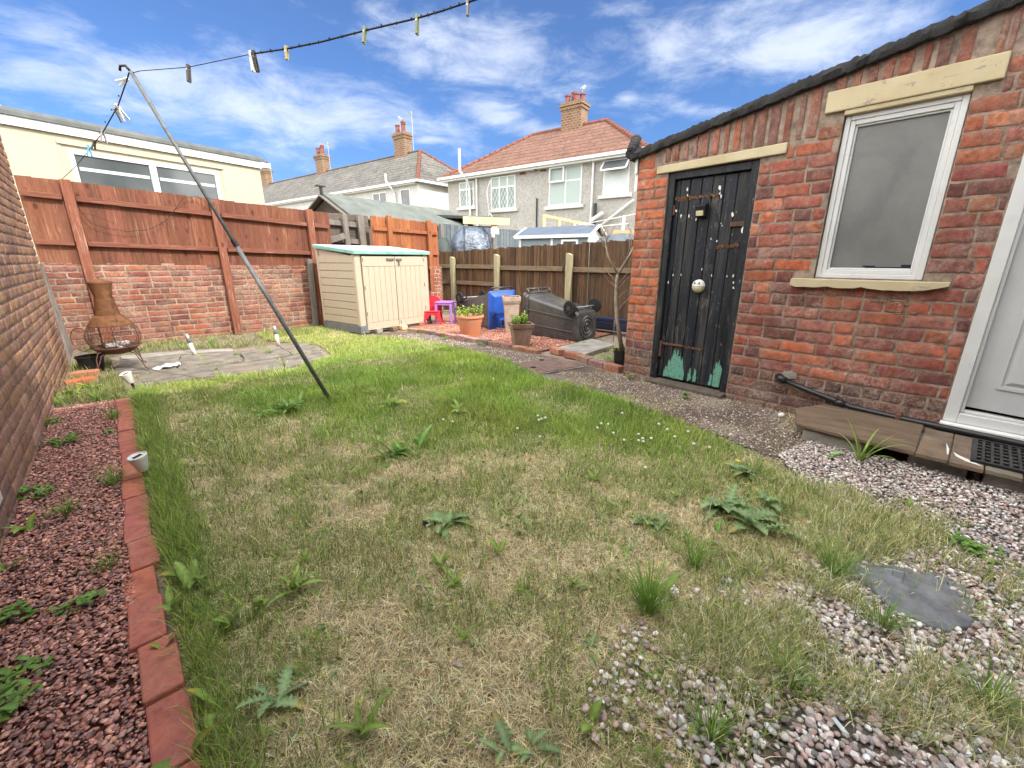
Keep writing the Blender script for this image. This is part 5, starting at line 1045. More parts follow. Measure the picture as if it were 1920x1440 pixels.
# ---------------------------------------------------------------- wheelie bins, both lying on their fronts with the wheels up
def rsec(x, hw, z0, z1, r, seg=5):
    p = []
    for (cy, cz, a0) in ((hw-r, z1-r, 0), (-hw+r, z1-r, 90), (-hw+r, z0+r, 180), (hw-r, z0+r, 270)):
        for k in range(seg):
            a = R(a0+90*k/(seg-1)); p.append(Vector((x, cy+r*math.cos(a), cz+r*math.sin(a))))
    return p
def loft(mb, secs, cap0=True, cap1=True, c=None):
    n_ = len(secs[0]); vs = [p for s_ in secs for p in s_]; fs = [(i*n_+k, i*n_+(k+1) % n_, (i+1)*n_+(k+1) % n_, (i+1)*n_+k) for i in range(len(secs)-1) for k in range(n_)]
    if cap0: fs.append(tuple(range(n_))[::-1])
    if cap1: fs.append(tuple((len(secs)-1)*n_+k for k in range(n_)))
    mb.add(vs, fs, c)
def wheelie_bin(loc, rz, label, lidmat, rot=0):
    t = thing('wheelie_bin', loc, label, 'wheelie bin', rz=rz)
    if rot: t.rotation_euler[0] = rot
    b = MB(); top = lambda x: .44+.2*x
    loft(b, [rsec(0, .225, .03, .43, .06), rsec(.03, .24, .015, .445, .05), rsec(.3, .255, .01, top(.3), .05), rsec(.6, .27, .01, top(.6), .05), rsec(.9, .285, .01, top(.9), .05), rsec(.905, .31, 0, top(.9)+.02, .05), rsec(.95, .315, 0, top(.95)+.02, .05)])
    body = b.build('body', M['bin_grey'], t, smooth=35)
    b = MB()
    for s_ in (-1, 1):
        b.beam((.06, s_*.25, .16), (.9, s_*.292, .2), .014, .02); b.beam((.06, s_*.25, .34), (.9, s_*.29, .42), .014, .02)
        b.poly([(.02, s_*.15, .44), (.2, s_*.15, .47), (.12, s_*.15, .52), (.04, s_*.15, .5)], (0, .012, 0))
    b.build('moulded_rib', M['bin_grey'], body, bevel=.004)
    b = MB()
    for r_ in (.165, .12, .06): b.lathe([(r_, -.004), (r_-.012, -.016), (r_-.028, -.016), (r_-.038, -.002)], 0, 0, .22, 24, M=Matrix.Rotation(math.pi/2, 3, 'Y') @ Matrix.Rotation(math.pi, 3, 'X'), caps=False)
    bb2 = MB(); bb2.v = [Vector((-abs(p.x), p.y, p.z)) for p in b.v]; bb2.f = b.f; bb2.c = b.c; bb2.build('base_rings', M['bin_grey'], body, smooth=40)
    b = MB(); b.tube([(.09, -.3, .5), (.09, .3, .5)], .011, 8); b.build('axle', M['steel'], t)
    for s_ in (-1, 1):
        Mw = Matrix.Rotation(math.pi/2*(-s_), 3, 'X')
        b = MB(); b.lathe([(.062, 0), (.1, .004), (.104, .012), (.104, .038), (.098, .046), (.065, .048), (.062, .036)], .09, s_*.27, .5, 26, M=Mw, caps=True); wh = b.build('wheel', M['black_rubber'], t, smooth=40)
        b = MB(); b.lathe([(.02, .03), (.024, .05), (.0, .052)], .09, s_*.27, .5, 14, M=Mw)
        for k in range(7):
            a = 2*math.pi*k/7; b.beam((.09+.015*math.cos(a), s_*.31, .5+.015*math.sin(a)), (.09+.064*math.cos(a), s_*.31, .5+.064*math.sin(a)), .01, .014)
        b.build('hub', M['bin_grey'], wh)
    b = MB(); loft(b, [rsec(.951, .32, -.0, .66, .035), rsec(.98, .325, 0, .67, .04), rsec(.99, .31, .015, .655, .045), rsec(.995, .27, .24, .62, .03), rsec(1.035, .24, .28, .59, .04), rsec(1.04, .2, .31, .56, .04)])
    lid = b.build('lid', M[lidmat], t, smooth=40)
    b = MB(); loft(b, [rsec(.99, .1, .04, .2, .03), rsec(1.03, .09, .05, .19, .03)]); b.build('lid_moulding', M[lidmat], lid, smooth=40, bevel=.004)
    b = MB(); b.bb(1.028, 1.033, -.07, -.01, .07, .17); b.build('lid_recess', M['black_plastic'], lid)
    b = MB(); hy = .24; b.tube([(.93, -hy, .64), (.96, -hy, .71), (.99, -hy, .72)], .014, 7); b.tube([(.93, hy, .64), (.96, hy, .71), (.99, hy, .72)], .014, 7); b.tube([(.98, -hy, .72), (.98, hy, .72)], .013, 8); b.tube([(.93, 0, .65), (.98, 0, .72)], .012, 6)
    b.build('handle', M['bin_grey'], t, smooth=True)
    b = MB(); b.tube([(.95, -.2, .665), (.95, .2, .665)], .014, 8); b.build('lid_hinge', M['bin_grey'], t)
    return t
wheelie_bin((4.93, 3.78, -.01), R(91), 'charcoal wheelie bin lying on its side, wheels up and base towards the outhouse', 'bin_grey')
wheelie_bin((4.80, 6.42, 0), R(-92), 'charcoal wheelie bin with a blue lid lying behind the round terracotta pot', 'bin_blue').scale = (1, .88, .97)
# ---------------------------------------------------------------- pots with plants
def leaf(mb, base, yaw, L, w_, lobes=0, lift=.6, droop=1.2, sec=8, lob=.35, c=None, r_=rnd, fold=.25, roll=0):
    base = Vector(base); h = Vector((math.cos(yaw), math.sin(yaw), 0)); s_ = Vector((-math.sin(yaw), math.cos(yaw), 0)); p = base.copy(); ang = lift; vs = []; k0 = r_.uniform(.8, 1.2); cc = tuple(x*k0 for x in (c or (1, 1, 1)))
    for i in range(sec+1):
        t = i/sec; wd = w_*math.sin(math.pi*min(1, .06+.94*t**.8))**.7
        if lobes: wd *= 1-lob*(1 if i % 2 else 0)*(1 if t < .85 else 0)
        if i == sec: wd = .0008
        up = Vector((0, 0, 1))*math.cos(ang)-h*math.sin(ang)
        off = .0 if not lobes else .012*L*((i % 2)*2-1)
        sl = (s_*math.cos(roll)+up*math.sin(roll)); vs += [p+sl*wd+up*(wd*fold)+h*off, p.copy(), p-sl*wd+up*(wd*fold)+h*off]
        p = p+(h*math.cos(ang)+Vector((0, 0, 1))*math.sin(ang))*(L/sec); ang -= droop/sec*(.5+t)
    fs = []
    for i in range(sec): a = 3*i; fs += [(a, a+1, a+4, a+3), (a+1, a+2, a+5, a+4)]
    mb.add(vs, fs, cc); nb_ = len(mb.v)-len(vs); tip = r_.random() < .3
    for i in range(len(vs)):
        f = (1.4 if i % 3 == 1 else r_.uniform(.75, 1.05)); t = i//3/sec; k_ = tuple(x*f for x in cc)
        if tip and t > .7: k_ = (k_[0]*1.5, k_[1]*.95, k_[2]*.7)
        mb.c[nb_+i] = k_
def bushy(mb, x, y, z, n_, h, spread, L=.045, w_=.011, r_=rnd, c=None):
    for k in range(n_):
        a = r_.uniform(0, 6.28); rr_ = spread*math.sqrt(r_.random()); hh = h*r_.uniform(.5, 1.1); bx = x+rr_*math.cos(a); by = y+rr_*math.sin(a); tip = Vector((bx+.3*rr_*math.cos(a), by+.3*rr_*math.sin(a), z+hh))
        mb.tube([(bx, by, z), tip], .0018, 4, c=(.7, .8, .5))
        for j in range(9):
            t = .25+.75*j/8; p = Vector((bx, by, z)).lerp(tip, t); leaf(mb, p, a+j*2.4, L*r_.uniform(.7, 1.2), w_, lift=.7, droop=1.1, sec=4, r_=r_, c=c)
p1 = thing('plant_pot', (3.93, 5.24, .012), 'round terracotta pot with bright green seedlings on the red gravel', 'plant pot')
b = MB(); b.lathe([(.0, 0), (.142, 0), (.148, .01), (.175, .2), (.183, .215), (.192, .27), (.212, .285), (.216, .3), (.212, .318), (.19, .318), (.186, .29), (.18, .26), (0, .26)], seg=36, caps=False); b.build('pot', M['terracotta'], p1, smooth=35)
b = MB(); b.lathe([(0, .285), (.182, .28)], seg=20, caps=False); b.build('soil', M['soil'], p1)
b = MB(); q = random.Random(1); bushy(b, -.1, .03, .28, 13, .16, .08, r_=q, c=(1.2, 1.2, 1)); bushy(b, .09, -.04, .28, 13, .18, .08, r_=q, c=(1.1, 1.1, 1)); b.build('foliage', M['leaf_lime'], p1)
p2 = thing('plant_pot', (3.92, 4.1, .012), 'square brown fluted planter with a leafy plant beside the brick kerb', 'plant pot', rz=R(-30)); p2.scale = (.9, .9, 1.18)
b = MB()
def sqsec(h, z): return [Vector((a*h, b_*h, z)) for a, b_ in ((-1, -1), (1, -1), (1, 1), (-1, 1))]
loft(b, [sqsec(.105, 0), sqsec(.142, .225)], cap1=False); loft(b, [sqsec(.155, .225), sqsec(.172, .27), sqsec(.15, .27), sqsec(.14, .22)], cap0=False, cap1=False)
for s_ in range(4):
    mz = Matrix.Rotation(s_*math.pi/2, 3, 'Z')
    for k in range(8):
        u = -.875+.25*k; b.add([mz @ Vector(v) for v in ((u*.1-.006, -.108, .01), (u*.1+.006, -.108, .01), (u*.137+.008, -.144, .215), (u*.137-.008, -.144, .215), (u*.1-.006, -.100, .01), (u*.1+.006, -.100, .01), (u*.137+.008, -.136, .215), (u*.137-.008, -.136, .215))], [(0, 1, 2, 3), (0, 3, 7, 4), (1, 5, 6, 2)])
b.add(sqsec(.158, .225)+sqsec(.14, .225), [(0, 4, 5, 1), (1, 5, 6, 2), (2, 6, 7, 3), (3, 7, 4, 0)])
b.build('pot', M['planter'], p2, bevel=.002)
b = MB(); b.poly(sqsec(.145, .245)); b.build('soil', M['soil'], p2)
b = MB(); bushy(b, -.05, .0, .24, 18, .11, .09, r_=q); bushy(b, .05, .03, .24, 12, .13, .07, r_=q); b.build('foliage', M['leaf_lime'], p2)
p3 = thing('plant_pot', (4.55, 4.98, .012), 'tall pale square planter stained rust orange between the two bins', 'plant pot', rz=R(-38)); p3.scale = (.84, .84, 1.04)
b = MB(); loft(b, [sqsec(.11, 0), sqsec(.14, .46)], cap1=False); loft(b, [sqsec(.15, .46), sqsec(.165, .5), sqsec(.165, .56), sqsec(.145, .56), sqsec(.14, .5)], cap0=False, cap1=False); b.add(sqsec(.15, .46)+sqsec(.135, .46), [(0, 4, 5, 1), (1, 5, 6, 2), (2, 6, 7, 3), (3, 7, 4, 0)]); b.build('pot', simple('stained_pale_pot', (.42, .34, .28), .8, .25, 9, .4, 60, dirt=(.4, .2, .11)), p3, bevel=.004)
b = MB(); b.poly([p_+Vector((0, 0, .03*((i % 2)))) for i, p_ in enumerate(sqsec(.143, .545))]); b.build('rusty_filling', M['rust'], p3)
p4 = thing('plant_pot', (4.25, 7.12, 0), 'small terracotta pot half hidden behind the beige store by the red chair', 'plant pot')
b = MB(); b.lathe([(0, 0), (.1, 0), (.13, .2), (.145, .2), (.15, .25), (.13, .25), (.12, .2), (0, .2)], seg=24, caps=False); b.build('pot', M['terracotta'], p4, smooth=35)
b = MB(); b.lathe([(0, .2), (.12, .2)], seg=14, caps=False); b.build('soil', M['soil'], p4)
# child's chair and table
ch = thing('child_chair', (4.2, 6.72, 0), "child's red plastic chair under the end of the lilac table", 'chair', rz=R(-40))
b = MB(); b.bb(-.14, .14, -.13, .13, .23, .255); b.build('seat', M['red_plastic'], ch, bevel=.01)
b = MB(); pts = [(-.14, .12, .25), (.14, .12, .25)]+[(.14*math.cos(R(a)), .14, .38+.13*math.sin(R(a))) for a in range(0, 181, 20)]; b.poly(pts, (0, .02, 0)); b.build('backrest', M['red_plastic'], ch, bevel=.006)
for sx in (-1, 1):
    for sy in (-1, 1):
        b = MB(); b.beam((sx*.15, sy*.14, 0), (sx*.115, sy*.105, .235), .05, .035, up=(0, 1, 0)); b.build('leg', M['red_plastic'], ch, bevel=.008)
b = MB(); arch = [(-.12, -.12, .235), (-.12, -.12, .12)]+[(-.07*math.cos(R(a)), -.12, .12+.07*math.sin(R(a))) for a in range(0, 181, 30)]+[(.12, -.12, .12), (.12, -.12, .235)]; b.poly(arch, (0, .015, 0)); b.build('front_apron', M['red_plastic'], ch)
tb = thing('child_table', (4.34, 6.56, 0), "child's lilac plastic table beside the bin wheel and beige store", 'table', rz=math.atan2(-.34, .26)); tb.scale = (.72, .9, 1.03)
b = MB(); b.bb(-.215, .215, -.06, .26, .375, .4); b.bb(-.2, .2, -.05, .25, .34, .376); b.build('table_top', M['purple_plastic'], tb, bevel=.008)
for sx, sy in ((-1, 0), (1, 0), (-1, 1), (1, 1)):
    b = MB(); x = sx*.19; y = -.04+sy*.28; b.beam((x*1.06, y, 0), (x, y, .35), .055, .045, up=(0, 1, 0)); b.build('leg', M['purple_plastic'], tb, bevel=.008)
# navy trough at the foot of the right fence
b = MB(); b.bb(0, 1.25, -.13, .05, .14, .2); b.bb(.03, 1.22, -.1, .03, .0, .14); b.bb(.03, 1.22, -.12, -.1, .02, .135)
o = b.build('trough', M['navy'], bevel=.01); o.location = (5.72, 4.55, .06); o.rotation_euler = (0, 0, frz); tag(o, 'long navy plastic trough along the foot of the right fence', 'trough')
# ---------------------------------------------------------------- bare sapling in a black pot
sp = thing('sapling', (3.99, 2.56, 0), 'bare pale-barked sapling in a black nursery pot beside the outhouse pillar', 'sapling')
b = MB(); b.lathe([(0, 0), (.075, 0), (.09, .17), (.097, .17), (.098, .2), (.088, .2), (.08, .17), (0, .17)], seg=26, caps=False); b.build('pot', M['black_plastic'], sp, smooth=35)
b = MB(); b.lathe([(0, .175), (.083, .175)], seg=16, caps=False); b.build('soil', M['soil'], sp)
g0 = Vector((3.99, 2.56, 0)); V2 = lambda x, y, dy=0: up_from(x, y, g0+Vector((dy*.6, dy*.8, 0)))-g0
b = MB(); tr = [V2(1158, 640), V2(1157, 600), V2(1155, 560), V2(1156, 530), V2(1158, 515)]; tr[0] = Vector((0, 0, .17)); b.tube(tr, [.025, .022, .02, .018, .017], 8); b.tube([V2(1150, 640), V2(1152, 600)], [.004, .003], 5)
b.build('trunk', M['bark'], sp, smooth=True)
q = random.Random(21)
def twig(mb, p, d, L, r_, depth):
    pts = [p]; dd = d.normalized()
    for k in range(4):
        dd = (dd+Vector((q.uniform(-.16, .16), q.uniform(-.16, .16), q.uniform(-.08, .16)))).normalized(); pts.append(pts[-1]+dd*(L/4))
    mb.tube(pts, [r_*(1-.18*k) for k in range(5)], 5)
    if depth > 0:
        for k in range(3 if depth > 1 else 2):
            i = q.randint(1, 3); sd = (dd+Vector((q.uniform(-1, 1), q.uniform(-1, 1), q.uniform(-.2, .7)))).normalized(); twig(mb, pts[i], sd, L*.55, r_*.5, depth-1)
b = MB(); fk = V2(1158, 515)
for (mx_, my_, ex, ey, r_) in ((1140, 480, 1133, 445, .013), (1180, 480, 1200, 440, .016)):
    mid = V2(mx_, my_, .03); end = V2(ex, ey, .06); b.tube([fk, mid, end], [r_, r_*.8, r_*.5], 6)
    for k in range(9): twig(b, mid.lerp(end, q.random()), (end-mid).normalized()+Vector((q.uniform(-1, 1), q.uniform(-1, 1), q.uniform(0, .8))), .22, .0035, 2)
for (x, y, ex, ey) in ((1156, 530, 1140, 512), (1157, 545, 1186, 512), (1157, 560, 1182, 540), (1156, 585, 1178, 560), (1155, 540, 1142, 528), (1158, 520, 1176, 480), (1157, 535, 1190, 500)):
    a_ = V2(x, y); e2 = V2(ex, ey, q.uniform(-.05, .05)); b.tube([a_, a_.lerp(e2, .5)+Vector((0, 0, .01)), e2], [.006, .004, .002], 5); twig(b, a_.lerp(e2, .7), e2-a_, .14, .002, 1)
b.build('branches', M['bark'], sp, smooth=True)
b = MB(); bushy(b, .03, -.01, .17, 8, .1, .05, L=.03, w_=.006, r_=q, c=(.9, 1, .9))
for k in range(7): a = q.uniform(0, 6.28); leaf(b, (.05*math.cos(a), .05*math.sin(a), .17), a, .16, .004, lift=.9, droop=2.2, r_=q, c=(1.6, 1.5, 1.6))
b.build('weeds_in_pot', M['leaf'], sp)
b = MB(); b.bb(.02, .045, -.05, -.045, .16, .25); b.build('plant_label', M['white_plastic'], sp)
# ---------------------------------------------------------------- chiminea
cm_ = thing('chiminea', (-.1, 6.12, .02), 'rusty steel garden chiminea with mesh bowl and conical chimney by the back wall', 'chiminea', rz=R(20)); cm_.scale = (.77, .77, 1)
b = MB(); b.lathe([(.13, .57), (.128, .585), (.1, .735), (.1, .75)], seg=30, caps=False); b.lathe([(.092, .75), (.092, .757), (.122, .885), (.126, .89), (.126, .9), (.112, .9)], seg=30, caps=False); b.build('chimney', M['rust'], cm_, smooth=20)
b = MB(); b.lathe([(.128, .9), (.12, .912), (.03, .935), (.012, .94), (.012, .96), (0, .96)], seg=26); b.build('cap', M['rust'], cm_, smooth=30)
b = MB(); b.lathe([(.232, .465), (.235, .472), (.165, .56), (.13, .572)], seg=36, caps=False); b.build('hood', M['rust'], cm_, smooth=20)
b = MB(); b.lathe([(0, .165), (.12, .17), (.2, .2), (.25, .235), (.262, .24), (.262, .25), (.245, .25), (.18, .215), (0, .19)], seg=36, caps=False); b.build('fire_pan', M['rust_dark'], cm_, smooth=30)
b = MB(); mr = lambda z: .235+.055*math.sin(math.pi*min(1, max(0, (z-.235)/.24)))
nh = 44
for fam in (-1, 1):
    for k in range(nh):
        pts = []
        for j in range(6):
            z = .24+.23*j/5; a = 2*math.pi*k/nh+fam*.42*j/5; pts.append((mr(z)*math.cos(a), mr(z)*math.sin(a), z))
        b.tube(pts, .0014, 3, caps=False)
b.build('mesh_screen', M['rust_dark'], cm_)
b = MB()
for k in range(6):
    a = 2*math.pi*k/6+.2; b.tube([(mr(z)*math.cos(a)*1.01, mr(z)*math.sin(a)*1.01, z) for z in (.24, .3, .36, .42, .47)], .005, 5)
ring = [(mr(.36)*1.01*math.cos(t), mr(.36)*1.01*math.sin(t), .36) for t in [2*math.pi*k/30 for k in range(31)]]; b.tube(ring, .003, 4); b.build('mesh_frame', M['rust_dark'], cm_)
b = MB(); ca = math.pi+.25
for k in range(17):
    t0 = 2*math.pi*k/16; 
c0 = Vector((-.3, .12, .34)); ex_ = Vector((-.55, .8, 0)).normalized(); rg = [c0+ex_*.12*math.cos(2*math.pi*k/20)+Vector((0, 0, .12*math.sin(2*math.pi*k/20))) for k in range(21)]; b.tube(rg, .005, 5)
for k in range(-8, 9):
    h_ = math.sqrt(max(0, .12**2-(k*.014)**2)); b.tube([c0+ex_*k*.014+Vector((0, 0, -h_)), c0+ex_*k*.014+Vector((0, 0, h_))], .0014, 3); b.tube([c0+Vector((0, 0, k*.014))-ex_*h_, c0+Vector((0, 0, k*.014))+ex_*h_], .0014, 3)
b.build('mesh_door', M['rust_dark'], cm_)
b = MB(); q = random.Random(5)
for k in range(9): a = q.uniform(0, 6.28); r_ = q.uniform(0, .14); b.box(r_*math.cos(a), r_*math.sin(a), .235+q.uniform(0, .04), .12, .045, .04, rz=q.uniform(0, 3))
b.build('ash_logs', M['ash'], cm_, bevel=.008)
for k in range(4):
    a = math.pi/4+k*math.pi/2-.35; h_ = lambda r_, z: (r_*math.cos(a), r_*math.sin(a), z)
    b = MB(); b.tube([h_(.19, .2), h_(.27, .21), h_(.315, .15), h_(.325, .06), h_(.35, .012), h_(.385, .0)], .0065, 6); b.tube([h_(.16, .19), h_(.24, .17), h_(.29, .1), h_(.318, .07)], .0055, 6); b.build('leg', M['rust_dark'], cm_, smooth=True)
bk = thing('bucket', (-.33, 6.3, 0), 'small black bucket standing behind the left legs of the chiminea', 'bucket')
b = MB(); b.lathe([(0, 0), (.085, 0), (.115, .15), (.122, .15), (.122, .165), (.11, .165), (.1, .06), (0, .06)], seg=26, caps=False); b.build('bucket_body', M['black_plastic'], bk, smooth=35)
b = MB(); b.tube([(.12*math.cos(t), .12*math.sin(t), .165+.03*math.sin(t)) for t in [math.pi*k/12 for k in range(13)]], .003, 5); b.build('handle', M['steel'], bk)
# ---------------------------------------------------------------- stake lights
def cup_light(loc, tilt, label):
    t = thing('garden_light', loc, label, 'garden light', rot=tilt)
    b = MB(); b.tube([(0, 0, -.12), (0, 0, .075)], [.006, .011], 8); b.build('stake', M['black_plastic'], t)
    b = MB(); b.lathe([(0, .07), (.021, .07), (.023, .075), (.042, .155), (.043, .162), (.038, .164), (.036, .158), (0, .155)], seg=28, caps=False); b.build('cup', M['white_plastic'], t, smooth=35)
    b = MB(); b.box(0, 0, .159, .04, .018, .003, rz=.5); b.build('solar_cell', M['solar'], t); return t
cup_light((-.06, 2.84, .0), (R(5), R(-7), 0), 'near white cup-shaped solar stake light beside the red edging bricks')
cup_light((-.03, 4.82, .06), (R(6), R(-14), 0), 'far white cup-shaped solar stake light by the sunlit weeds')
for (x0, y0, x1, y1, lb) in ((365, 664, 349, 626, 'left of the two slim steel stake lights leaning in front of the back wall'), (522, 645, 514, 611, 'right of the two slim steel stake lights, before the red fence post')):
    g1 = at(x0, y0); tp = up_from(x1, y1, g1); t = thing('garden_light', g1, lb, 'garden light', 'steel stake lights by the back wall')
    b = MB(); dv = tp-g1; b.tube([dv*-.1, dv*.55], .022, 12); b.build('tube_body', M['white_plastic'], t, smooth=True); b = MB(); b.tube([dv*.55, dv], .023, 12); b.build('steel_head', M['steel'], t, smooth=True)
# ---------------------------------------------------------------- clothes prop, washing line, pegs
T_ = at(245, 134, 2.3); Q_ = at(890, 0, 2.42)
pr = thing('clothes_prop', (1.17, 3.54, 0), 'long grey metal clothes prop leaning across the lawn to hold up the washing line', 'clothes prop')
bp = Vector((1.17, 3.54, -.01)); 
b = MB(); b.tube([bp, bp.lerp(T_, .55)], .0165, 12); b.build('lower_pole', M['steel_grey'], pr, world=True, smooth=True)
b = MB(); b.tube([bp.lerp(T_, .545), T_], .0125, 12); b.build('upper_pole', M['steel_grey'], pr, world=True, smooth=True)
b = MB(); b.tube([bp.lerp(T_, .54), bp.lerp(T_, .56)], .0185, 12); b.build('collar', M['black_plastic'], pr, world=True)
b = MB(); b.tube([T_, T_+Vector((-.02, .01, .03)), T_+Vector((-.045, .03, .028)), T_+Vector((-.05, .035, .0))], .008, 7); b.build('hook', M['black_plastic'], pr, world=True, smooth=True)
def plane_pt(x, y, A, B):
    dd = (B-A); n_ = Vector((-dd.y, dd.x, 0)); r = ray(x, y); return CP+r*(n_.dot(A-CP)/n_.dot(r))
LP = [plane_pt(x, y, T_, Q_) for x, y in ((262, 133), (353, 126), (473, 101), (540, 91), (600, 79), (685, 57), (783, 34), (830, 20), (890, 0))]
far_ = LP[-1]+(LP[-1]-LP[-2]).normalized()*4.6; H1 = Vector((-.21, 7.93, 2.09))
LQ = [plane_pt(x, y, T_, H1) for x, y in ((238, 150), (221, 199), (193, 248), (177, 268), (144, 310), (114, 338))]
wl_ = thing('washing_line', T_, 'washing line from the fence post over the prop and out of the picture', 'washing line')
b = MB(); b.tube(LP[:3], .0022, 6); b.tube(LP[2:]+[far_], .0045, 6); b.tube([T_+Vector((0, 0, -.01)), LP[0]], .0025, 5); b.tube([T_+Vector((-.01, 0, -.01))]+LQ[:4], .0042, 6); b.tube(LQ[3:], .003, 6); b.build('line', M['black_rubber'], wl_, world=True, smooth=True)
b = MB(); q = random.Random(9)
for k in range(22):
    t = k/21*.97; i = 2+int(t*5.99); p = LP[i].lerp(LP[i+1], (t*6) % 1 if i < 8 else 0); b.tube([p+Vector((0, 0, -.006)), p+Vector((q.uniform(-.008, .008), q.uniform(-.008, .008), .008))], .004, 5)
for k in range(6): p = LQ[0].lerp(LQ[3], k/5); b.tube([p+Vector((0, 0, -.005)), p+Vector((0, 0, .005))], .0048, 5)
b.build('line_wrapping', M['black_rubber'], wl_, world=True)
def peg(p, label, mat, tilt, L=.1, spread=.12, rz=.6):
    t = thing('clothes_peg', p, label, 'clothes peg', 'pegs left on the washing line', rot=(tilt[0], tilt[1], rz))
    for s_ in (-1, 1):
        b = MB(); sp_ = spread*s_; b.poly([(s_*.002, -.006, .02), (s_*.012, -.006, .016), (s_*.012, -.006, -.01), (s_*(.004+L*abs(spread)), -.006, -L*.95), (s_*(L*abs(spread)-.004), -.006, -L), (s_*.002, -.006, -.02)], (0, .012, 0)); b.build('peg_arm', mat, t, bevel=.001)
    b = MB(); b.tube([(-.013, 0, -.012), (.013, 0, -.012)], .006, 6); b.build('spring', M['steel'], t); return t
pw = simple('grey_peg', (.28, .28, .29), .5, .2, 30, .1); pd_ = simple('dark_peg', (.08, .075, .07), .6, .2, 30, .1); pg_ = simple('dull_green_peg', (.18, .21, .1), .5, .2, 30, .1); py_ = simple('cream_peg', (.42, .32, .15), .5, .2, 30, .1); pb_ = simple('blue_peg', (.15, .4, .7), .5, .2, 30, .1)
for (px, py, mt, lb, tl, L) in ((353, 127, pd_, 'dark brown clothes peg on the thin line just right of the prop', (0, .15), .085), (471, 102, M['white_plastic'], 'white clothes peg in the cluster of two on the line', (0, 0), .09), (476, 101, pd_, 'dark clothes peg in the cluster of two on the line', (.1, -.25), .09), (537, 93, py_, 'short cream clothes peg right of the cluster on the line', (0, .1), .055), (684, 57, pg_, 'dull green clothes peg, left of the two green ones', (0, .3), .075), (782, 35, pg_, 'dull green clothes peg, right of the two green ones', (0, .15), .08), (877, 6, pw, 'grey clothes peg nearest the top edge of the picture', (0, .1), .06)):
    peg(plane_pt(px, py, T_, Q_), lb, mt, tl, L, .1)
for (px, py, mt, lb, tl, L) in ((236, 150, M['white_plastic'], 'white clothes peg at the hook of the prop', (.9, .8), .06), (221, 200, M['white_plastic'], 'upper white clothes peg on the line left of the prop', (0, -.5), .09), (217, 206, pw, 'grey clothes peg just under the upper white peg left of the prop', (.4, -.9), .09), (192, 246, pw, 'pale clothes peg on the left line in front of the cream fascia', (0, .1), .09), (177, 268, pd_, 'brown clothes peg at the end of the thick part of the line', (.3, .2), .06), (166, 276, pb_, 'light blue clothes peg in front of the cream building window', (0, .1), .08)):
    peg(plane_pt(px, py, T_, H1), lb, mt, tl, L, .25)
# string of little lights sagging on the fence
sg = thing('string_lights', (.2, 7.95, 1.8), 'thin wire of fairy lights sagging across the red back fence', 'fairy lights')
pts = [atY(x, y, 7.93) for x, y in ((130, 345), (150, 395), (170, 418), (200, 428), (240, 434), (280, 430), (310, 415), (330, 390), (345, 370), (370, 368), (395, 385))]
b = MB(); b.tube(pts, .0028, 5); b.tube([atY(x, y, 7.93) for x, y in ((138, 408), (150, 400), (170, 402), (195, 411), (215, 420))], .002, 4); b.build('wire', M['black_rubber'], sg, world=True)
b = MB()
for k in range(22):
    t = k/21*9.99; p = pts[int(t)].lerp(pts[int(t)+1], t % 1); b.tube([p, p+Vector((0, -.004, -.02))], .004, 5, c=(1, 1, 1))
b.build('bulb_holders', M['black_plastic'], sg, world=True)
# ---------------------------------------------------------------- edging bricks and kerb
ordn = ['first', 'second', 'third', 'fourth', 'fifth', 'sixth', 'seventh', 'eighth', 'ninth', 'tenth', 'eleventh', 'twelfth', 'thirteenth', 'fourteenth', 'fifteenth', 'sixteenth', 'seventeenth', 'eighteenth', 'nineteenth', 'twentieth']
q = random.Random(31); y = .52; k = 0
bc = [(.44, .155, .115), (.46, .17, .12), (.48, .17, .11), (.43, .15, .12), (.4, .14, .11)]
jy = [at(355, 1440).y-.06]
js = [at(348, 1299).y, at(305, 1191).y, at(301, 1099).y, at(290, 1035).y]
y = js[0]-.46; joints = []
while y < 4.78: joints.append(y); y += .2285
for k in range(len(joints)-1):
    y0, y1 = joints[k], joints[k+1]-.006; b = MB(); c = q.choice(bc); xo = {2: .012, 3: -.006, 4: -.014, 1: .0}.get(k, q.uniform(-.006, .006)); nsub = 10
    b.box(0, 0, 0, .09, y1-y0, .1, c=c)
    o = b.build('edging_brick', M['brick_edge'], bevel=.006); o.location = (-.12+xo+(.016 if k < 2 else 0), (y0+y1)/2, -.022+q.uniform(-.006, .006)+(.012 if k in (2, 3) else 0)); o.rotation_euler = (q.uniform(-.02, .02), q.uniform(-.02, .02), q.uniform(-.03, .03))
    n_ = k-1
    tag(o, ('red edging brick beside the chippings, %s from the bottom of the photo' % ordn[n_]) if n_ >= 0 else 'red edging brick between chippings and lawn cut by the bottom of the picture', 'brick', 'red edging bricks between the bed and the lawn')
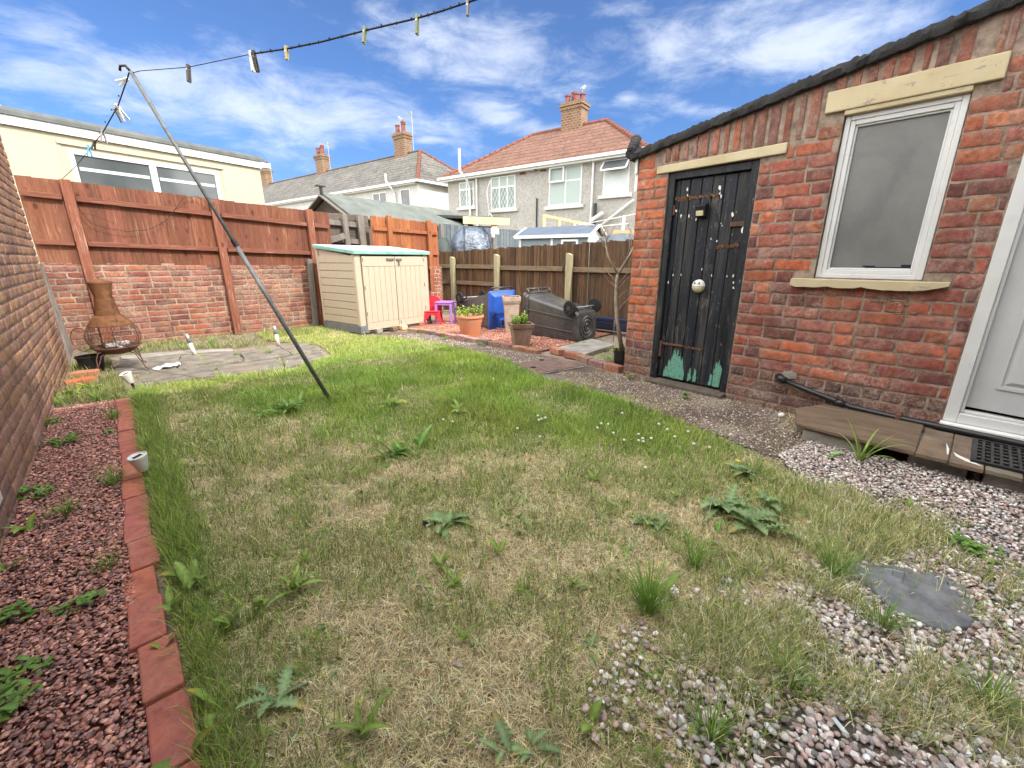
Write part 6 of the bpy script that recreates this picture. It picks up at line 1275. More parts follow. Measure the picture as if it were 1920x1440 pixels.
def kerb(poly, names, z=.035, hgt_=.085, seed=1):
    q = random.Random(seed); pts = [Vector((x, y, 0)) for x, y in poly]; tot = sum((pts[i+1]-pts[i]).length for i in range(len(pts)-1)); s_ = 0; k = 0; out = []
    def pt(s):
        for i in range(len(pts)-1):
            L = (pts[i+1]-pts[i]).length
            if s <= L: return pts[i].lerp(pts[i+1], s/L), (pts[i+1]-pts[i]).normalized()
            s -= L
        return pts[-1], (pts[-1]-pts[-2]).normalized()
    while s_+.15 < tot:
        L = .225; p, dd = pt(min(s_+L/2, tot)); b = MB(); b.box(0, 0, 0, L-.012, .105, hgt_, c=tuple(x*q.uniform(.6, 1) for x in q.choice([(.42, .16, .1), (.36, .13, .09), (.3, .17, .13), (.4, .24, .19)])))
        o = b.build('kerb_brick', M['brick_back'] if q.random() < .35 else M['brick_old'], bevel=.009); o.location = (p.x, p.y, z-.012+q.uniform(-.008, .006)); o.rotation_euler = (q.uniform(-.05, .05), q.uniform(-.04, .04), math.atan2(dd.y, dd.x)+q.uniform(-.06, .06)); out.append(o); s_ += L; k += 1
    for i, o in enumerate(out): tag(o, names % ordn[i], 'brick', 'old bricks kerbing the red gravel')
kerb([(3.78, 3.62), (3.74, 4.4), (3.66, 5.2), (3.56, 5.95), (3.46, 6.3)], 'old kerb brick, %s from the drain cover towards the beige store', seed=4)
kerb([(3.79, 2.42), (3.84, 2.8), (3.9, 3.05)], 'old kerb brick before the sapling pot, %s from the pillar', seed=6)
for (x, y, rz, c, lb) in ((3.98, 3.5, R(75), (.38, .17, .11), 'pale-faced brick lying loose at the corner of the kerb by the drain cover'), (3.93, 3.2, R(95), (.3, .12, .08), 'broken brick in the kerb between the loose corner brick and the pot'), (-.4, 5.58, R(10), (.5, .14, .07), 'bright red loose brick in the lit weeds near the left wall'), (-.38, 5.95, R(-20), (.45, .2, .12), 'half brick lying behind the bright red loose one near the left wall')):
    b = MB(); b.box(0, 0, 0, .21, .1, .075, c=c); o = b.build('loose_brick', M['brick_edge'], bevel=.008); o.location = (x, y, .035); o.rotation_euler = (.04, -.03, rz); tag(o, lb, 'brick')
# litter and small things
b = MB(); q = random.Random(3); pts = []
for i in range(7):
    for j in range(5): pts.append((i*.045+q.uniform(-.015, .015), j*.035+q.uniform(-.015, .015), q.uniform(.0, .035)))
b.add(pts, [(i*5+j, (i+1)*5+j, (i+1)*5+j+1, i*5+j+1) for i in range(6) for j in range(4) if (i, j) not in ((0, 0), (5, 3), (5, 0), (0, 3), (3, 0))]); o = b.build('crumpled_paper', M['white_paint'], smooth=True); p = at(305, 698); o.location = (p.x, p.y, .02); o.rotation_euler = (0, 0, R(35)); tag(o, 'crumpled white paper lying on the grey patio slabs', 'paper')
t = thing('clothes_peg', at(1725, 1222, .015), 'broken white clothes peg lying on the pebbles near the slate', 'clothes peg')
for a_, L in ((2.4, .045), (-.5, .04), (.9, .03)): b = MB(); b.beam((0, 0, .004), (L*math.cos(a_), L*math.sin(a_), .008), .009, .005); b.build('peg_arm', M['white_plastic'], t, bevel=.001)
for k, (px, py, rz, L, lb) in enumerate(((1560, 1345, 1.0, .085, 'pale blue-grey broken peg half on the pebbles near the bottom edge'), (1748, 918, -.6, .07, 'white broken peg piece on the pebbles below the step tiles'))):
    p = at(px, py, .02); b = MB(); b.beam((-L/2, 0, 0), (-.002, 0, .002), .012, .004); b.beam((.004, .003, .001), (L*.45, .008, 0), .01, .004); o = b.build('broken_peg', M['white_plastic'] if k else simple('pale_peg', (.5, .58, .6), .5), bevel=.001); o.location = p; o.rotation_euler = (0, 0, rz); tag(o, lb, 'clothes peg')
p = at(800, 986, .02); t = thing('toy_piece', p, 'tiny black and white plastic piece in the parched grass by a thistle', 'plastic piece')
b = MB(); b.poly([(-.012, 0, 0), (.02, 0, 0), (.0, 0, .022), (-.012, 0, .026)], (0, .012, 0)); b.build('black_part', M['black_plastic'], t); b = MB(); b.bb(-.005, .026, -.006, .0, 0, .006); b.build('white_part', M['white_plastic'], t)
for k, (px, py, s_, lb) in enumerate(((1465, 778, .028, 'white stone lying on the worn path by the brick wall'), (1690, 878, .016, 'small bright white stone on the pebbles below the step board'), (631, 911, .008, 'tiny white stone in the parched grass left of centre'))):
    p = at(px, py, .012); b = MB(); b.ball(0, 0, 0, s_, 8, (1.3, .8, .6)); o = b.build('white_stone', M['white_paint'], smooth=40); o.location = p; tag(o, lb, 'stone')
# ---------------------------------------------------------------- stones
import bmesh
def ico(sub):
    bm = bmesh.new(); bmesh.ops.create_icosphere(bm, subdivisions=sub, radius=1); v = np.array([p.co for p in bm.verts]); f = np.array([[q.index for q in p.verts] for p in bm.faces]); bm.free(); return v, f
def scatter_stones(name, poly, n, size, pal, sub, flat, ang, seed, label, zb=0.0, zj=.012, smooth=True, exclude=None, keep=None):
    g = np.random.default_rng(seed); tv, tf = ico(sub); P = np.array(poly); lo = P.min(0); hi = P.max(0); xs = []; m_ = 0
    while m_ < n:
        c = g.random((n*2, 2))*(hi-lo)+lo; k = inpoly(c[:, 0], c[:, 1], poly)
        if exclude is not None:
            for e in exclude: k &= ~inpoly(c[:, 0], c[:, 1], e)
        if keep is not None: k &= g.random(len(c)) < keep(c[:, 0], c[:, 1])
        c = c[k]; xs.append(c); m_ += len(c)
    XY = np.concatenate(xs)[:n]; nv = len(tv)
    S_ = size[0]+(size[1]-size[0])*g.random(n)**1.6; sc = np.stack([np.ones(n), g.uniform(.6, .95, n), g.uniform(flat[0], flat[1], n)], 1)*S_[:, None]/2
    base = tv[None]*(1+ang*(g.random((n, nv, 1))-.5))*sc[:, None]
    a = g.uniform(0, 6.283, n); tx = g.normal(0, .3, n); ty = g.normal(0, .3, n)
    def rot(v, i, j, t):
        c, s_ = np.cos(t)[:, None], np.sin(t)[:, None]; r = v.copy(); r[:, :, i] = v[:, :, i]*c-v[:, :, j]*s_; r[:, :, j] = v[:, :, i]*s_+v[:, :, j]*c; return r
    v = rot(rot(rot(base, 0, 2, tx), 1, 2, ty), 0, 1, a)
    z = np.array([hgt(x, y) for x, y in XY])+zb+g.random(n)*zj
    v[:, :, 0] += XY[:, 0:1]; v[:, :, 1] += XY[:, 1:2]; v[:, :, 2] += z[:, None]
    pal = np.array(pal); C = pal[g.integers(0, len(pal), n)]*g.uniform(.7, 1.25, (n, 1)); C = np.repeat(C, nv, 0)
    F = (tf[None]+np.arange(n)[:, None, None]*nv).reshape(-1, 3)
    o = bigmesh(name, v.reshape(-1, 3), F, np.clip(C, 0, 1), M['stones'], smooth=smooth); tag(o, label, 'gravel', None, 'stuff'); return o
red_pal = [(0.511, 0.233, 0.178), (0.633, 0.295, 0.216), (0.429, 0.209, 0.178), (0.714, 0.368, 0.281), (0.551, 0.27, 0.243), (0.349, 0.196, 0.178), (0.795, 0.443, 0.332), (0.415, 0.268, 0.244), (0.61, 0.366, 0.305), (0.244, 0.146, 0.134)]
bed = [(-.54, .35), (-.15, .35), (-.158, 4.72), (-.53, 4.78)]
bedf = fill('bed_soil', [(-.54, .4), (-.14, .4), (-.14, 4.8), (-.54, 4.8)], .0, simple('red_slate_dust', (.13, .055, .04), .95, .3, 20, 1, 80, bd=.01))
scatter_stones('red_chippings', bed, 26000, (.008, .024), red_pal, 1, (.2, .4), .7, 3, 'broken dark red slate chippings in the bed along the brown wall', .008, .016, smooth=False)
rg = [(3.5, 6.35), (3.62, 5.7), (3.72, 5.1), (3.8, 4.3), (3.85, 3.75), (4.2, 3.72), (4.7, 3.8), (5.5, 3.9), (5.6, 6.9), (4.6, 7.0), (4.1, 6.9), (4.2, 6.4)]
fill('gravel_bed', [(3.5, 6.35), (3.8, 4.3), (3.86, 3.7), (5.9, 3.9), (5.75, 7.4), (3.9, 7.2)], .014, simple('pink_gravel_dust', (.3, .14, .1), .95, .3, 30, 1, 90, bd=.01))
scatter_stones('red_gravel', rg, 12000, (.012, .028), [(.55, .24, .17), (.62, .33, .24), (.48, .2, .15), (.68, .46, .37), (.58, .28, .2), (.4, .19, .15)], 1, (.4, .7), .5, 4, 'pinkish red gravel under the bins and plant pots', .014, .012)
peb = [(2.76, .64), (3.16, .56), (3.18, .05), (3.14, -1.1), (.62, -1.1), (.66, .0), (.85, .34), (1.1, .4), (1.35, .28), (1.7, .2), (2.02, .12), (2.3, .24), (2.52, .46)]
fill('pebble_bed', peb, .008, simple('pebble_grit', (.14, .12, .1), .95, .35, 40, 1, 90, bd=.01))
slate_poly = [(1.88, .11), (1.98, .05), (2.04, -.12), (1.98, -.16), (1.87, -.165), (1.78, -.125), (1.76, -.02)]
pk = lambda X, Y: np.clip(.6+1.3*fbm(X, Y, 2.5, 60)-.35*((X < 1.5) & (Y > .1)), .12, 1)
peb_pal = [(0.46, 0.414, 0.399), (0.552, 0.445, 0.414), (0.368, 0.322, 0.307), (0.675, 0.614, 0.568), (0.522, 0.368, 0.322), (0.307, 0.291, 0.291), (0.798, 0.736, 0.675), (0.43, 0.307, 0.276), (0.614, 0.522, 0.476), (0.85, 0.85, 0.844)]
near_p = [(.62, -1.1), (2.1, -1.1), (2.4, .3), (1.9, .2), (1.35, .3), (1.1, .42), (.85, .34), (.66, .0)]
near_o = near_p; near_p = [(.5, -1.1), (2.1, -1.1), (2.4, .36), (1.9, .32), (1.4, .44), (1.1, .58), (.7, .5), (.5, .1)]
pk2 = lambda X, Y: np.where(inpoly(X, Y, near_o), pk(X, Y), .3*(fbm(X, Y, 6, 66) > .5))
scatter_stones('pebbles', near_p, 20500, (.009, .025), peb_pal, 2, (.45, .75), .12, 5, 'mixed pink, grey and white pebbles in the bottom right corner', .012, .014, exclude=[slate_poly], keep=pk2)
far_p = [(2.76, .64), (3.16, .56), (3.18, .05), (3.14, -1.1), (2.1, -1.1), (2.25, .2), (2.52, .46)]
scatter_stones('pebbles', far_p, 14000, (.01, .022), peb_pal, 1, (.45, .75), .2, 6, 'mixed pink, grey and white pebbles below the step of the back door', .012, .014)
scatter_stones('path_grit', [(2.62, .45), (3.2, .45), (3.66, .6), (3.68, 2.3), (3.3, 2.9), (3.0, 2.0), (2.85, 1.2)], 3800, (.005, .018), peb_pal[:8]+[(.3, .2, .12)], 1, (.4, .7), .4, 7, 'loose grit scattered on the worn path by the outhouse', .004, .004)
scatter_stones('path_grit', [(3.0, 3.3), (3.68, 3.4), (3.5, 5.9), (2.9, 6.3), (3.2, 5.3), (3.25, 4.2)], 1500, (.006, .02), peb_pal[:8], 1, (.4, .7), .4, 8, 'loose grit scattered on the sunlit path in front of the store', .004, .004)
# ---------------------------------------------------------------- weeds: each plant that can be told apart
q = random.Random(44)
def weed(px, py, kind, size0, label, n=7, group=None, z=.0, seed=None, name=None, cat='weed', xyz=None):
    size = size0*(.95 if kind not in ('tuft', 'ivy', 'lily') else 1.0); p = Vector(xyz) if xyz else at(px, py); t_ = MB(); r_ = random.Random(seed or int(px*7+py)); p.z = hgt(p.x, p.y)+z+(.014 if p.x > -.1 and kind in ('dandelion', 'dock', 'thistle', 'ragwort', 'plantain', 'single') else .006)
    mat = {'dandelion': 'leaf', 'dock': 'leaf', 'thistle': 'leaf_blue', 'ragwort': 'leaf_blue', 'plantain': 'leaf_dark', 'lime': 'leaf_lime', 'ivy': 'leaf_dark', 'single': 'leaf', 'tuft': 'grass', 'lily': 'grass'}[kind]
    for k in range(n):
        a = 2*math.pi*k/n+r_.uniform(-.35, .35); L = size*r_.uniform(.6, 1.1); ro = (.3*size*r_.random() if kind in ('ragwort', 'plantain', 'dock', 'thistle', 'lime') else .008); ao = r_.uniform(0, 6.28); o = (ro*math.cos(ao), ro*math.sin(ao), 0)
        if kind == 'dandelion': leaf(t_, o, a, L, L*.11, lobes=1, lift=r_.uniform(.5, 1.25), droop=r_.uniform(.6, 1.7), sec=13, lob=.55, r_=r_, roll=r_.uniform(-.6, .6))
        elif kind == 'dock': leaf(t_, o, a, L, L*.17, lift=r_.uniform(.5, 1.2), droop=r_.uniform(.5, 1.5), sec=12, lobes=1, lob=.12, r_=r_, roll=r_.uniform(-.5, .5))
        elif kind in ('thistle', 'ragwort'):
            for j in range(1 if kind == 'thistle' else 2): leaf(t_, o, a+j*.4, L*r_.uniform(.7, 1.1), L*.22, lobes=1, lift=r_.uniform(.25, .9), droop=r_.uniform(.6, 1.5), sec=15, lob=r_.uniform(.5, .68), r_=r_, fold=.4, roll=r_.uniform(-.5, .5))
        elif kind == 'plantain':
            for j in range(2): leaf(t_, (o[0]*4*r_.random(), o[1]*4*r_.random(), 0), a+j*.5, L*(1-.3*j), L*.11, lift=r_.uniform(.35, 1.2), droop=r_.uniform(1.0, 1.9), r_=r_, fold=.35, roll=r_.uniform(-.5, .5), lobes=1, lob=.15)
        elif kind == 'lime': leaf(t_, o, a, L, L*.18, lift=r_.uniform(.5, 1.35), droop=r_.uniform(.6, 1.4), r_=r_)
        elif kind == 'ivy':
            b0 = (r_.uniform(-size, size)*.8, r_.uniform(-size, size)*.8, .01+r_.uniform(0, .03))
            for j in range(6): leaf(t_, (b0[0]+r_.uniform(-.02, .02), b0[1]+r_.uniform(-.02, .02), b0[2]), a+j*1.1, .026*r_.uniform(.6, 1.5), .0085, lift=.5, droop=.9, sec=4, r_=r_)
        elif kind in ('tuft', 'lily'):
            for j in range(5 if kind == 'tuft' else 1):
                aa = r_.uniform(0, 6.28); rr_ = (.03 if kind == 'tuft' else .006)*r_.random(); leaf(t_, (rr_*math.cos(aa), rr_*math.sin(aa), 0), aa, size*r_.uniform(.55, 1.2), .0016 if kind == 'tuft' else .006, lift=r_.uniform(.95, 1.5), droop=r_.uniform(.5, 1.6), sec=6, r_=r_, c=(.17, .3, .055) if kind == 'tuft' else (.22, .32, .07), fold=.5)
        elif kind == 'single': leaf(t_, o, a, L, L*.22, lift=r_.uniform(.7, 1.2), droop=.6, r_=r_)
    o = t_.build(name or {'tuft': 'grass_tuft', 'lily': 'grass_tuft', 'ivy': 'creeping_weed', 'thistle': 'thistle', 'ragwort': 'thistle', 'plantain': 'plantain', 'dock': 'dock_plant', 'dandelion': 'dandelion'}.get(kind, 'weed'), M[mat], smooth=True)
    o.location = p; tag(o, label, cat, group); return o
W = [
 (838, 992, 'ragwort', .13, 'blue-green thistle in the middle of the parched grass beside the black and white scrap', 6),
 (1345, 955, 'ragwort', .17, 'largest blue-green thistle patch, upper left part, on the right of the lawn', 7),
 (1405, 990, 'ragwort', .21, 'largest blue-green thistle patch, lower right part with one long broad leaf', 7),
 (1440, 950, 'thistle', .13, 'pale thistle rosette right of the largest thistle patch', 6),
 (1395, 893, 'ragwort', .14, 'dark thistle rosette at the edge of the long green grass near the pebbles', 7),
 (1205, 985, 'ragwort', .1, 'small blue-green thistle left of the largest patch', 6),
 (1232, 995, 'ragwort', .11, 'second small thistle between the small one and the largest patch', 5),
 (1340, 1005, 'plantain', .08, 'single upright oval leaf below the largest thistle patch', 2),
 (755, 855, 'plantain', .19, 'dark plantain clump on the border of green and parched grass', 11),
 (545, 775, 'plantain', .2, 'dark plantain clump left of the foot of the clothes prop', 12),
 (735, 765, 'dock', .14, 'broad-leaved weed in the green grass right of the clothes prop', 11),
 (860, 775, 'dock', .11, 'broad-leaved weed in the green grass in front of the round terracotta pot', 9),
 (1110, 905, 'dandelion', .1, 'yellow-green dandelion at the upper right of the parched grass', 8),
 (365, 1105, 'dock', .13, 'tall crinkled green leaves beside the red edging bricks', 6),
 (325, 1150, 'dock', .1, 'bright oval leaves touching the third edging brick', 4),
 (318, 1225, 'single', .1, 'one bright rounded leaf leaning from the second edging brick joint', 2),
 (430, 1185, 'single', .075, 'two yellow-green round leaves standing in the parched grass on the left', 4),
 (555, 1115, 'dandelion', .12, 'leafy green weed in the left middle of the parched grass', 9),
 (490, 1150, 'single', .07, 'pale small-leaved weed left of the leafy green weed', 4),
 (825, 1070, 'dandelion', .09, 'loose dandelion rosette below the central thistle', 9),
 (860, 1100, 'dock', .07, 'pale round-leaved weed next to the loose dandelion rosette', 6),
 (935, 1040, 'single', .075, 'two-leaved lime weed right of the central thistle', 3),
 (680, 1385, 'dandelion', .14, 'long bright dandelion leaf near the bottom edge, left of centre', 5),
 (520, 1320, 'thistle', .13, 'large pale lobed weed at the bottom left of the lawn', 6),
 (395, 1340, 'dock', .09, 'crinkled leaf beside the last edging brick at the bottom', 3),
 (350, 1432, 'single', .09, 'dark green leaf lying over the edging brick at the bottom edge', 2),
 (1110, 1365, 'single', .085, 'bright lime leaf standing alone near the bottom centre', 2),
 (945, 1410, 'thistle', .08, 'pale thistle seedling at the bottom edge, left of the pair', 5),
 (1005, 1420, 'thistle', .075, 'pale thistle seedling at the bottom edge, right of the pair', 5),
 (870, 1205, 'dandelion', .07, 'small yellowing dandelion below the centre of the lawn', 6),
 (985, 1115, 'dandelion', .08, 'thin dandelion right of the centre of the lawn', 6),
 (1075, 1105, 'dandelion', .07, 'yellow-green weed left of the tall bright grass tuft', 5),
 (1110, 1215, 'thistle', .05, 'tiny pale thistle left of the tall bright grass tuft', 4),
 (1245, 1110, 'dock', .13, 'crumpled upright dock leaf rising from the tall bright grass tuft', 2),
 (1320, 925, 'single', .06, 'round grey-green leaf weed above the small thistles', 3),
 (1265, 935, 'single', .055, 'round grey-green leaf weed left of the other round-leaved one', 3),
 (570, 1060, 'dandelion', .07, 'small rosette in the parched grass right of the near stake light', 6),
 (60, 1000, 'dock', .13, 'pair of broad grey-green leaves on the red chippings by the brown wall', 4),
 (55, 940, 'ivy', .1, 'bright low creeping weed at the foot of the brown wall above the broad leaves', 16),
 (92, 800, 'ivy', .09, 'green creeping weed at the far end of the red chippings by the wall', 16),
 (125, 835, 'ivy', .09, 'low strip of dark green weed across the red chippings', 14),
 (195, 818, 'plantain', .14, 'flat grey-green leaves spreading from the edging across the chippings', 4),
 (155, 1145, 'ivy', .05, 'small yellow-green sprig in the middle of the red chippings', 5),
 (18, 1165, 'ivy', .07, 'small blue-green creeping sprig at the left edge of the chippings', 8),
 (20, 1300, 'ivy', .09, 'white-flecked creeping weed in the bottom left corner, upper part', 10),
 (15, 1345, 'ivy', .06, 'white-flecked creeping weed in the bottom left corner, lower part', 8),
 (12, 1080, 'single', .09, 'grey-green leaf poking in at the left edge by the wall foot', 3),
 (130, 745, 'lime', .16, 'sunlit lime green weed clump beside the end of the brown wall', 14),
 (165, 735, 'lime', .13, 'sunlit lime green weed right of the clump by the brown wall', 9),
 (1555, 860, 'thistle', .1, 'dark weed at the left end of the wooden step board', 6),
 (1520, 785, 'ivy', .06, 'green weed at the foot of the brick wall behind the step board', 8),
 (1790, 1030, 'ivy', .06, 'reddish green creeping weed on the pebbles above the slate', 6),
 (1850, 1055, 'ivy', .05, 'small creeping weed on the pebbles right of the slate', 6),
 (1700, 955, 'single', .05, 'tiny green seedling in the pebbles', 4),
 (1285, 750, 'ivy', .04, 'small green weed on the path in front of the black door', 5),
 (835, 637, 'ivy', .05, 'small bright weed at the outer side of the kerb below the terracotta pot', 7),
 (900, 650, 'ivy', .045, 'small lime weed at the outer side of the kerb left of the square planter', 6),
 (1178, 712, 'ivy', .03, 'tiny green weed at the foot of the outhouse pillar', 5),
 (1090, 648, 'ivy', .05, 'pale straggly weed at the corner of the fallen charcoal bin', 7),
 (1140, 675, 'ivy', .07, 'green weeds between the flagstone and the sapling pot', 10),
 (505, 665, 'tuft', .1, 'grass tuft growing in a joint of the patio slabs on the right', 8),
 (445, 668, 'tuft', .07, 'small pale grass tuft on the patio between the two steel lights', 6),
 (340, 650, 'ivy', .09, 'green weeds along the wall foot right of the chiminea', 12),
 (400, 648, 'tuft', .16, 'taller grass clump against the back wall between chiminea and fence post', 14),
 (1215, 1150, 'tuft', .17, 'tall bright green grass tuft standing out in the right half of the lawn', 26),
 (1300, 1065, 'tuft', .12, 'dark grass tuft above and right of the tall bright one', 14),
 (1560, 1080, 'tuft', .15, 'dark grass tuft at the left edge of the slate', 14),
 (1610, 870, 'lily', .24, 'strappy grass-like plant with arching blades below the step board', 16),
 (215, 915, 'tuft', .12, 'dark grass tuft on the chippings beside the near stake light', 12),
 (125, 970, 'tuft', .09, 'short grass tuft beside the broad grey-green leaves on the chippings', 12),
 (205, 1075, 'tuft', .09, 'thin brownish grass tuft on the chippings near the edging', 8),
 (215, 790, 'tuft', .12, 'straggly grass tuft where the edging meets the sunlit weeds', 12),
 (185, 755, 'tuft', .14, 'pale grass clump in the sun beside the far stake light', 16),
 (115, 760, 'tuft', .1, 'pale grass clump in the sun against the brown wall', 12),
 (100, 730, 'lime', .09, 'lowest lime green weeds touching the brown wall in the sun', 8),
 (1650, 1180, 'tuft', .12, 'grass tuft between the slate and the broken white peg', 12),
 (1480, 1290, 'tuft', .11, 'grass tuft left of the pebbles near the bottom edge', 12),
 (1850, 1330, 'tuft', .12, 'grass tuft over the pebbles at the right edge below the slate', 14),
 (1330, 1395, 'tuft', .1, 'dark grass tuft at the bottom edge where lawn meets pebbles', 12),
]
for w_ in W: weed(w_[0], w_[1], w_[2], w_[3], w_[4], w_[5])
# flowers
for k, (px, py) in enumerate(((831, 789), (848, 793), (1008, 782), (1015, 788), (1010, 790), (1022, 786), (970, 806), (1012, 822), (865, 712), (1127, 797), (1197, 829), (1205, 825), (1206, 831), (1221, 825), (1166, 777), (1197, 817), (1251, 808), (1170, 828), (1300, 835), (1330, 842), (1210, 880), (1140, 798), (925, 712), (1235, 798), (1120, 805), (1265, 822), (1290, 812), (1150, 815))):
    p = at(px, py, .05); t = thing('clover_flower', (p.x, p.y, .0), 'small white clover flower in the long green grass', 'flower', 'white clover flowers in the green grass')
    b = MB(); b.tube([(0, 0, 0), (.003, .002, .055)], .0012, 4); b.build('stem', M['leaf'], t); b = MB(); b.ball(.003, .002, .06, .0095, 7, (1, 1, .85)); b.build('flower_head', M['flower_white'], t)
p = at(1383, 865, .05); t = thing('yellow_flower', (p.x, p.y, 0), 'single yellow flower near the thistles on the right of the lawn', 'flower'); b = MB(); b.tube([(0, 0, 0), (0, 0, .05)], .0012, 4); b.build('stem', M['leaf'], t); b = MB(); b.lathe([(0, .05), (.013, .056), (.002, .058)], seg=9, caps=False); b.build('flower_head', M['flower_yellow'], t)
p = at(1250, 1115, .03); t = thing('white_flower', (p.x+.02, p.y-.02, .02), 'pale flower head beside the tall bright grass tuft', 'flower'); b = MB(); q = random.Random(2)
for k in range(12): b.ball(q.uniform(-.014, .014), q.uniform(-.014, .014), .03+q.uniform(-.008, .008), .005, 6)
b.build('flower_head', M['flower_white'], t)
# dry twigs and seed stalks
for (xa, ya, xb, yb, h_, lb) in ((870, 1098, 915, 1068, .02, 'long dry curved grass stalk right of the central dandelion rosette'), (1350, 905, 1322, 990, .1, 'dry pale seed stalk standing at the largest thistle patch'), (95, 965, 185, 905, .01, 'pale dry stalk lying across the red chippings'), (150, 1035, 200, 1015, .01, 'short dry stalk on the red chippings'), (1440, 1190, 1500, 1290, .02, 'dry stalk arching over the grass near the pebbles')):
    pa = at(xa, ya, .02); pb = at(xb, yb, .02+h_*.5); m_ = pa.lerp(pb, .5)+Vector((0, 0, h_)); b = MB(); b.tube([pa, pa.lerp(m_, .5)+Vector((0, 0, .006)), m_, m_.lerp(pb, .5)+Vector((0, 0, .004)), pb], .0016, 4); tag(b.build('dry_stalk', M['straw_stem']), lb, 'stalk')
p = at(868, 1250, .01); b = MB(); leaf(b, (0, 0, 0), 2.0, .06, .01, lift=.1, droop=.2, c=(1, 1, 1)); o = b.build('dead_leaf', M['bark'], smooth=True); o.location = p; tag(o, 'dark curled dead leaf standing in the grass below the centre', 'leaf')
# ---------------------------------------------------------------- grass
g = np.random.default_rng(99)
def blades(N, poly, hfun, wfun, cfun, lean, keep=None, z0=.0, bend=.6):
    P = np.array(poly); lo = P.min(0); hi = P.max(0); xs = []; m_ = 0
    while m_ < N:
        c = g.random((N, 2))*(hi-lo)+lo; k = inpoly(c[:, 0], c[:, 1], poly) & (~inpoly(c[:, 0], c[:, 1], slate_poly) | (g.random(len(c)) < .06))
        if keep is not None: k &= g.random(len(c)) < keep(c[:, 0], c[:, 1])
        xs.append(c[k]); m_ += k.sum()
        if k.sum() == 0: break
    XY = np.concatenate(xs)[:N]; X, Y = XY[:, 0], XY[:, 1]; n = len(X); H = hfun(X, Y, n); Wd = wfun(X, Y, n); C = cfun(X, Y, n)
    a = g.uniform(0, 6.283, n); ln = lean[0]+(lean[1]-lean[0])*g.random(n); fa = a+math.pi/2+g.normal(0, .5, n)
    zb = .012*(vnoise(X, Y, .9, 70)-.5)+z0; d1 = np.stack([np.cos(a), np.sin(a)], 1); sd = np.stack([np.cos(fa), np.sin(fa)], 1)
    V = np.zeros((n, 5, 3)); e1 = ln; e2 = ln+bend*g.random(n)
    m1 = XY+d1*(H*.5*np.sin(e1))[:, None]; z1 = zb+H*.5*np.cos(e1); m2 = m1+d1*(H*.5*np.sin(e2))[:, None]; z2 = z1+H*.5*np.cos(e2); z2 = np.maximum(z2, zb+.002)
    V[:, 0, :2] = XY-sd*Wd[:, None]/2; V[:, 1, :2] = XY+sd*Wd[:, None]/2; V[:, 0, 2] = V[:, 1, 2] = zb
    V[:, 2, :2] = m1-sd*Wd[:, None]*.42; V[:, 3, :2] = m1+sd*Wd[:, None]*.42; V[:, 2, 2] = V[:, 3, 2] = z1
    V[:, 4, :2] = m2; V[:, 4, 2] = z2
    F = np.array([[0, 1, 3], [0, 3, 2], [2, 3, 4]])[None]+np.arange(n)[:, None, None]*5
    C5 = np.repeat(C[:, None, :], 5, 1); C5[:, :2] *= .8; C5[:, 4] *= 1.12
    return V.reshape(-1, 3), F.reshape(-1, 3), C5.reshape(-1, 3)
def camd(X, Y): return np.sqrt(X*X+Y*Y)
def pal_pick(n, pal, lo=.5, hi=1.3): p = np.array(pal); return p[g.integers(0, len(p), n)]*g.uniform(lo, hi, (n, 1))
GREEN = [(0.301, 0.471, 0.068), (0.252, 0.404, 0.063), (0.377, 0.538, 0.09), (0.214, 0.348, 0.068), (0.428, 0.561, 0.113)]
DULL = [(0.323, 0.404, 0.121), (0.269, 0.363, 0.121), (0.404, 0.458, 0.161), (0.458, 0.458, 0.189)]
STRAW = [(0.85, 0.808, 0.448), (0.85, 0.674, 0.382), (0.85, 0.85, 0.561), (0.719, 0.561, 0.337), (0.85, 0.764, 0.493), (0.606, 0.448, 0.269)]
def join(parts, name, label):
    V = []; F = []; C = []; o = 0
    for v, f, c in parts: V.append(v); F.append(f+o); C.append(c); o += len(v)
    ob = bigmesh(name, np.concatenate(V), np.concatenate(F), np.clip(np.concatenate(C), 0, 1), M['grass']); return tag(ob, label, 'grass', None, 'stuff')
wf_ = lambda X, Y, n: (.0016+.00042*camd(X, Y))*g.uniform(.7, 1.3, n)
def hg(X, Y, n): L = lush(X, Y); return (.45+.65*fbm(X, Y, 3.3, 95))*(.03+.05*L*(1-np.clip((Y-4)/3, 0, 1)*.55)+.012*(fbm(X, Y, 4, 30)))*g.uniform(.55, 1.35, n)
def cg(X, Y, n):
    L = lush(X, Y)[:, None]; far = np.clip((Y-4.4)/1.5, 0, 1)[:, None]; A = pal_pick(n, GREEN)*(.55+.9*fbm(X, Y, 2.6, 90))[:, None]*np.array([1, 1, 1])+(fbm(X, Y, 1.7, 93)[:, None]-.45)*np.array([.16, .05, .0]); B = pal_pick(n, DULL); c = A*L+B*(1-L); return c*(1-far*.0)+far*np.array([.07, .05, .005])
VIS = [(-.06, -.5), (-.06, 5.6), (.0, 5.75)]
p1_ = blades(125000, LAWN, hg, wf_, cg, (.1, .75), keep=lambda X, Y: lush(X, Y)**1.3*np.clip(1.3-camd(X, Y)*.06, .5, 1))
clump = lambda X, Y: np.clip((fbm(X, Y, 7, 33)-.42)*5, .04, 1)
p2_ = blades(75000, LAWN, lambda X, Y, n: g.uniform(.02, .06, n)*(1+.7*(g.random(n) < .06)), wf_, lambda X, Y, n: pal_pick(n, DULL+GREEN[:2], .4, 1.25), (.05, .9), keep=lambda X, Y: (1-.7*lush(X, Y))*clump(X, Y)*np.clip(1.4-camd(X, Y)*.2, .35, 1))
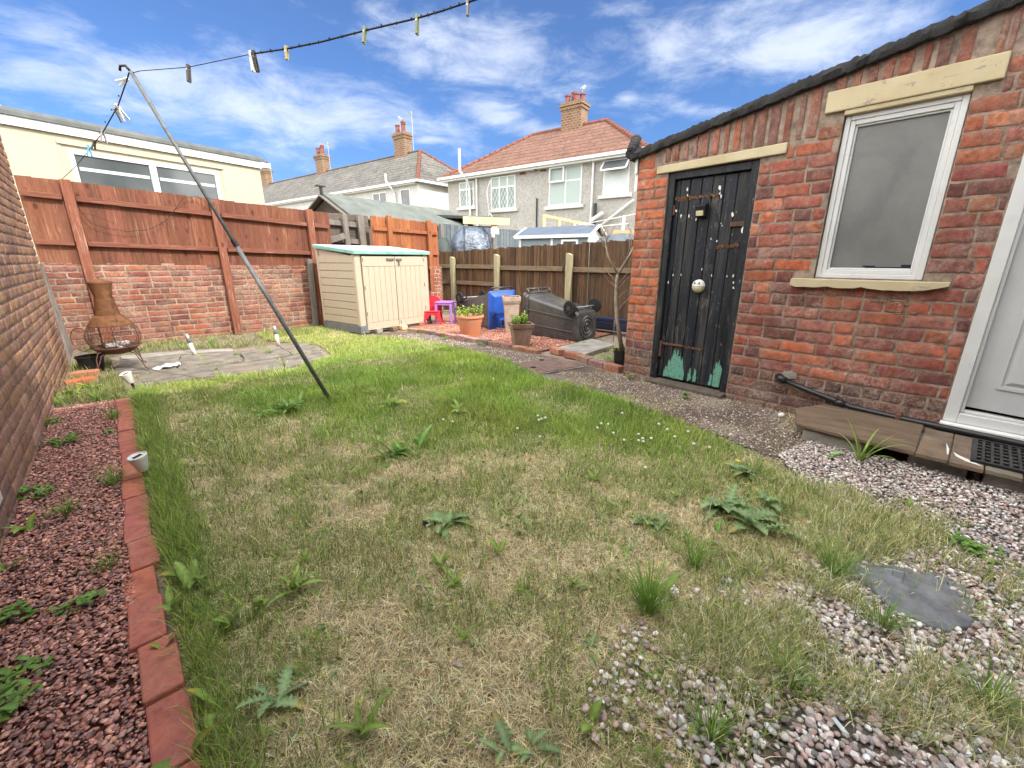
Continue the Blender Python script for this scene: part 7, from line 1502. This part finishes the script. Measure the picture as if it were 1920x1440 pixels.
p3_ = blades(260000, LAWN, lambda X, Y, n: g.uniform(.02, .06, n), wf_, lambda X, Y, n: pal_pick(n, STRAW, .5, 1.3), (.95, 1.62), keep=lambda X, Y: (1-.72*lush(X, Y))*np.clip(1.4-camd(X, Y)*.17, .4, 1), z0=.004, bend=.5)
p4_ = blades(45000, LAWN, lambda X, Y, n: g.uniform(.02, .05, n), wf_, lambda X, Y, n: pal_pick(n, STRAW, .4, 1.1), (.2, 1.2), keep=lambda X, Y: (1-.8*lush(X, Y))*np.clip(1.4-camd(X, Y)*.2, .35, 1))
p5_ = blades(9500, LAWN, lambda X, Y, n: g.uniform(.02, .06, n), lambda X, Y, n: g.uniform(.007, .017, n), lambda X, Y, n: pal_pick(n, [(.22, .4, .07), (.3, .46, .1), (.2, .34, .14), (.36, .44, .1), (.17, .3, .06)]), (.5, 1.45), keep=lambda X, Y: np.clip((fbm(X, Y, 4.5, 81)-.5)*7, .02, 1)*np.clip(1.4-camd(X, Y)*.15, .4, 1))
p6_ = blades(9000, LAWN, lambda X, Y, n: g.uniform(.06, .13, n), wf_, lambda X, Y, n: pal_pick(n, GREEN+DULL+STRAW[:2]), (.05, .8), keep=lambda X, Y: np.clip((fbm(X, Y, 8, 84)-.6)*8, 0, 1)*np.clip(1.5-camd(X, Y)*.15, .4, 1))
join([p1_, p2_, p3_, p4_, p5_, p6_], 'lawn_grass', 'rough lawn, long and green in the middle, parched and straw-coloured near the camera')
# fringes: along the edging, over the pebbles, path edge, bed and walls
strip = [(-.055, .4), (.1, .4), (.12, 4.9), (-.055, 4.9)]
f1_ = blades(16000, strip, lambda X, Y, n: g.uniform(.04, .13, n), wf_, lambda X, Y, n: pal_pick(n, GREEN+DULL), (.1, .8), keep=lambda X, Y: np.clip(1-(X+.05)*7, .05, 1)*np.clip(fbm(X, Y, 5, 50)*2-.4, .1, 1))
f2_ = blades(15000, peb, lambda X, Y, n: g.uniform(.03, .11, n), wf_, lambda X, Y, n: pal_pick(n, DULL+STRAW[:2]+GREEN[:1]), (.1, .9), keep=lambda X, Y: np.clip((fbm(X, Y, 3.2, 52)-.5)*5, 0, 1)*np.clip(1.2-(np.maximum(X-2.2, 0))*2.2, .0, 1))
edge_ = [(1.7, .35), (2.1, .3), (2.5, .6), (2.6, .3), (2.3, -.05), (2.1, .0), (1.75, .15), (1.5, -.2), (1.6, -.45), (1.3, -.45), (1.2, .0), (1.0, .4), (1.4, .5)]
f3_ = blades(14000, edge_, lambda X, Y, n: g.uniform(.03, .12, n), wf_, lambda X, Y, n: pal_pick(n, DULL+STRAW[:3]), (.1, 1.2), keep=lambda X, Y: np.clip((fbm(X, Y, 4, 55)-.4)*5, .03, 1))
f4_ = blades(5000, [(-.5, 4.7), (-.1, 4.7), (-.1, 5.2), (-.2, 6.6), (-.5, 6.8)], lambda X, Y, n: g.uniform(.03, .13, n), wf_, lambda X, Y, n: pal_pick(n, [(.2, .28, .06), (.3, .32, .12), (.38, .34, .18)]), (.1, 1.1), keep=lambda X, Y: np.clip((fbm(X, Y, 5, 57)-.3)*3, .05, 1))
f5_ = blades(6000, [(-.3, 7.1), (.5, 6.9), (1.0, 6.65), (1.6, 6.5), (1.9, 6.6), (2.6, 7.9), (-.5, 7.95)], lambda X, Y, n: g.uniform(.03, .1, n), wf_, lambda X, Y, n: pal_pick(n, [(.2, .28, .06), (.26, .3, .09), (.38, .34, .18)]), (.1, 1.1), keep=lambda X, Y: np.clip((fbm(X, Y, 3, 58)-.35)*3, .1, 1))
jn = lambda X, Y: np.clip(np.minimum(np.abs((X-.0)-.62), np.minimum(np.abs(Y-5.66), np.abs(X-1.28)))*-18+1, .0, 1)
f6_ = blades(1500, [(-.1, 5.1), (1.8, 5.1), (1.8, 6.4), (-.1, 6.6)], lambda X, Y, n: g.uniform(.01, .05, n), wf_, lambda X, Y, n: pal_pick(n, GREEN+STRAW[:1]), (.1, 1.1), keep=jn)
f7_ = blades(8000, [(2.6, .5), (3.68, .55), (3.7, 2.4), (3.3, 3.0), (3.0, 3.0), (2.95, 2)], lambda X, Y, n: g.uniform(.015, .05, n), wf_, lambda X, Y, n: pal_pick(n, STRAW+DULL[:1], .6, 1), (.9, 1.5), keep=lambda X, Y: np.clip((fbm(X, Y, 4, 59)-.42)*4, .02, 1))
f8_ = blades(3500, [(3.9, 2.45), (5.2, 2.9), (5.3, 3.9), (4.6, 3.8), (4.0, 3.6), (3.9, 3.1)], lambda X, Y, n: g.uniform(.015, .06, n), wf_, lambda X, Y, n: pal_pick(n, STRAW+GREEN), (.3, 1.4), keep=lambda X, Y: np.clip((fbm(X, Y, 4, 61)-.4)*4, .02, 1))
join([f1_, f2_, f3_, f4_, f5_, f6_, f7_, f8_], 'edge_grass', 'longer straggling grass along the edging, pebbles, path and wall feet')
